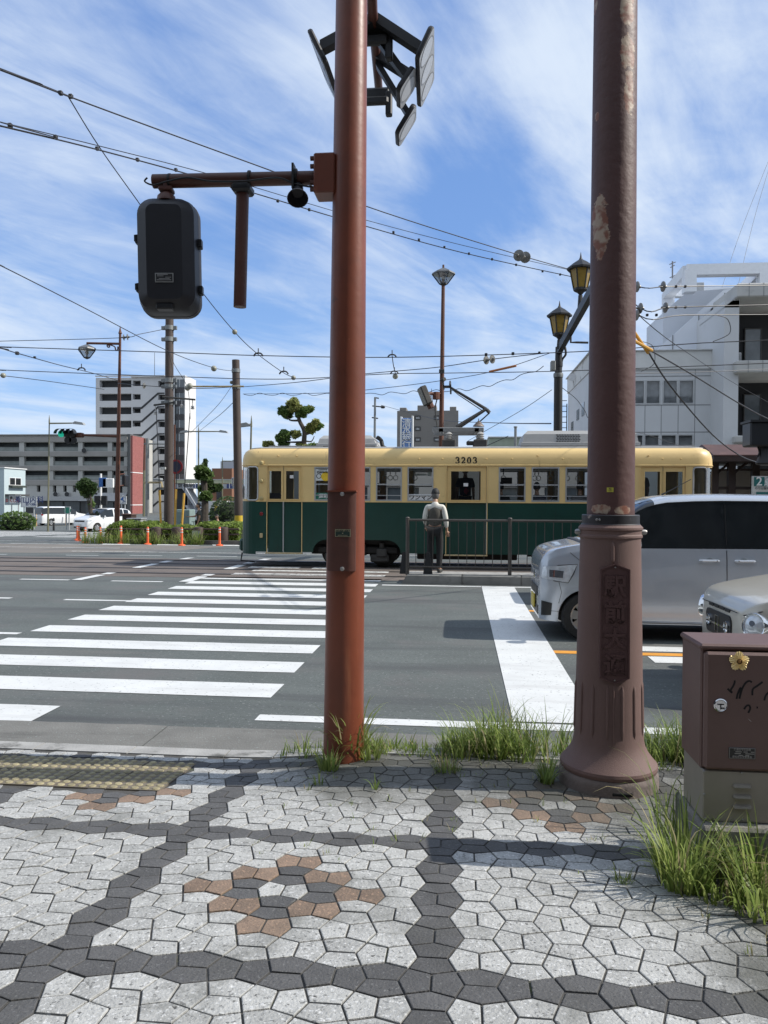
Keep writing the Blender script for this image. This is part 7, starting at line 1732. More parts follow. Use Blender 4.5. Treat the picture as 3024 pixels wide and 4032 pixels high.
# ================================================================== POLES, LAMPS, WIRES
CPOLE = M('catenary_pole_brown', (.062, .045, .038), .7, var=.18, scale=1.2, spots=[((.11, .075, .06), 1.4, .6, .12), ((.16, .15, .14), .7, .68, .05)])
CLAMP = M('clamp_grey', (.20, .21, .21), .5, metal=.4, var=.15)
RPOLE = M('rusty_lamp_post', (.105, .042, .026), .7, var=.2, scale=2, spots=[((.42, .40, .37), 1.7, .66, .04), ((.17, .06, .03), 2.4, .56, .1)])
def PZ(x, y, Y): return aty(*ZB(x, y), Y)
# main catenary pole
Y1 = 33.8; b0 = PZ(1102, 1340, Y1); t0 = PZ(1108, -170, Y1); g1 = rz(Y1)
cp1 = thing('catenary_pole', 'thick dark brown catenary pole with grey clamps in the hedge, left', 'pole', (b0.x, Y1, g1))
MB().tube([(b0.x - .02, Y1, g1), ((b0.x + t0.x) / 2, Y1, (g1 + t0.z) / 2), (t0.x, Y1, t0.z)], [.205, .192, .175], 20).build('shaft', CPOLE, cp1)
def atp(y): t = (y - 1340) / (-170 - 1340); return b0.lerp(t0, t)
for y_ in (68, 142, 410, 450, 555):
    p = atp(y_); mb = MB().lathe([(.21, -.10), (.21, .10)], (p.x, Y1, p.z), 16); mb.box(p.x - .36, p.x - .18, Y1 - .06, Y1 + .06, p.z - .08, p.z + .08); mb.box(p.x + .18, p.x + .34, Y1 - .06, Y1 + .06, p.z - .08, p.z + .08); mb.build('clamp', CLAMP, cp1)
for y_, xa_, xb_ in ((525, 1060, 1275), (565, 1005, 1140)):
    a, b = PZ(xa_, y_ + (8 if y_ > 550 else -6), Y1 - .3), PZ(xb_, y_ + 12 - (22 if y_ > 550 else 0), Y1 - .3); MB().tube([a, b], .045, 6).build('cross_arm', UNDER2, cp1)
for x_, y0, y1 in ((1015, 570, 635), (1188, 530, 590), (1258, 540, 600)):
    a, b = PZ(x_, y0, Y1 - .3), PZ(x_, y1, Y1 - .3); mb = MB().tube([a, b], .02, 5); mb.lathe([(.02, 0), (.10, .02), (.04, .08), (.09, .10), (.03, .17)], tuple(b), 10); mb.build('insulator', INS, cp1)
MB().bbox(PZ(1085, 990, Y1).x - .1, PZ(1085, 990, Y1).x + .12, Y1 - .42, Y1 - .3, PZ(1085, 995, Y1).z, PZ(1085, 980, Y1).z, .01).build('number_tag', M('tag_white', (.5, .5, .48), .6), cp1)
ns = thing('no_parking_sign', 'round red bordered sign on a thin pole behind the catenary pole', 'sign', (PZ(1140, 1300, Y1 + 1.2).x, Y1 + 1.2, rz(33)))
p = PZ(1140, 975, Y1 + 1.2); MB().cyl((p.x, p.y, rz(33)), (p.x, p.y, PZ(1140, 700, Y1 + 1.2).z), .045, n=8).build('post', RPOLE, ns)
d_ = MB().lathe([(.34, -.01), (.34, .01)], (p.x + .08, p.y - .06, p.z), 20, axis=(0, -1, 0)).build('disc', M('sign_red', (.25, .015, .02), .5), ns)
MB().lathe([(.25, .011), (.25, .014)], (p.x + .08, p.y - .06, p.z), 20, axis=(0, -1, 0)).build('disc_centre', M('sign_dark', (.03, .03, .06), .5), d_)
# second catenary pole by the tram front
Y2 = 33.4; b2 = PZ(1563, 1400, Y2); t2 = PZ(1540, 278, Y2)
cp2 = thing('catenary_pole', 'leaning dark brown catenary pole with a yellow band just left of the tram', 'pole', (b2.x, Y2, rz(Y2)))
b2.z = rz(Y2); MB().tube([b2, b2.lerp(t2, .5), t2], [.195, .178, .165], 20).build('shaft', CPOLE, cp2)
def atp2(y): t = (y - 1400) / (278 - 1400); return PZ(1563, 1400, Y2).lerp(t2, t)
MB().lathe([(.21, -.45), (.205, .35)], tuple(atp2(1345)), 18).build('yellow_band', M('band_yellow', (.58, .40, .03), .6, var=.1, spots=[((.25, .12, .03), 3, .62, .1)]), cp2)
for y_ in (348, 455): MB().lathe([(.19, -.08), (.19, .08)], tuple(atp2(y_)), 16).build('clamp', CLAMP, cp2)
p = atp2(455); MB().cyl((p.x - 2.2, Y2 - .2, p.z + .02), (p.x + .4, Y2 - .2, p.z), .04, n=6).build('guy_sleeve', M('sleeve_tan', (.33, .26, .14), .6), cp2)
# rusty lamp post with signal arm
Y3 = 33.9; b3 = PZ(762, 1335, Y3); t3 = PZ(785, 105, Y3)
lpz = thing('rusty_lamp_post', 'rusty lamp post with a scrolled arm, lantern and a signal arm, left', 'street lamp', (b3.x, Y3, rz(Y3)))
b3.z = rz(Y3); MB().tube([b3, b3.lerp(t3, .55), t3], [.13, .085, .055], 14).build('shaft', RPOLE, lpz)
MB().lathe([(.09, 0), (.05, .12), (.005, .35)], tuple(t3), 10).build('finial', RPOLE, lpz)
a, b = PZ(785, 172, Y3), PZ(568, 168, Y3); MB().tube([a, b, PZ(568, 200, Y3)], .055, 8).build('lamp_arm', RPOLE, lpz)
sc_ = [PZ(*q, Y3) for q in ((770, 190), (768, 214), (755, 210), (752, 196), (740, 186), (715, 180), (700, 182), (705, 194), (716, 192), (712, 184))]
MB().tube(smooth(sc_), .03, 6).build('scroll_bracket', RPOLE, lpz)
def shade(o, p, s, frame=UNDER2):
    MB().lathe([(.44 * s, 0), (.42 * s, .06 * s), (.22 * s, .16 * s), (.04 * s, .24 * s)], tuple(p), 6).build('lamp_hood', M('hood_grey', (.15, .155, .16), .5, metal=.3), o, smooth=0)
    MB().lathe([(.13 * s, -.36 * s), (.40 * s, -.01 * s)], tuple(p), 6).build('lamp_glass', GLASS('lamp_glass', (.70, .74, .76), .12), o, smooth=0)
    mb = MB()
    for k in range(6): a = 6.2832 * k / 6; mb.tube([(p[0] + .42 * s * math.cos(a), p[1] + .42 * s * math.sin(a), p[2]), (p[0] + .14 * s * math.cos(a), p[1] + .14 * s * math.sin(a), p[2] - .37 * s)], .018 * s, 4)
    mb.lathe([(.03 * s, -.44 * s), (.15 * s, -.38 * s), (.15 * s, -.35 * s)], tuple(p), 6); mb.build('lamp_frame', frame, o)
    MB().sphere((p[0], p[1], p[2] - .14 * s), .09 * s, 8, 6).build('bulb', M('bulb_white', (.6, .6, .58), .3), o)
shade(lpz, PZ(568, 210, Y3), 1.0)
a, b = PZ(775, 776, Y3), PZ(540, 768, Y3 - .2); MB().tube([a, b], [.07, .05], 8).build('signal_arm', RPOLE, lpz)
sg_ = thing('traffic_light', 'black horizontal traffic light with its green lamp lit on the far left arm', 'traffic light', PZ(445, 760, Y3 - .4))
h0, h1 = PZ(390, 778, Y3 - .4), PZ(496, 742, Y3 - .4)
mb = MB().bbox(h0.x, h1.x, Y3 - .5, Y3 - .25, h0.z, h1.z, .08); mb.xf(Matrix.Identity(4)).build('housing', BLACK, sg_)
for i, mt in enumerate((M('lamp_green', (.02, .55, .36), .4, emit=.3), DARK, DARK)):
    x = h0.x + (h1.x - h0.x) * (i + .5) / 3; z = (h0.z + h1.z) / 2
    ln = MB().lathe([(.165, -.01), (.165, .01), (.10, .03), (.01, .04)], (x, Y3 - .5, z), 16, axis=(0, -1, 0)).build('lamp_lens', mt, sg_)
    vs_ = MB(); n_ = 10
    for k in range(n_ + 1): a = math.pi * k / n_; vs_.v += [(x + .225 * math.cos(a), Y3 - .5, z + .225 * math.sin(a)), (x + .225 * math.cos(a), Y3 - .78, z + .225 * math.sin(a) - .02)]
    for k in range(n_): vs_.f.append([2 * k, 2 * k + 1, 2 * k + 3, 2 * k + 2]); vs_.mi.append(0)
    vs_.build('visor', BLACKM, ln)
h0, h1 = PZ(433, 822, Y3 - .3), PZ(502, 782, Y3 - .3)
sg2 = thing('arrow_signal', 'unlit black signal box under the far left traffic light', 'traffic light', (h0 + h1) / 2)
MB().bbox(h0.x, h1.x, Y3 - .4, Y3 - .2, h0.z, h1.z, .08).build('housing', BLACK, sg2)
for i in range(2): MB().lathe([(.17, 0), (.17, .03), (.1, .03)], (h0.x + (h1.x - h0.x) * (.27 + .46 * i), Y3 - .4, (h0.z + h1.z) / 2), 14, axis=(0, -1, 0)).build('lamp_lens', DARK, sg2)
MB().bbox(PZ(497, 770, Y3).x, PZ(555, 770, Y3).x, Y3 - .35, Y3 - .05, PZ(497, 786, Y3).z, PZ(497, 756, Y3).z, .03).build('signal_junction', RPOLE, lpz)
pd2 = thing('pedestrian_signal', 'small dark signal box on brackets behind the rusty lamp post', 'traffic light', PZ(815, 1070, Y3 + .8))
h0, h1 = PZ(805, 1105, Y3 + .8), PZ(832, 1030, Y3 + .8); MB().bbox(h0.x, h1.x, Y3 + .6, Y3 + 1, h0.z, h1.z, .04).build('housing', BLACK, pd2)
for y_ in (1025, 1100): MB().tube([PZ(775, y_, Y3), PZ(815, y_ - 4, Y3 + .8)], .025, 6).build('bracket', RPOLE, pd2)
# ordinary street lamps
LGRN = M('lamp_post_green', (.14, .135, .085), .6, var=.12, scale=1); LHEAD = M('lamp_head_grey', (.28, .29, .29), .5)
def street_lamp(label, Y, bx, by, tx_, ty, heads, r0=.07):
    b, t = PZ(bx, by, Y), PZ(tx_, ty, Y); b.z = rz(Y); o = thing('street_lamp', label, 'street lamp', b, group='street lamps left of the tram')
    MB().tube([b, t], [r0, r0 * .55], 10).build('post', LGRN, o); MB().lathe([(.05, -.2), (.05, 0), (.01, .4)], tuple(t), 8).build('post_tip', LGRN, o)
    for hx2, hy2, ay in heads:
        a, e_ = PZ(tx_, ay, Y), PZ(hx2, hy2, Y); MB().tube([a, e_], [.06, .05], 6).build('arm', LGRN, o)
        s = 1 if e_.x > a.x else -1; w_ = .55
        MB().prism([(e_.x - s * .35, Y - .18, e_.z - .05), (e_.x + s * w_, Y - .18, e_.z - .14), (e_.x + s * w_ * .8, Y - .18, e_.z + .03), (e_.x - s * .1, Y - .18, e_.z + .12)], (0, .36, 0)).build('lamp_head', LHEAD, o)
    return o
street_lamp('street lamp with one arm to the right in front of the long grey block', 52, 313, 1300, 322, 675, [(505, 690, 692)])
street_lamp('street lamp with a long thin arm to the right, above the footbridge', 66, 1297, 1260, 1297, 735, [(1450, 745, 745), (1215, 745, 745)], .09)
street_lamp('street lamp with an arm to the left over the left end of the tram', 40, 1625, 1300, 1642, 690, [(1602, 702, 700)], .08)
street_lamp('short street lamp by the brown shop beyond the footbridge', 78, 1452, 1250, 1453, 935, [(1532, 938, 938)], .09)
wp = thing('white_pole', 'white pole carrying small blue and white signs in front of the grey block', 'pole', (PZ(658, 1260, 56).x, 56, rz(56)))
p0, p1 = PZ(658, 1262, 56), PZ(659, 1020, 56); MB().cyl(p0, p1, .10, .08, 8).build('post', WHITE, wp)
for x_, y_, w_, mt in ((677, 1078, .3, M('sign_blue', (0, 0, 0))), (712, 1082, .42, WHITE), (640, 1195, .22, DARK), (685, 1195, .22, DARK)): p = PZ(x_, y_, 55.8); MB().bbox(p.x - w_, p.x + w_, 55.6, 55.8, p.z - .35, p.z + .35, .03).build('sign_plate' if y_ < 1100 else 'signal_box', mt, wp)
MB().cyl(PZ(658, 1195, 55.9), PZ(695, 1195, 55.9), .04, n=6).build('bracket', WHITE, wp)
# grey pole beside the red tiles and its arm with a camera box
gp = thing('grey_pole', 'slim grey pole with a side arm between the tiled wall and the catenary pole', 'pole', (PZ(962, 1290, 44).x, 44, rz(44)))
MB().cyl(PZ(962, 1300, 44), PZ(963, 790, 44), .12, .10, 10).build('post', CLAMP, gp); MB().tube([PZ(940, 826, 44), PZ(1075, 826, 44)], .05, 6).build('upper_arm', CLAMP, gp); MB().tube([PZ(938, 1078, 44), PZ(1055, 1078, 44), PZ(1060, 1110, 44)], .07, 6).build('lower_arm', M('sleeve_tan', (0, 0, 0)), gp)
MB().bbox(PZ(1005, 1060, 44).x, PZ(1058, 1060, 44).x, 43.8, 44.2, PZ(1005, 1066, 44).z, PZ(1005, 1050, 44).z, .03).build('camera_box', LHEAD, gp)
yp = thing('yellow_brown_pole', 'thin ochre pole along the right edge of the red tiled wall', 'pole', (PZ(942, 1290, 46).x, 46, rz(46)))
MB().cyl(PZ(940, 1300, 46), PZ(942, 1000, 46), .09, .08, 8).build('post', LGRN, yp); MB().cyl(PZ(942, 1000, 46), PZ(946, 790, 46), .08, .07, 8).build('upper_post', RPOLE, yp)
# central lamp behind the tram
def P3(x, y, Y): return aty(*Z3(x, y), Y)
YM = 23.0; b4 = P3(590, 1335, YM); t4 = P3(603, 205, YM)
ml = thing('platform_lamp', 'tall rusty lamp post with a glass lantern rising behind the tram', 'street lamp', (b4.x - .02, YM, 0))
MB().tube([(b4.x - .03, YM, 0), P3(594, 900, YM), t4, P3(604, 75, YM)], [.08, .068, .052, .03], 14).build('shaft', RPOLE, ml)
shade(ml, P3(605, 140, YM), .80)
mb = MB().bbox(P3(575, 800, YM).x, P3(612, 800, YM).x, YM - .2, YM - .1, P3(575, 825, YM).z, P3(575, 800, YM).z, .01); mb.tube([P3(590, 870, YM), P3(612, 860, YM - .15)], .06, 6); mb.build('cable_clamp', UNDER2, ml)
fl1 = thing('floodlight', 'square dark floodlight on the tall rusty lamp post above the tram', 'floodlight', P3(545, 975, YM))
c_ = Vector(P3(476, 975, YM - .3)); rot = Matrix.Translation(c_) @ Matrix.Rotation(R(-22), 4, 'Y') @ Matrix.Rotation(R(25), 4, 'Z')
MB().bbox(-.10, .10, -.16, .16, -.28, .28, .03).xf(rot).build('lamp_head', UNDER2, fl1); MB().box(-.105, -.10, -.13, .13, -.25, .25).xf(rot).build('lamp_front', M('flood_glass', (.16, .17, .16), .15), fl1)
mb = MB().tube([P3(490, 965, YM - .3), P3(520, 958, YM - .2), P3(545, 965, YM - .1), P3(595, 960, YM)], .05, 6); mb.tube([P3(555, 950, YM - .1), P3(555, 1000, YM - .1)], .10, 8); mb.tube([P3(500, 1010, YM - .2), P3(522, 1060, YM - .2)], .10, 8); mb.build('bracket', RPOLE, fl1)
MB().tube(smooth([P3(560, 1000, YM - .1), P3(548, 1060, YM - .1), P3(556, 1150, YM - .1), P3(575, 1240, YM - .1)]), .018, 5).build('cable', CABLE, fl1)
# lantern pole with beam over the tracks
LBK = M('lantern_black', (.016, .016, .016), .5, var=.2, scale=4)
YL2 = 22.6; b5 = P3(1392, 1200, YL2); t5 = P3(1398, 640, YL2)
lp5 = thing('lantern_pole', 'black lantern pole with a sloping beam reaching over the tracks', 'pole', (b5.x, YL2, 0))
MB().tube([(b5.x, YL2, 0), P3(1394, 850, YL2)], [.128, .122], 20).build('lower_shaft', LBK, lp5); MB().tube([P3(1394, 850, YL2), t5], [.105, .098], 20).build('upper_shaft', LBK, lp5)
MB().lathe([(.135, -.06), (.142, 0), (.135, .06)], tuple(P3(1394, 835, YL2)), 18).build('pole_collar', CLAMP, lp5); MB().lathe([(.12, -.06), (.12, .06)], tuple(P3(1396, 760, YL2)), 18).build('pole_collar', LBK, lp5)
bm0 = P3(1398, 665, YL2); zb_5 = bm0.z; bm1 = P3(1602, 305, 17.0)
# beam runs level towards the near side of the street
be = Vector((P3(1600, 300, 18.6).x, 18.6, P3(1600, 300, 18.6).z))
dirb = (be - bm0); e2 = bm0 + dirb * 1.35
mb = MB(); d1 = dirb.normalized(); sv = d1.cross(Vector((0, 0, 1))).normalized(); uv = sv.cross(d1)
a = bm0 - d1 * .1; mb.prism([a - sv * .07 - uv * .11, a + sv * .07 - uv * .11, a + sv * .07 + uv * .11, a - sv * .07 + uv * .11], e2 - a); mb.build('beam', LBK, lp5, smooth=0)
def lantern(o, p, s):
    MB().lathe([(.40 * s, .0), (.41 * s, .05 * s), (.22 * s, .20 * s), (.06 * s, .30 * s), (.03 * s, .36 * s), (.004, .52 * s)], tuple(p), 8).build('lantern_roof', LBK, o, smooth=0)
    MB().lathe([(.19 * s, -.55 * s), (.30 * s, -.0 * s)], tuple(p), 6).build('lantern_glass', M('lantern_amber', (.27, .175, .03), .35, var=.2, scale=6, spots=[((.12, .08, .02), 5, .6, .1)]), o, smooth=0)
    mb = MB()
    for k in range(6): a = 6.2832 * k / 6; mb.tube([(p[0] + .305 * s * math.cos(a), p[1] + .305 * s * math.sin(a), p[2]), (p[0] + .195 * s * math.cos(a), p[1] + .195 * s * math.sin(a), p[2] - .56 * s)], .022 * s, 4)
    mb.lathe([(.05 * s, -.72 * s), (.10 * s, -.66 * s), (.21 * s, -.60 * s), (.21 * s, -.54 * s)], tuple(p), 8); mb.build('lantern_frame', LBK, o)
p6 = P3(1402, 432, YL2 - .3); ln1 = thing('lantern', 'amber lantern on a short post, the lower and left of the two', 'lantern', (p6.x, p6.y, zb_5)); lantern(ln1, p6, .88); MB().tube([(p6.x, p6.y, p6.z - .65), (p6.x - .02, p6.y, zb_5)], .055, 8).build('stem', LBK, ln1)
yb = 20.3; p7 = P3(1548, 110, yb); ln2 = thing('lantern', 'amber lantern higher up the beam, partly behind the brown pole', 'lantern', (p7.x, p7.y, P3(1540, 380, yb).z)); lantern(ln2, p7, .88); MB().tube([(p7.x, p7.y, p7.z - .65), (P3(1542, 400, yb).x, p7.y, P3(1542, 410, yb).z)], [.055, .07], 8).build('stem', LBK, ln2)
MB().tube([P3(1480, 545, 21), P3(1480, 608, 21), P3(1520, 608, 21), P3(1600, 610, 21)], .03, 6).build('hanger_arm', LBK, lp5)
MB().bbox(P3(1340, 770, YL2 - .3).x, P3(1372, 770, YL2 - .3).x, YL2 - .45, YL2 - .2, P3(1340, 806, YL2 - .3).z, P3(1340, 738, YL2 - .3).z, .02).build('junction_box', M('jbox_grey', (.25, .26, .25), .6), lp5)
MB().tube(smooth([P3(1440, 640, YL2), P3(1445, 690, YL2), P3(1420, 730, YL2), P3(1412, 800, YL2)]), .035, 6).build('cable_loop', CABLE, lp5)
# far utility poles above the tram
up1 = thing('utility_pole', 'slim utility pole with cross arms above the tram, left of the bank sign', 'pole', (P3(130, 1220, 80).x, 80, rz(80)))
MB().cyl((P3(130, 1220, 80).x, 80, rz(80)), P3(134, 985, 80), .17, .11, 8).build('shaft', CLAMP, up1)
for y_, xs_ in ((1045, (115, 195)), (1125, (112, 155)), (987, (131, 160))): MB().tube([P3(xs_[0], y_, 80), P3(xs_[1], y_ + (8 if y_ < 1100 and y_ > 1000 else 6), 80)], .07, 5).build('cross_arm', UNDER2, up1)
MB().bbox(P3(172, 1050, 80).x, P3(203, 1050, 80).x, 79.6, 80.2, P3(172, 1062, 80).z, P3(172, 1045, 80).z, .1).build('transformer', UNDER2, up1)
up2 = thing('utility_pole', 'short grey pole in front of the pale green building over the tram roof', 'pole', (P3(1100, 1335, 60).x, 60, rz(60)))
MB().cyl((P3(1100, 1335, 60).x, 60, rz(60)), P3(1100, 1186, 60), .12, .10, 8).build('shaft', CLAMP, up2)
MB().lathe([(.14, -.05), (.14, .05)], tuple(P3(1100, 1190, 60)), 10).build('pole_cap', CLAMP, up2)

# ---- wires
WIREM = M('wire_dark', (.022, .022, .026), .5, var=.1)
BALL = M('insulator_pale', (.26, .26, .21), .4, var=.1); PORC = M('porcelain_grey', (.15, .147, .135), .35, var=.1)
def DP(x, y, Y): return aty(x * K, y * K, Y)
def wire(label, pts, r=.009, extra=(), cat='wire', name='overhead_wire', n=5):
    P_ = [p if isinstance(p, Vector) else DP(*p) for p in pts]
    if not isinstance(pts[0], Vector) and pts[0][0] <= -60: P_.insert(0, P_[0] + (P_[0] - P_[1]).normalized() * 14)
    if pts[-1][0] >= 1680: P_.append(P_[-1] + (P_[-1] - P_[-2]).normalized() * 14)
    S_ = smooth(P_, 6) if len(P_) > 2 else [P_[0].lerp(P_[1], i / 12) - Vector((0, 0, .25 * 4 * (i / 12) * (1 - i / 12) * (P_[0] - P_[1]).length * .004)) for i in range(13)]
    o = MB().tube(S_, r, n).build(name, WIREM, None); tag(o, label, cat)
    for kind, x, y, Y, s in extra:
        p = DP(x, y, Y)
        if kind == 'ball': MB().sphere(p, s, 12, 8).build('ball_insulator', BALL, o)
        elif kind == 'disc':
            d_ = (S_[-1] - S_[0]).normalized(); MB().lathe([(.18 * s, -.9 * s), (.26 * s, -.4 * s), (s, -.14 * s), (s, .0), (.4 * s, .12 * s), (.25 * s, .6 * s)], tuple(p), 14, axis=tuple(d_)).build('disc_insulator', PORC, o)
        elif kind == 'clip': MB().bbox(p.x - s, p.x + s, p.y - s, p.y + s, p.z - s, p.z + s, s * .3).build('clip', WIREM, o)
        elif kind == 'ear':
            mb = MB().tube([p + Vector((0, 0, s * 2.4)), p + Vector((0, 0, s * .9))], s * .18, 5); mb.tube(smooth([p + Vector((-s * 1.6, 0, -s * .2)), p + Vector((-s * .8, 0, s * .7)), p + Vector((s * .8, 0, s * .7)), p + Vector((s * 1.6, 0, -s * .2))]), s * .28, 6); mb.build('wire_hanger', WIREM, o)
        elif kind == 'sleeve': pass
    return o
wire('thick span wire from the upper left edge behind the red pole to two round insulators', [(-60, 130, 8.6), (0, 151, 9), (150, 209, 10.3), (372, 291, 12.2), (600, 374, 14.2), (830, 459, 16.3), (1115, 549, 19.2), (1260, 590, 21)], .0115, [('clip', 131, 201, 10.1, .028), ('clip', 153, 208, 10.35, .028), ('disc', 1121, 552, 19.3, .14), ('disc', 1135, 556, 19.5, .14)])
wire('twin of the thick span wire at the upper left edge', [(-60, 125, 8.62), (0, 148, 9.02), (76, 178, 9.7), (150, 208, 10.3)], .009)
wire('upper line of the double cable crossing the sky on the left', [(-60, 247, 8.7), (0, 263.5, 9), (225, 318, 11), (480, 384, 13.4), (760, 467, 16.5), (1000, 530, 18.7), (1260, 590, 21)], .007)
hang = [(22, 272), (120, 297), (210, 322), (297, 346), (380, 368), (500, 404), (600, 435), (668, 454), (850, 503), (905, 519), (960, 535), (1013, 549), (1063, 561), (1115, 573), (1172, 587), (1210, 594)]
wire('lower line of the double cable crossing the sky on the left, with many clips', [(-60, 258, 8.7), (0, 272, 9), (225, 327, 11), (480, 397, 13.4), (760, 480, 16.5), (1000, 546, 18.7), (1260, 603, 21)], .011, [('clip', x, y - 1, 9 + (x / 1260) * 12, .026) for x, y in hang])
wire('thin wire running down from the span wire behind the pedestrian signal to a ball insulator', [(147, 208, 10.3), (215, 318, 11.4), (305, 445, 12.5), (430, 622, 14.3), (507, 717, 15.6), (557, 765, 16.35), (612, 805, 18.4), (634, 815, 18.8)], .0085, [('ball', 507, 717, 15.6, .055), ('ear', 558, 768, 16.35, .065), ('ear', 613, 807, 18.7, .07), ('ball', 634, 816, 18.9, .06)])
wire('thin guy wire from the left edge to the leaning catenary pole', [(-60, 545, 12.5), (0, 573, 13.5), (180, 664, 17), (360, 757, 22), (463, 795, 25.5), (505, 801, 33.3)], .011, [('ball', 462, 796, 25.5, .10)])
wire('level wire at the left edge from the main catenary pole past the rusty lamp post', [(-60, 738, 30.2), (0, 737, 30.3), (255, 730, 31), (300, 722, 31.2), (355, 711, 33.7)], .014, [('disc', 268, 729, 31.1, .13), ('disc', 276, 728, 31.1, .13)])
wire('near trolley wire over the nearer track', [(-80, 744, 16.35), (0, 749, 16.35), (360, 761, 16.35), (557, 768, 16.35), (830, 772, 16.35), (1110, 765, 16.35), (1300, 757, 16.35), (1500, 742, 16.35), (1700, 733, 16.35)], .010, [('ear', 847, 771, 16.35, .06), ('clip', 1050, 766, 16.35, .03), ('clip', 1108, 764, 16.35, .03), ('clip', 1165, 762, 16.35, .025)])
wire('far trolley wire touched by the tram pantograph', [(-80, 793, 18.75), (0, 799, 18.75), (360, 813, 18.75), (613, 819, 18.75), (830, 808, 18.75), (960, 806, 18.75), (1200, 802, 18.75), (1500, 791, 18.75), (1700, 783, 18.75)], .010, [('ear', 852, 806, 18.75, .06)])
wire('pull off wire between the two trolley wires above the tram, with a ball insulator', [(847, 769, 16.4), (850, 790, 17.5), (854, 806, 18.7)], .010, [('ball', 854, 813, 18.8, .07)])
wire('pull off wire sloping down from the left edge to the rusty lamp post', [(-60, 740, 15.5), (0, 752, 16.5), (37, 763, 18), (130, 789, 24), (200, 806, 28), (255, 822, 33.8)], .014, [('clip', 37, 763, 18, .04), ('clip', 75, 772, 20, .03), ('ear', 176, 799, 26, .09)])
wire('faint cable from the left edge to the apartment tower side', [(-60, 806, 20), (0, 811, 22), (100, 823, 25.5), (225, 841, 30)], .012, [('ball', 7, 811, 22, .08)])
wire('cross span from the rusty lamp post to the leaning catenary pole', [(255, 828, 33.8), (300, 832, 31), (372, 837, 31), (440, 839, 29), (505, 836, 33.5)], .014, [('disc', 312, 833, 31, .13), ('ball', 410, 834, 29.7, .12)])
wire('span wire from the leaning catenary pole to the lantern pole above the tram', [(520, 836, 33.3), (640, 826, 26.4), (785, 808, 25.4), (940, 794, 24.5), (1055, 777, 23.7), (1185, 762, 22.7)], .013, [('disc', 1051, 778, 23.7, .13), ('disc', 1064, 776, 23.6, .13)])
wire('sagging feeder cable upper strand from the leaning pole to the lantern pole', [(525, 851, 33.2), (700, 849, 26), (830, 838, 25), (955, 822, 24.2), (1075, 800, 23.4), (1190, 762, 22.6)], .010)
wy_ = []
for i in range(40): x = 527 + i * 16.6; y = 852 + 3 * math.sin(i * 2.2) - (0 if x < 785 else (x - 785) * .045 + max(0, x - 1000) ** 1.5 * .018); wy_.append((x, y, 33.2 - (x - 525) / 665 * 10.6))
wire('sagging wavy feeder cable lower strand from the leaning pole to the lantern pole', wy_, .011)
sl_ = MB().tube([DP(1057, 803, 23.5), DP(1115, 790, 23.1)], .035, 8).build('cable_guard', M('guard_orange', (.42, .16, .06), .6), None); tag(sl_, 'orange brown guard sleeve on the cable above the tram', 'cable guard')
wire('thin guy from the leaning catenary pole down to the footbridge side', [(503, 830, 33.4), (475, 870, 29), (440, 907, 31), (412, 935, 33)], .010, [('ball', 500, 826, 33.5, .08)])
wire('double guy from the leaning pole to the far street lamp', [(503, 870, 33.4), (480, 892, 34), (455, 912, 45), (430, 932, 62)], .014)
wire('thin guy from the lantern pole down behind the tram roof', [(1192, 842, 22.4), (1130, 884, 24), (1050, 930, 27), (1010, 953, 29)], .009)
wire('slack wire from the lantern pole down past the grey building', [(1215, 838, 22.6), (1245, 862, 23.5), (1262, 885, 24.5), (1290, 915, 26), (1400, 940, 33), (1500, 975, 38)], .010)
wire('top strain wire at the right with two disc insulators', [e2, (1380, 619.5, 12.6), (1440, 619, 12.9), (1560, 617.5, 13.5), (1700, 616, 14.2)], .009, [('disc', 1377, 619.5, 12.6, .085), ('disc', 1433, 619, 12.9, .085), ('clip', 1460, 619, 13, .02), ('clip', 1480, 619, 13.1, .02)])
wire('middle strain wire at the right with two disc insulators', [e2, (1384, 666, 12.6), (1445, 664, 12.9), (1560, 661, 13.5), (1700, 658, 14.2)], .010, [('disc', 1384, 666, 12.6, .085), ('disc', 1438, 664.5, 12.9, .085), ('clip', 1460, 664, 13, .02), ('clip', 1480, 663.5, 13.1, .02)])
wire('lower strain wire at the right with one disc insulator', [e2, (1380, 681, 12.6), (1480, 680.5, 13.1), (1700, 679, 14.2)], .009, [('disc', 1376, 681, 12.6, .085), ('clip', 1398, 680.5, 12.7, .02), ('clip', 1418, 680.5, 12.8, .02)])
wire('diagonal guy falling from behind the brown pole towards the balcony building', [e2, (1390, 690, 13), (1500, 772, 19), (1590, 830, 27), (1680, 880, 36)], .008)
wire('black stay cable from the orange guards to the shelter roof end', [(1398, 756, 11.6), (1450, 836, 12.8), (1540, 940, 15.5), (1600, 985, 18), (1640, 1000, 20)], .013)
wire('black stay cable from the orange guards to the right edge', [(1405, 757, 11.6), (1500, 812, 13), (1620, 885, 15), (1720, 935, 17)], .012)
for a, b, lab in (((1366, 712, 11), (1400, 762, 11.6), 'orange stay guard sloping steeply out from behind the brown pole'), ((1366, 734, 11), (1408, 757, 11.6), 'orange stay guard crossing over the steeper one beside the brown pole')):
    g = MB().tube([e2, DP(*a)], .008, 5).tube([DP(*a), DP(*b)], .024, 8).build('stay_guard', M('guard_yellow', (.55, .29, .035), .5, var=.1), None); tag(g, lab, 'cable guard')
wire('loose jumper wire hanging between the strain wires at the right', [(1548, 681, 13.3), (1572, 690, 13.4), (1576, 720, 13.4), (1540, 738, 13.3)], .007)
wire('short jumper wire hanging in front of the stained parapet', [(1388, 738, 12.8), (1410, 748, 12.9), (1413, 785, 12.9), (1385, 802, 12.8)], .006)
wire('lowest thin wire in front of the grey building', [(1330, 807, 21), (1500, 804, 23), (1720, 795, 26)], .009)
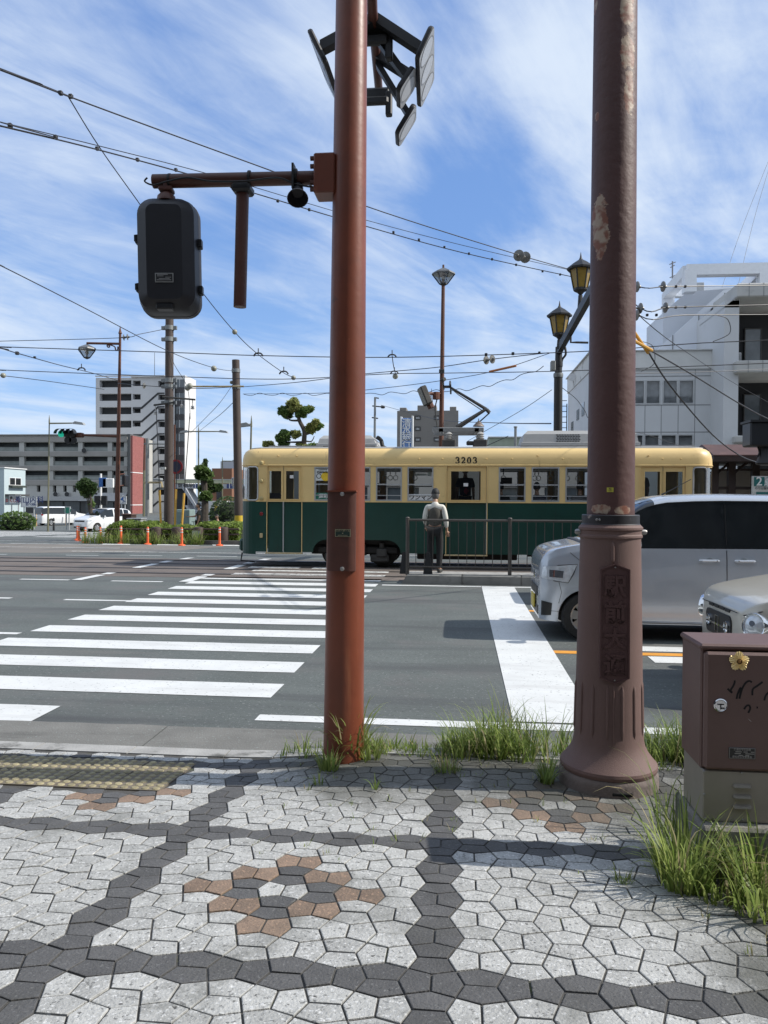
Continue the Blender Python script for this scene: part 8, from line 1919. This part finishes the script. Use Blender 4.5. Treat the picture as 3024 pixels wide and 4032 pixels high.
wire('thin wire from the utility pole across the grey building top', [(823, 875, 79), (940, 905, 60), (1060, 913, 40), (1190, 915, 23)], .02)
wire('guy from the short grey pole down to the tram roof', [(1098, 1002 - 60, 60), (1040, 968, 60), (1000, 985, 60)], .03)
wire('faint mast stay rising at the upper right, left of the pair', [(1560, 620, 50), (1600, 500, 52), (1659, 350, 54)], .012)
wire('faint mast stay rising at the upper right, right of the pair', [(1595, 615, 50), (1630, 470, 52), (1680, 300, 54)], .012)
for i, (x0, y0, x1, y1) in enumerate(((378, 790, 405, 838), (372, 800, 366, 850))):
    wire(['thin stay beside the main catenary pole running to a pale ball', 'thin stay on the left of the main catenary pole'][i], [(366 + i * -2, 760, 31.3), (x0, y0, 31.3), (x1, y1, 31.3), (x1 + 6 - i * 10, 905, 31.3)], .012, [('ball', x1, y1, 31.3, .12)] if i == 0 else [])

# ================================================================== BOLLARDS, POSTS, HEDGE KERB
ORP = M('delineator_orange', (.72, .125, .035), .5, var=.06, scale=4); REFL = M('delineator_white', (.62, .60, .56), .4)
def delineator(loc, h, label, mat=ORP, group='orange delineator posts round the island', base=True):
    o = thing('delineator_post', label, 'post', loc, group=group); x, y, z = loc
    MB().lathe([(.055, z), (.05, z + h * .3), (.045, z + h * .95), (.03, z + h)], (x, y, 0), 12).build('post', mat, o)
    if base: MB().lathe([(.15, z), (.14, z + .04), (.06, z + .07)], (x, y, 0), 14).build('base', mat, o)
    for t_ in (.70, .84): MB().lathe([(.0505, z + h * t_), (.0495, z + h * (t_ + .06))], (x, y, 0), 12).build('reflector_band', REFL, o)
labs = ['leftmost orange delineator, the farther of the close pair', 'orange delineator in front of the close pair on the left', 'third orange delineator from the left, on the painted island', 'fourth orange delineator, left of the hedge corner', 'orange delineator at the left corner of the hedge, below the rusty post', 'orange delineator in front of the hedge left of the catenary pole', 'orange delineator in front of the hedge, right of the catenary pole', 'rightmost orange delineator, nearest to the tram front']
for (x, y), (ty) , lb in zip(((505, 1455), (515, 1462), (557, 1472), (656, 1475), (790, 1480), (965, 1484), (1187, 1491), (1434, 1492)), (1360, 1362, 1370, 1369, 1360, 1368, 1370, 1368), labs):
    p = road(*ZB(x, y)); t_ = aty(*ZB(x, ty), p.y); delineator((p.x, p.y, rz(p.y)), t_.z - p.z, lb)
TANP = M('post_tan', (.50, .31, .15), .6, var=.08)
for x, y, ty, lb in ((15, 1370, 1285, 'pale orange post at the far left edge beside the dark car'), (238, 1362, 1284, 'pale orange post in front of the white minivan'), (430, 1358, 1285, 'pale orange post between the two white cars'), (738, 1345, 1285, 'pale orange post behind the white people carrier')):
    p = road(*ZB(x, y)); t_ = aty(*ZB(x, ty), p.y); delineator((p.x, p.y, rz(p.y)), t_.z - p.z, lb, TANP, 'pale orange posts across the junction', False)
p = road(*ZB(351, 1392)); bo = thing('short_bollard', 'short dark bollard on the road left of the white people carrier', 'post', (p.x, p.y, rz(p.y))); MB().lathe([(.08, 0), (.07, .9), (.03, .98)], (p.x, p.y, rz(p.y)), 10).build('post', DARK, bo); MB().lathe([(.075, .62), (.074, .72)], (p.x, p.y, rz(p.y)), 10).build('band', REFL, bo)
YEL = M('guy_guard_yellow', (.58, .335, .06), .55, var=.08)
for x0, y0, x1, y1, lb in ((1042, 1128, 1056, 1345, 'yellow guy guard left of the main catenary pole'), (1150, 1122, 1140, 1345, 'yellow guy guard just right of the main catenary pole'), (1203, 1148, 1180, 1340, 'yellow guy guard leaning right, beside the man with a bicycle')):
    a, b = PZ(x0, y0, 32.5), PZ(x1, y1, 32.5); b.z = rz(32.5); o = thing('guy_guard', lb, 'guard', b, group='yellow guy guards'); MB().tube([b, a], .048, 10).build('guard_tube', YEL, o); MB().tube([a, a + (a - b).normalized() * 3.5], .02, 5).build('guy_wire', WIREM, o)
DRKW = M('island_post_brown', (.045, .026, .020), .7, var=.2, scale=4)
for i, (x, lb) in enumerate(((1022, 'dark rounded post left of the catenary pole at the hedge'), (1155, 'dark rounded post right of the catenary pole at the hedge'), (1297, 'dark rounded post with a grey plate in the middle of the hedge'), (1460, 'brown rounded post at the right of the hedge'))):
    p = PZ(x, 1460, 30.9); z = rz(30.9); t_ = PZ(x, 1368, 30.9).z; o = thing('island_post', lb, 'post', (p.x, 30.9, z), group='posts along the hedge')
    MB().lathe([(.22, z), (.22, t_ - .1), (.19, t_ - .03), (.1, t_)], (p.x, 30.9, 0), 14).build('post', DRKW, o)
    if i == 2: MB().box(p.x - .18, p.x + .16, 30.63, 30.66, t_ - .75, t_ - .15).build('grey_plate', LHEAD, o, smooth=0)
o = thing('island_rail', 'dark low rail running between the posts in front of the hedge', 'railing', (PZ(1100, 1380, 30.9).x, 30.9, rz(30.9)))
for y_ in (1383, 1418): MB().cyl(PZ(700, y_, 30.9), PZ(1560, y_, 30.9), .04, n=6).build('rail', DRKW, o)
a, b = PZ(690, 1470, 30.6), PZ(1600, 1470, 30.6)
mb = MB(); z = rz(31)
mb.box(a.x, b.x, 30.55, 30.75, z - .1, z + .18); struct('island_kerb', mb, M('island_kerb_dark', (.09, .085, .08), .9, var=.3, scale=3), smooth=0)
mb = MB(); mb.box(a.x, b.x + 2, 30.75, 36.5, z - .1, z + .16); struct('island_soil', mb, M('island_soil_green', (.05, .065, .025), .95, var=.3, scale=4), smooth=0)
for (x0, x1, lb) in ((843, 882, 'left pale grey utility box at the hedge corner'), (884, 932, 'right pale grey utility box at the hedge corner')):
    p0, p1 = PZ(x0, 1345, 35.2), PZ(x1, 1318, 35.2); o = thing('utility_box', lb, 'box', ((p0.x + p1.x) / 2, 35.2, rz(35.2)), group='utility boxes'); MB().bbox(p0.x, p1.x, 35.0, 35.6, rz(35.2), p1.z, .04).build('box', LHEAD, o); MB().bbox(p0.x - .03, p1.x + .03, 34.97, 35.63, p1.z, p1.z + .05, .01).build('lid', FRAMEM, o)
p0, p1 = PZ(808, 1340, 36), PZ(870, 1290, 36); o = thing('brown_box', 'brown box beside the rusty lamp post under the beige car', 'box', ((p0.x + p1.x) / 2, 36, rz(36))); MB().bbox(p0.x, p1.x, 35.8, 36.4, rz(36), p1.z, .03).build('box', DRKW, o); MB().bbox(p0.x - .03, p1.x + .03, 35.77, 36.43, p1.z, p1.z + .06, .01).build('lid', CAST, o)
p0, p1 = PZ(1150, 1345, 37), PZ(1240, 1255, 37); o = thing('green_cabinet', 'pale green equipment cabinet behind the yellow guy guards', 'cabinet', ((p0.x + p1.x) / 2, 37, rz(37))); MB().bbox(p0.x, p1.x, 37, 37.8, rz(37), p1.z, .03).build('body', M('cabinet_pale_green', (.20, .27, .26), .6, var=.1), o); MB().bbox(p0.x + .05, (p0.x + p1.x) / 2, 36.97, 37, rz(37) + .2, p1.z - .1, .01).build('door', M('cabinet_pale_green', (0, 0, 0)), o)
# people in the square
gs_ = rz(33.4)
pm = PZ(1300, 1225, 33.4); person('man in a grey T-shirt reaching towards a folded bicycle behind the hedge', (pm.x, 33.4, gs_), R(-75), 1.70, dict(elR=(-.20, -.18, 1.16), wrR=(-.16, -.44, 1.14), elL=(.21, .05, 1.12), wrL=(.22, -.03, .88)), M('tshirt_grey', (.075, .075, .066), .85, var=.1), M('trousers_dark', (.02, .02, .022), .8), M('shoe_black', (.015, .015, .015), .6))
pw = PZ(1422, 1275, 36.0); person('person in black sitting beside a bicycle to the right of the hedge', (pw.x, 36.0, rz(36) + .0), R(-50), 1.62, seat, BLK, BLK, BLK)
o = thing('low_bench', 'low dark bench under the seated person in black', 'bench', (pw.x, 36.1, rz(36))); MB().bbox(pw.x - .5, pw.x + .5, 35.95, 36.35, rz(36) + .32, rz(36) + .38, .01).build('seat', DRKW, o)
for q in (-.4, .4): MB().box(pw.x + q - .03, pw.x + q + .03, 36.0, 36.3, rz(36), rz(36) + .32).build('leg', DRKW, o)
def bicycle(label, x, y, z, rot, s=1.0, r=.33):
    o = thing('bicycle', label, 'bicycle', (x, y, z), rot)
    for wx in (-.52 * s, .52 * s):
        W2 = MB(); n = 28; ring = [(wx + r * s * math.cos(6.2832 * k / n), 0, r * s + r * s * math.sin(6.2832 * k / n)) for k in range(n + 1)]; W2.tube(ring, .018 * s, 6, caps=False); W2 = W2.build('wheel', TYRE, o, local=True)
        mb = MB(); mb.tube([(wx, -.05, r * s), (wx, .05, r * s)], .02, 6)
        for k in range(10): a = 6.2832 * k / 10; mb.tube([(wx, 0, r * s), (wx + r * s * math.cos(a), 0, r * s + r * s * math.sin(a))], .004, 3)
        mb.build('spokes', FRAMEM, W2, local=True)
    mb = MB(); bb = (-.05 * s, 0, .30 * s); st = (-.18 * s, 0, .82 * s); hdd = (.36 * s, 0, .80 * s)
    for a, b in ((bb, st), (bb, (.38 * s, 0, .68 * s)), (st, hdd), (hdd, (.52 * s, 0, r * s)), (bb, (-.52 * s, 0, r * s)), ((-.15 * s, 0, .72 * s), (-.52 * s, 0, r * s))): mb.tube([a, b], .018, 6)
    mb.build('frame', DARK, o, local=True)
    MB().tube([(.34 * s, 0, .8 * s), (.34 * s, 0, .98 * s)], .015, 6).build('stem', DARK, o, local=True); MB().tube([(.30 * s, -.28, 1.0 * s), (.35 * s, -.1, .99 * s), (.35 * s, .1, .99 * s), (.30 * s, .28, 1.0 * s)], .015, 6).build('handlebar', DARK, o, local=True)
    MB().bbox(-.32 * s, -.04 * s, -.07, .07, .84 * s, .90 * s, .025).build('saddle', DARK, o, local=True); return o
b_ = PZ(1215, 1335, 33.4); bicycle('folding bicycle standing in front of the man in the grey T-shirt', b_.x, 33.5, gs_, R(10), .92)
b_ = PZ(1450, 1335, 35.4); bicycle('dark bicycle beside the seated person in black', b_.x, 35.2, rz(35.2), R(-6), 1.0)

# ================================================================== VEGETATION
LEAF_D = M('leaf_dark', (.040, .075, .020), .6, var=.25, scale=3, island=.45); LEAF_M = M('leaf_green', (.09, .15, .034), .55, var=.2, scale=3, island=.5); LEAF_Y = M('leaf_yellow_green', (.26, .28, .08), .55, var=.2, scale=3, island=.4)
HEDGE = M('hedge_leaf', (.17, .24, .04), .6, var=.25, scale=2, island=.5)
BARK = M('bark', (.055, .045, .035), .9, var=.3, scale=8, bump=.5, bscale=40)
def leaves(mb, c, rad, n, size, shell=.55, flat=0.0):
    for _ in range(n):
        while True:
            v = Vector((rnd.uniform(-1, 1), rnd.uniform(-1, 1), rnd.uniform(-1, 1)))
            if .05 < v.length < 1: break
        v = v.normalized() * (shell + (1 - shell) * v.length ** .6 if rnd.random() < .75 else v.length)
        p = Vector((c[0] + v.x * rad[0], c[1] + v.y * rad[1], c[2] + v.z * rad[2]))
        a = Vector((rnd.gauss(0, 1), rnd.gauss(0, 1), rnd.gauss(0, .6))).normalized(); b = a.cross(Vector((rnd.gauss(0, 1), rnd.gauss(0, 1), rnd.gauss(0, 1)))).normalized()
        s = size * rnd.uniform(.6, 1.3); mb.add([p - a * s, p + b * s * .55, p + a * s, p - b * s * .55], [(0, 1, 2, 3)])
    return mb
def tree(name, label, base, trunk, crowns, mats, size, group=None, r0=.12):
    o = thing(name, label, 'tree', base, group=group); z0 = base[2]
    for pts, r_ in trunk:
        MB().tube(smooth([Vector(p) for p in pts], 4) if len(pts) > 2 else pts, [r_ * (1 - .6 * i / max(1, (len(pts) - 1) * (4 if len(pts) > 2 else 1))) for i in range((len(pts) - 1) * (4 if len(pts) > 2 else 1) + 1)], 8).build('trunk' if r_ >= r0 else 'limb', BARK, o)
    for i, (c, rad, n) in enumerate(crowns):
        mb = MB(); q_ = 5
        for _k in range(q_): jc = [c[d] + rnd.uniform(-.5, .5) * rad[d] for d in range(3)]; leaves(mb, jc, [rad[d] * rnd.uniform(.45, .8) for d in range(3)], int(n * 1.25) // q_, size, .3)
        mb.build('crown', mats[i % len(mats)], o, smooth=0, recalc=False)
    return o
# pruned pine-like tree above the tram roof
YT = 52.0; G_ = lambda x, y: tuple(aty(900 + x * .60277, 1500 + y * .60277, YT))
gt = rz(YT); bx0 = G_(490, 440)
tr = [([(bx0[0], YT, gt), (bx0[0], YT, gt + 3), G_(492, 420), G_(495, 330), G_(465, 265), G_(450, 215), G_(425, 180)], .22), ([G_(495, 350), G_(530, 340), G_(555, 310)], .09), ([G_(490, 400), G_(430, 400), G_(370, 400)], .09), ([G_(462, 258), G_(400, 255), G_(380, 215)], .08), ([G_(455, 220), G_(500, 215), G_(545, 180)], .07), ([G_(492, 390), G_(540, 395), G_(560, 360)], .06)]
cl_ = [(425, 135, 45, 25, 520), (375, 195, 48, 40, 620), (440, 170, 50, 35, 520), (500, 190, 50, 28, 480), (535, 185, 22, 20, 160), (470, 225, 40, 20, 220), (560, 290, 45, 32, 560), (590, 300, 25, 24, 220), (535, 315, 32, 25, 260), (380, 360, 60, 36, 700), (430, 350, 40, 25, 330), (335, 375, 30, 24, 260), (260, 415, 34, 24, 320), (360, 420, 40, 18, 240), (480, 425, 36, 16, 260), (560, 425, 40, 16, 200)]
u = abs(G_(500, 200)[0] - G_(400, 200)[0]) / 100
tree('cloud_pruned_tree', 'cloud pruned evergreen tree with clumped foliage above the tram roof', (bx0[0], YT, gt), tr, [(G_(x, y), (rx_ * u, rx_ * u * .8, ry * u), n) for x, y, rx_, ry, n in cl_], [LEAF_Y, LEAF_M, LEAF_Y, LEAF_M], .15)
# street trees left
def ptree(name, label, Y, bx, by, cr_, mats, size, thick=.16, topy=None):
    b = PZ(bx, by, Y); b.z = rz(Y); u = abs(PZ(bx + 100, by, Y).x - PZ(bx, by, Y).x) / 100
    ty = min(c[1] for c in cr_); top = PZ(bx, ty + 10, Y)
    lim = [([b.lerp(top, .35), PZ(c[0], c[1], Y).lerp(top, .2)], .06) for c in cr_[1:4]]
    return tree(name, label, tuple(b), [([b, b.lerp(top, .5) + Vector((.08, 0, 0)), top], thick)] + lim, [(tuple(PZ(x, y, Y) + Vector((0, rnd.uniform(-.4, .4), 0))), (rx_ * u, rx_ * u * .9, ry * u), n) for x, y, rx_, ry, n in cr_], mats, size)
ptree('street_tree', 'small round street tree in front of the grey block', 54, 588, 1290, [(575, 1095, 45, 32, 700), (550, 1130, 30, 26, 380), (602, 1110, 30, 30, 420), (570, 1150, 34, 20, 300), (590, 1215, 14, 24, 90)], [LEAF_D, LEAF_M, LEAF_D], .22)
ptree('pruned_street_tree', 'knobbly pruned street tree with bushy clumps and a bare top, left of the tram', 41, 1330, 1330, [(1335, 955, 14, 28, 90), (1340, 1000, 40, 28, 600), (1305, 1030, 22, 24, 260), (1365, 1035, 42, 30, 650), (1345, 1085, 40, 26, 420), (1330, 1120, 36, 34, 560), (1390, 1120, 34, 26, 460), (1350, 1160, 44, 30, 620), (1325, 1185, 26, 22, 240)], [LEAF_D, LEAF_M, LEAF_D, LEAF_M], .15, .28)
o = thing('round_bush', 'dark clipped round bush at the right of the hedge beside the tram', 'bush', (PZ(1490, 1340, 37.0).x, 37, rz(37)))
c_ = PZ(1490, 1300, 37.0); mb = MB().sphere(tuple(c_), .72, 12, 8); mb.build('bush_core', M('bush_core', (.012, .02, .008), .9), o); leaves(MB(), tuple(c_), (.92, .92, 1.0), 1500, .07, .85).build('foliage', LEAF_D, o, smooth=0, recalc=False)
o = thing('low_bush', 'small clipped green bush at the far left beside the dark car', 'bush', (PZ(105, 1355, 56).x, 56, rz(56)))
leaves(MB(), tuple(PZ(105, 1338, 56)), (1.6, .8, .85), 900, .14, .7).build('foliage', LEAF_M, o, smooth=0, recalc=False); MB().sphere(tuple(PZ(105, 1345, 56)), .6, 10, 6, (2, 1, 1)).build('bush_core', M('bush_core', (0, 0, 0)), o)
# hedge
x0, x1 = PZ(705, 1400, 31.6).x, PZ(1580, 1400, 31.6).x; zt = PZ(1100, 1350, 31.6).z; zb_7 = rz(31.6) + .12
hd_ = thing('hedge', 'long low green hedge with grass growing out of it on the island', 'hedge', ((x0 + x1) / 2, 32.2, rz(32)))
MB().box(x0 + .3, x1, 31.5, 33.0, zb_7, zt - .22).build('hedge_core', M('hedge_core', (.018, .026, .010), .95), hd_, smooth=0)
mb = MB()
for _ in range(9500):
    x = rnd.uniform(x0, x1); t_ = rnd.random(); hh = zt - .10 + .10 * math.sin(x * 1.7) + .06 * math.sin(x * 5.1)
    if t_ < .55: p = Vector((x, 31.45 + rnd.uniform(-.18, .1), rnd.uniform(zb_7, hh)))
    else: p = Vector((x, rnd.uniform(31.4, 33.0), hh + rnd.uniform(-.12, .10)))
    a = Vector((rnd.gauss(0, 1), rnd.gauss(0, .6), rnd.gauss(0, 1))).normalized(); b = a.cross(Vector((rnd.gauss(0, 1), rnd.gauss(0, 1), rnd.gauss(0, 1)))).normalized(); s = rnd.uniform(.04, .10)
    mb.add([p - a * s, p + b * s * .6, p + a * s, p - b * s * .6], [(0, 1, 2, 3)])
mb.build('foliage', HEDGE, hd_, smooth=0, recalc=False)
# grass blades
GRA = M('grass_blade', (.135, .20, .034), .5, var=.3, scale=5, island=.45, spec=.4); GRB = M('grass_blade_light', (.23, .29, .06), .5, var=.25, scale=5, island=.4); GRD = M('grass_dry', (.30, .25, .12), .7, var=.25, scale=6, island=.4)
def blade(mb, p, h_, w_, lean, az, droop, segs=6):
    d_ = Vector((math.cos(az), math.sin(az), 0)); sd = Vector((-d_.y, d_.x, 0)); o = len(mb.v); tw = rnd.uniform(-.5, .5)
    ph = math.pi / 2 - lean; q = Vector(p); sl_ = h_ / segs
    for i in range(segs + 1):
        t_ = i / segs; ww = w_ * (1 - t_ ** 1.6) * (.55 + .45 * min(1, t_ * 4)) + .0002
        s2 = sd * math.cos(tw * t_) + Vector((0, 0, 1)) * math.sin(tw * t_) * .3
        mb.v += [tuple(q - s2 * ww), tuple(q + s2 * ww)]
        a = ph - droop * t_ * t_; q = q + (d_ * math.cos(a) + Vector((0, 0, 1)) * math.sin(a)) * sl_
    for i in range(segs): mb.f.append([o + 2 * i, o + 2 * i + 1, o + 2 * i + 3, o + 2 * i + 2]); mb.mi.append(mb.cur)
def tuft(mb, x, y, z, n, spread, hmin, hmax, w_=.0035, mats=(.6, .9)):
    for _ in range(n):
        a = rnd.uniform(0, 6.283); r_ = spread * math.sqrt(rnd.random()); t_ = rnd.random(); mb.cur = 0 if t_ < mats[0] else (1 if t_ < mats[1] else 2)
        blade(mb, (x + r_ * math.cos(a), y + r_ * math.sin(a), z), rnd.uniform(hmin, hmax), w_ * rnd.uniform(.7, 1.3), rnd.uniform(.05, .55), a + rnd.uniform(-.8, .8), rnd.uniform(.3, 2.2))
GM = [leafy(GRA), leafy(GRB), leafy(GRD)]; [leafy(m_, .4) for m_ in (LEAF_D, LEAF_M, LEAF_Y, HEDGE)]
mb = MB()
xg = -1.05
while xg < 3.2:
    dens_ = 0.25 if xg < -.75 else (.8 if xg < -.5 else (.6 if xg < -.12 else 1.25))
    hm = .14 if xg < -.75 else (.20 if xg < -.1 else .31)
    dens_ *= max(.15, .75 + .65 * math.sin(xg * 7.3 + 1.0) * math.sin(xg * 3.1)); hm *= .8 + .3 * math.sin(xg * 5.3)
    for _ in range(int(10 * dens_ + rnd.random())):
        x = xg + rnd.uniform(0, .06); y = rnd.gauss(4.60, .10)
        if abs(x - LP.x) < .13 and abs(y - LP.y) < .13: continue
        z = gz(x, 4.45) if y < 4.6 else 0.0
        tuft(mb, x, y, z - .02, rnd.randint(5, 10), .03, hm * .35, hm * rnd.uniform(.8, 1.5), .0042)
    xg += .03
tag(mb.build('kerb_grass', GM, None, smooth=0, recalc=False), 'green grass growing along the kerb between the two poles', 'grass', kind='stuff')
mb = MB()
for _ in range(60):
    x = rnd.uniform(x0 - .6, x1 - 1); 
    if rnd.random() < .4: x = rnd.choice((x0 + .2, x0 + 2.2, x0 + 4.3)) + rnd.gauss(0, .2)
    tuft(mb, x, 30.5 + rnd.uniform(-.25, 0), rz(30.5), 14, .12, .25, .85, .012, (.6, .9))
tag(mb.build('island_grass', GM, None, smooth=0, recalc=False), 'long grass growing at the foot of the hedge', 'grass', kind='stuff')
mb = MB(); rr2 = random.Random(3)      # weeds in the paving joints
for _ in range(95):
    x, y = rr2.uniform(-.9, 1.5), rr2.uniform(2.9, 4.35)
    if rr2.random() < .35: x, y = rr2.uniform(.8, 1.6), rr2.uniform(2.3, 3.0)
    tuft(mb, x, y, gz(x, y) - .005, rr2.randint(3, 7), .018, .012, .045, .0018, (.45, .7))
tag(mb.build('joint_weeds', GM, None, smooth=0, recalc=False), 'tiny weeds sprouting from the paving joints', 'weeds', kind='stuff')
def gclump(label, px, py, n, spread, h0, h1, w_=.0045, name='grass_tuft', mats=(.45, .92), p=None):
    p = p or walk(px * K, py * K); mb = MB(); tuft(mb, p.x, p.y, gz(p.x, p.y) - .01, n, spread, h0, h1, w_, mats); o = mb.build(name, GM, None, smooth=0, recalc=False); return tag(o, label, 'grass', 'grass tufts on the pavement')
gclump('tall grass tuft in front of the rust red pole base', 757, 1640, 130, .06, .14, .44, .0058)
gclump('grass tuft at the left foot of the rust red pole', 712, 1662, 60, .05, .07, .22, .005)
gclump('grass tuft at the right foot of the rust red pole', 800, 1640, 50, .06, .08, .24, .004)
gclump('small grass tuft on the paving below the rust red pole', 688, 1695, 16, .02, .05, .12, .003)
gclump('yellowish grass tuft between the poles on the dark paving band', 965, 1665, 130, .065, .04, .11, .0028, mats=(.4, .75))
gclump('leafy grass tuft to the left of the brown pole foot', 1180, 1690, 70, .035, .07, .22, .004, mats=(.6, .95))
gclump('thin grass tuft standing in a joint right of the rust red pole', 812, 1705, 12, .015, .06, .14, .003)
gclump('grass tuft behind the brown pole foot on the right', 1410, 1640, 55, .07, .10, .28, .0045)
gclump('large bright grass clump at the left corner of the cabinet plinth', 1480, 1915, 170, .09, .14, .38, .0058)
gclump('long bent grass stems in front of the brown pole foot', 1440, 1800, 14, .06, .28, .48, .0048, mats=(.35, .98))
gclump('grass tuft hiding the left corner of the cabinet plinth', 1478, 1835, 60, .05, .10, .30, .0052)
gclump('grass clump at the right edge below the cabinet', 1635, 1925, 120, .09, .12, .34, .0055)
gclump('short curly grass in front of the cabinet plinth', 1560, 1935, 110, .11, .06, .22, .0045)
gclump('short grass tuft on the paving left of the large clump', 1345, 1905, 40, .03, .03, .08, .0026)
gclump('grass tuft growing low at the right edge of the picture', 1650, 1975, 90, .09, .08, .28, .005)
pq_ = walk(1425 * K, 1620 * K); mb = MB(); wf = thing('white_weed', 'weed with small white flower heads behind the brown pole foot', 'weed', (pq_.x, pq_.y, gz(pq_.x, pq_.y)))
for k in range(7):
    a = rnd.uniform(0, 6.28); st_ = Vector((pq_.x + .05 * math.cos(a), pq_.y + .05 * math.sin(a), gz(pq_.x, pq_.y))); tp = st_ + Vector((.05 * math.cos(a), .03 * math.sin(a), rnd.uniform(.08, .16)))
    MB().tube([st_, tp], .0018, 4).build('stem', GRA, wf); leaves(MB(), tuple(tp), (.018, .018, .010), 40, .006, .3).build('flower_head', WHITE, wf, smooth=0, recalc=False)
mb = MB(); pl_ = walk(1600 * K, 1905 * K)
for k in range(26):
    a = rnd.uniform(0, 6.28); r_ = rnd.uniform(.02, .16); p = Vector((pl_.x + r_ * math.cos(a), pl_.y + r_ * math.sin(a) * .6, gz(pl_.x, pl_.y) + rnd.uniform(.03, .14))); u = Vector((math.cos(a), math.sin(a), rnd.uniform(-.3, .4))).normalized(); v = u.cross(Vector((0, 0, 1))).normalized(); s = rnd.uniform(.022, .04)
    mb.add([p - u * s, p - u * s * .2 + v * s * .7, p + u * s, p - u * s * .2 - v * s * .7], [(0, 1, 2, 3)])
    mb.add([p - u * s, (pl_.x, pl_.y, gz(pl_.x, pl_.y)), (pl_.x + .003, pl_.y, gz(pl_.x, pl_.y))], [(0, 1, 2)])
tag(mb.build('leafy_weed', LEAF_M, None, smooth=0, recalc=False), 'broad leaved weed among the grass below the cabinet', 'weed')
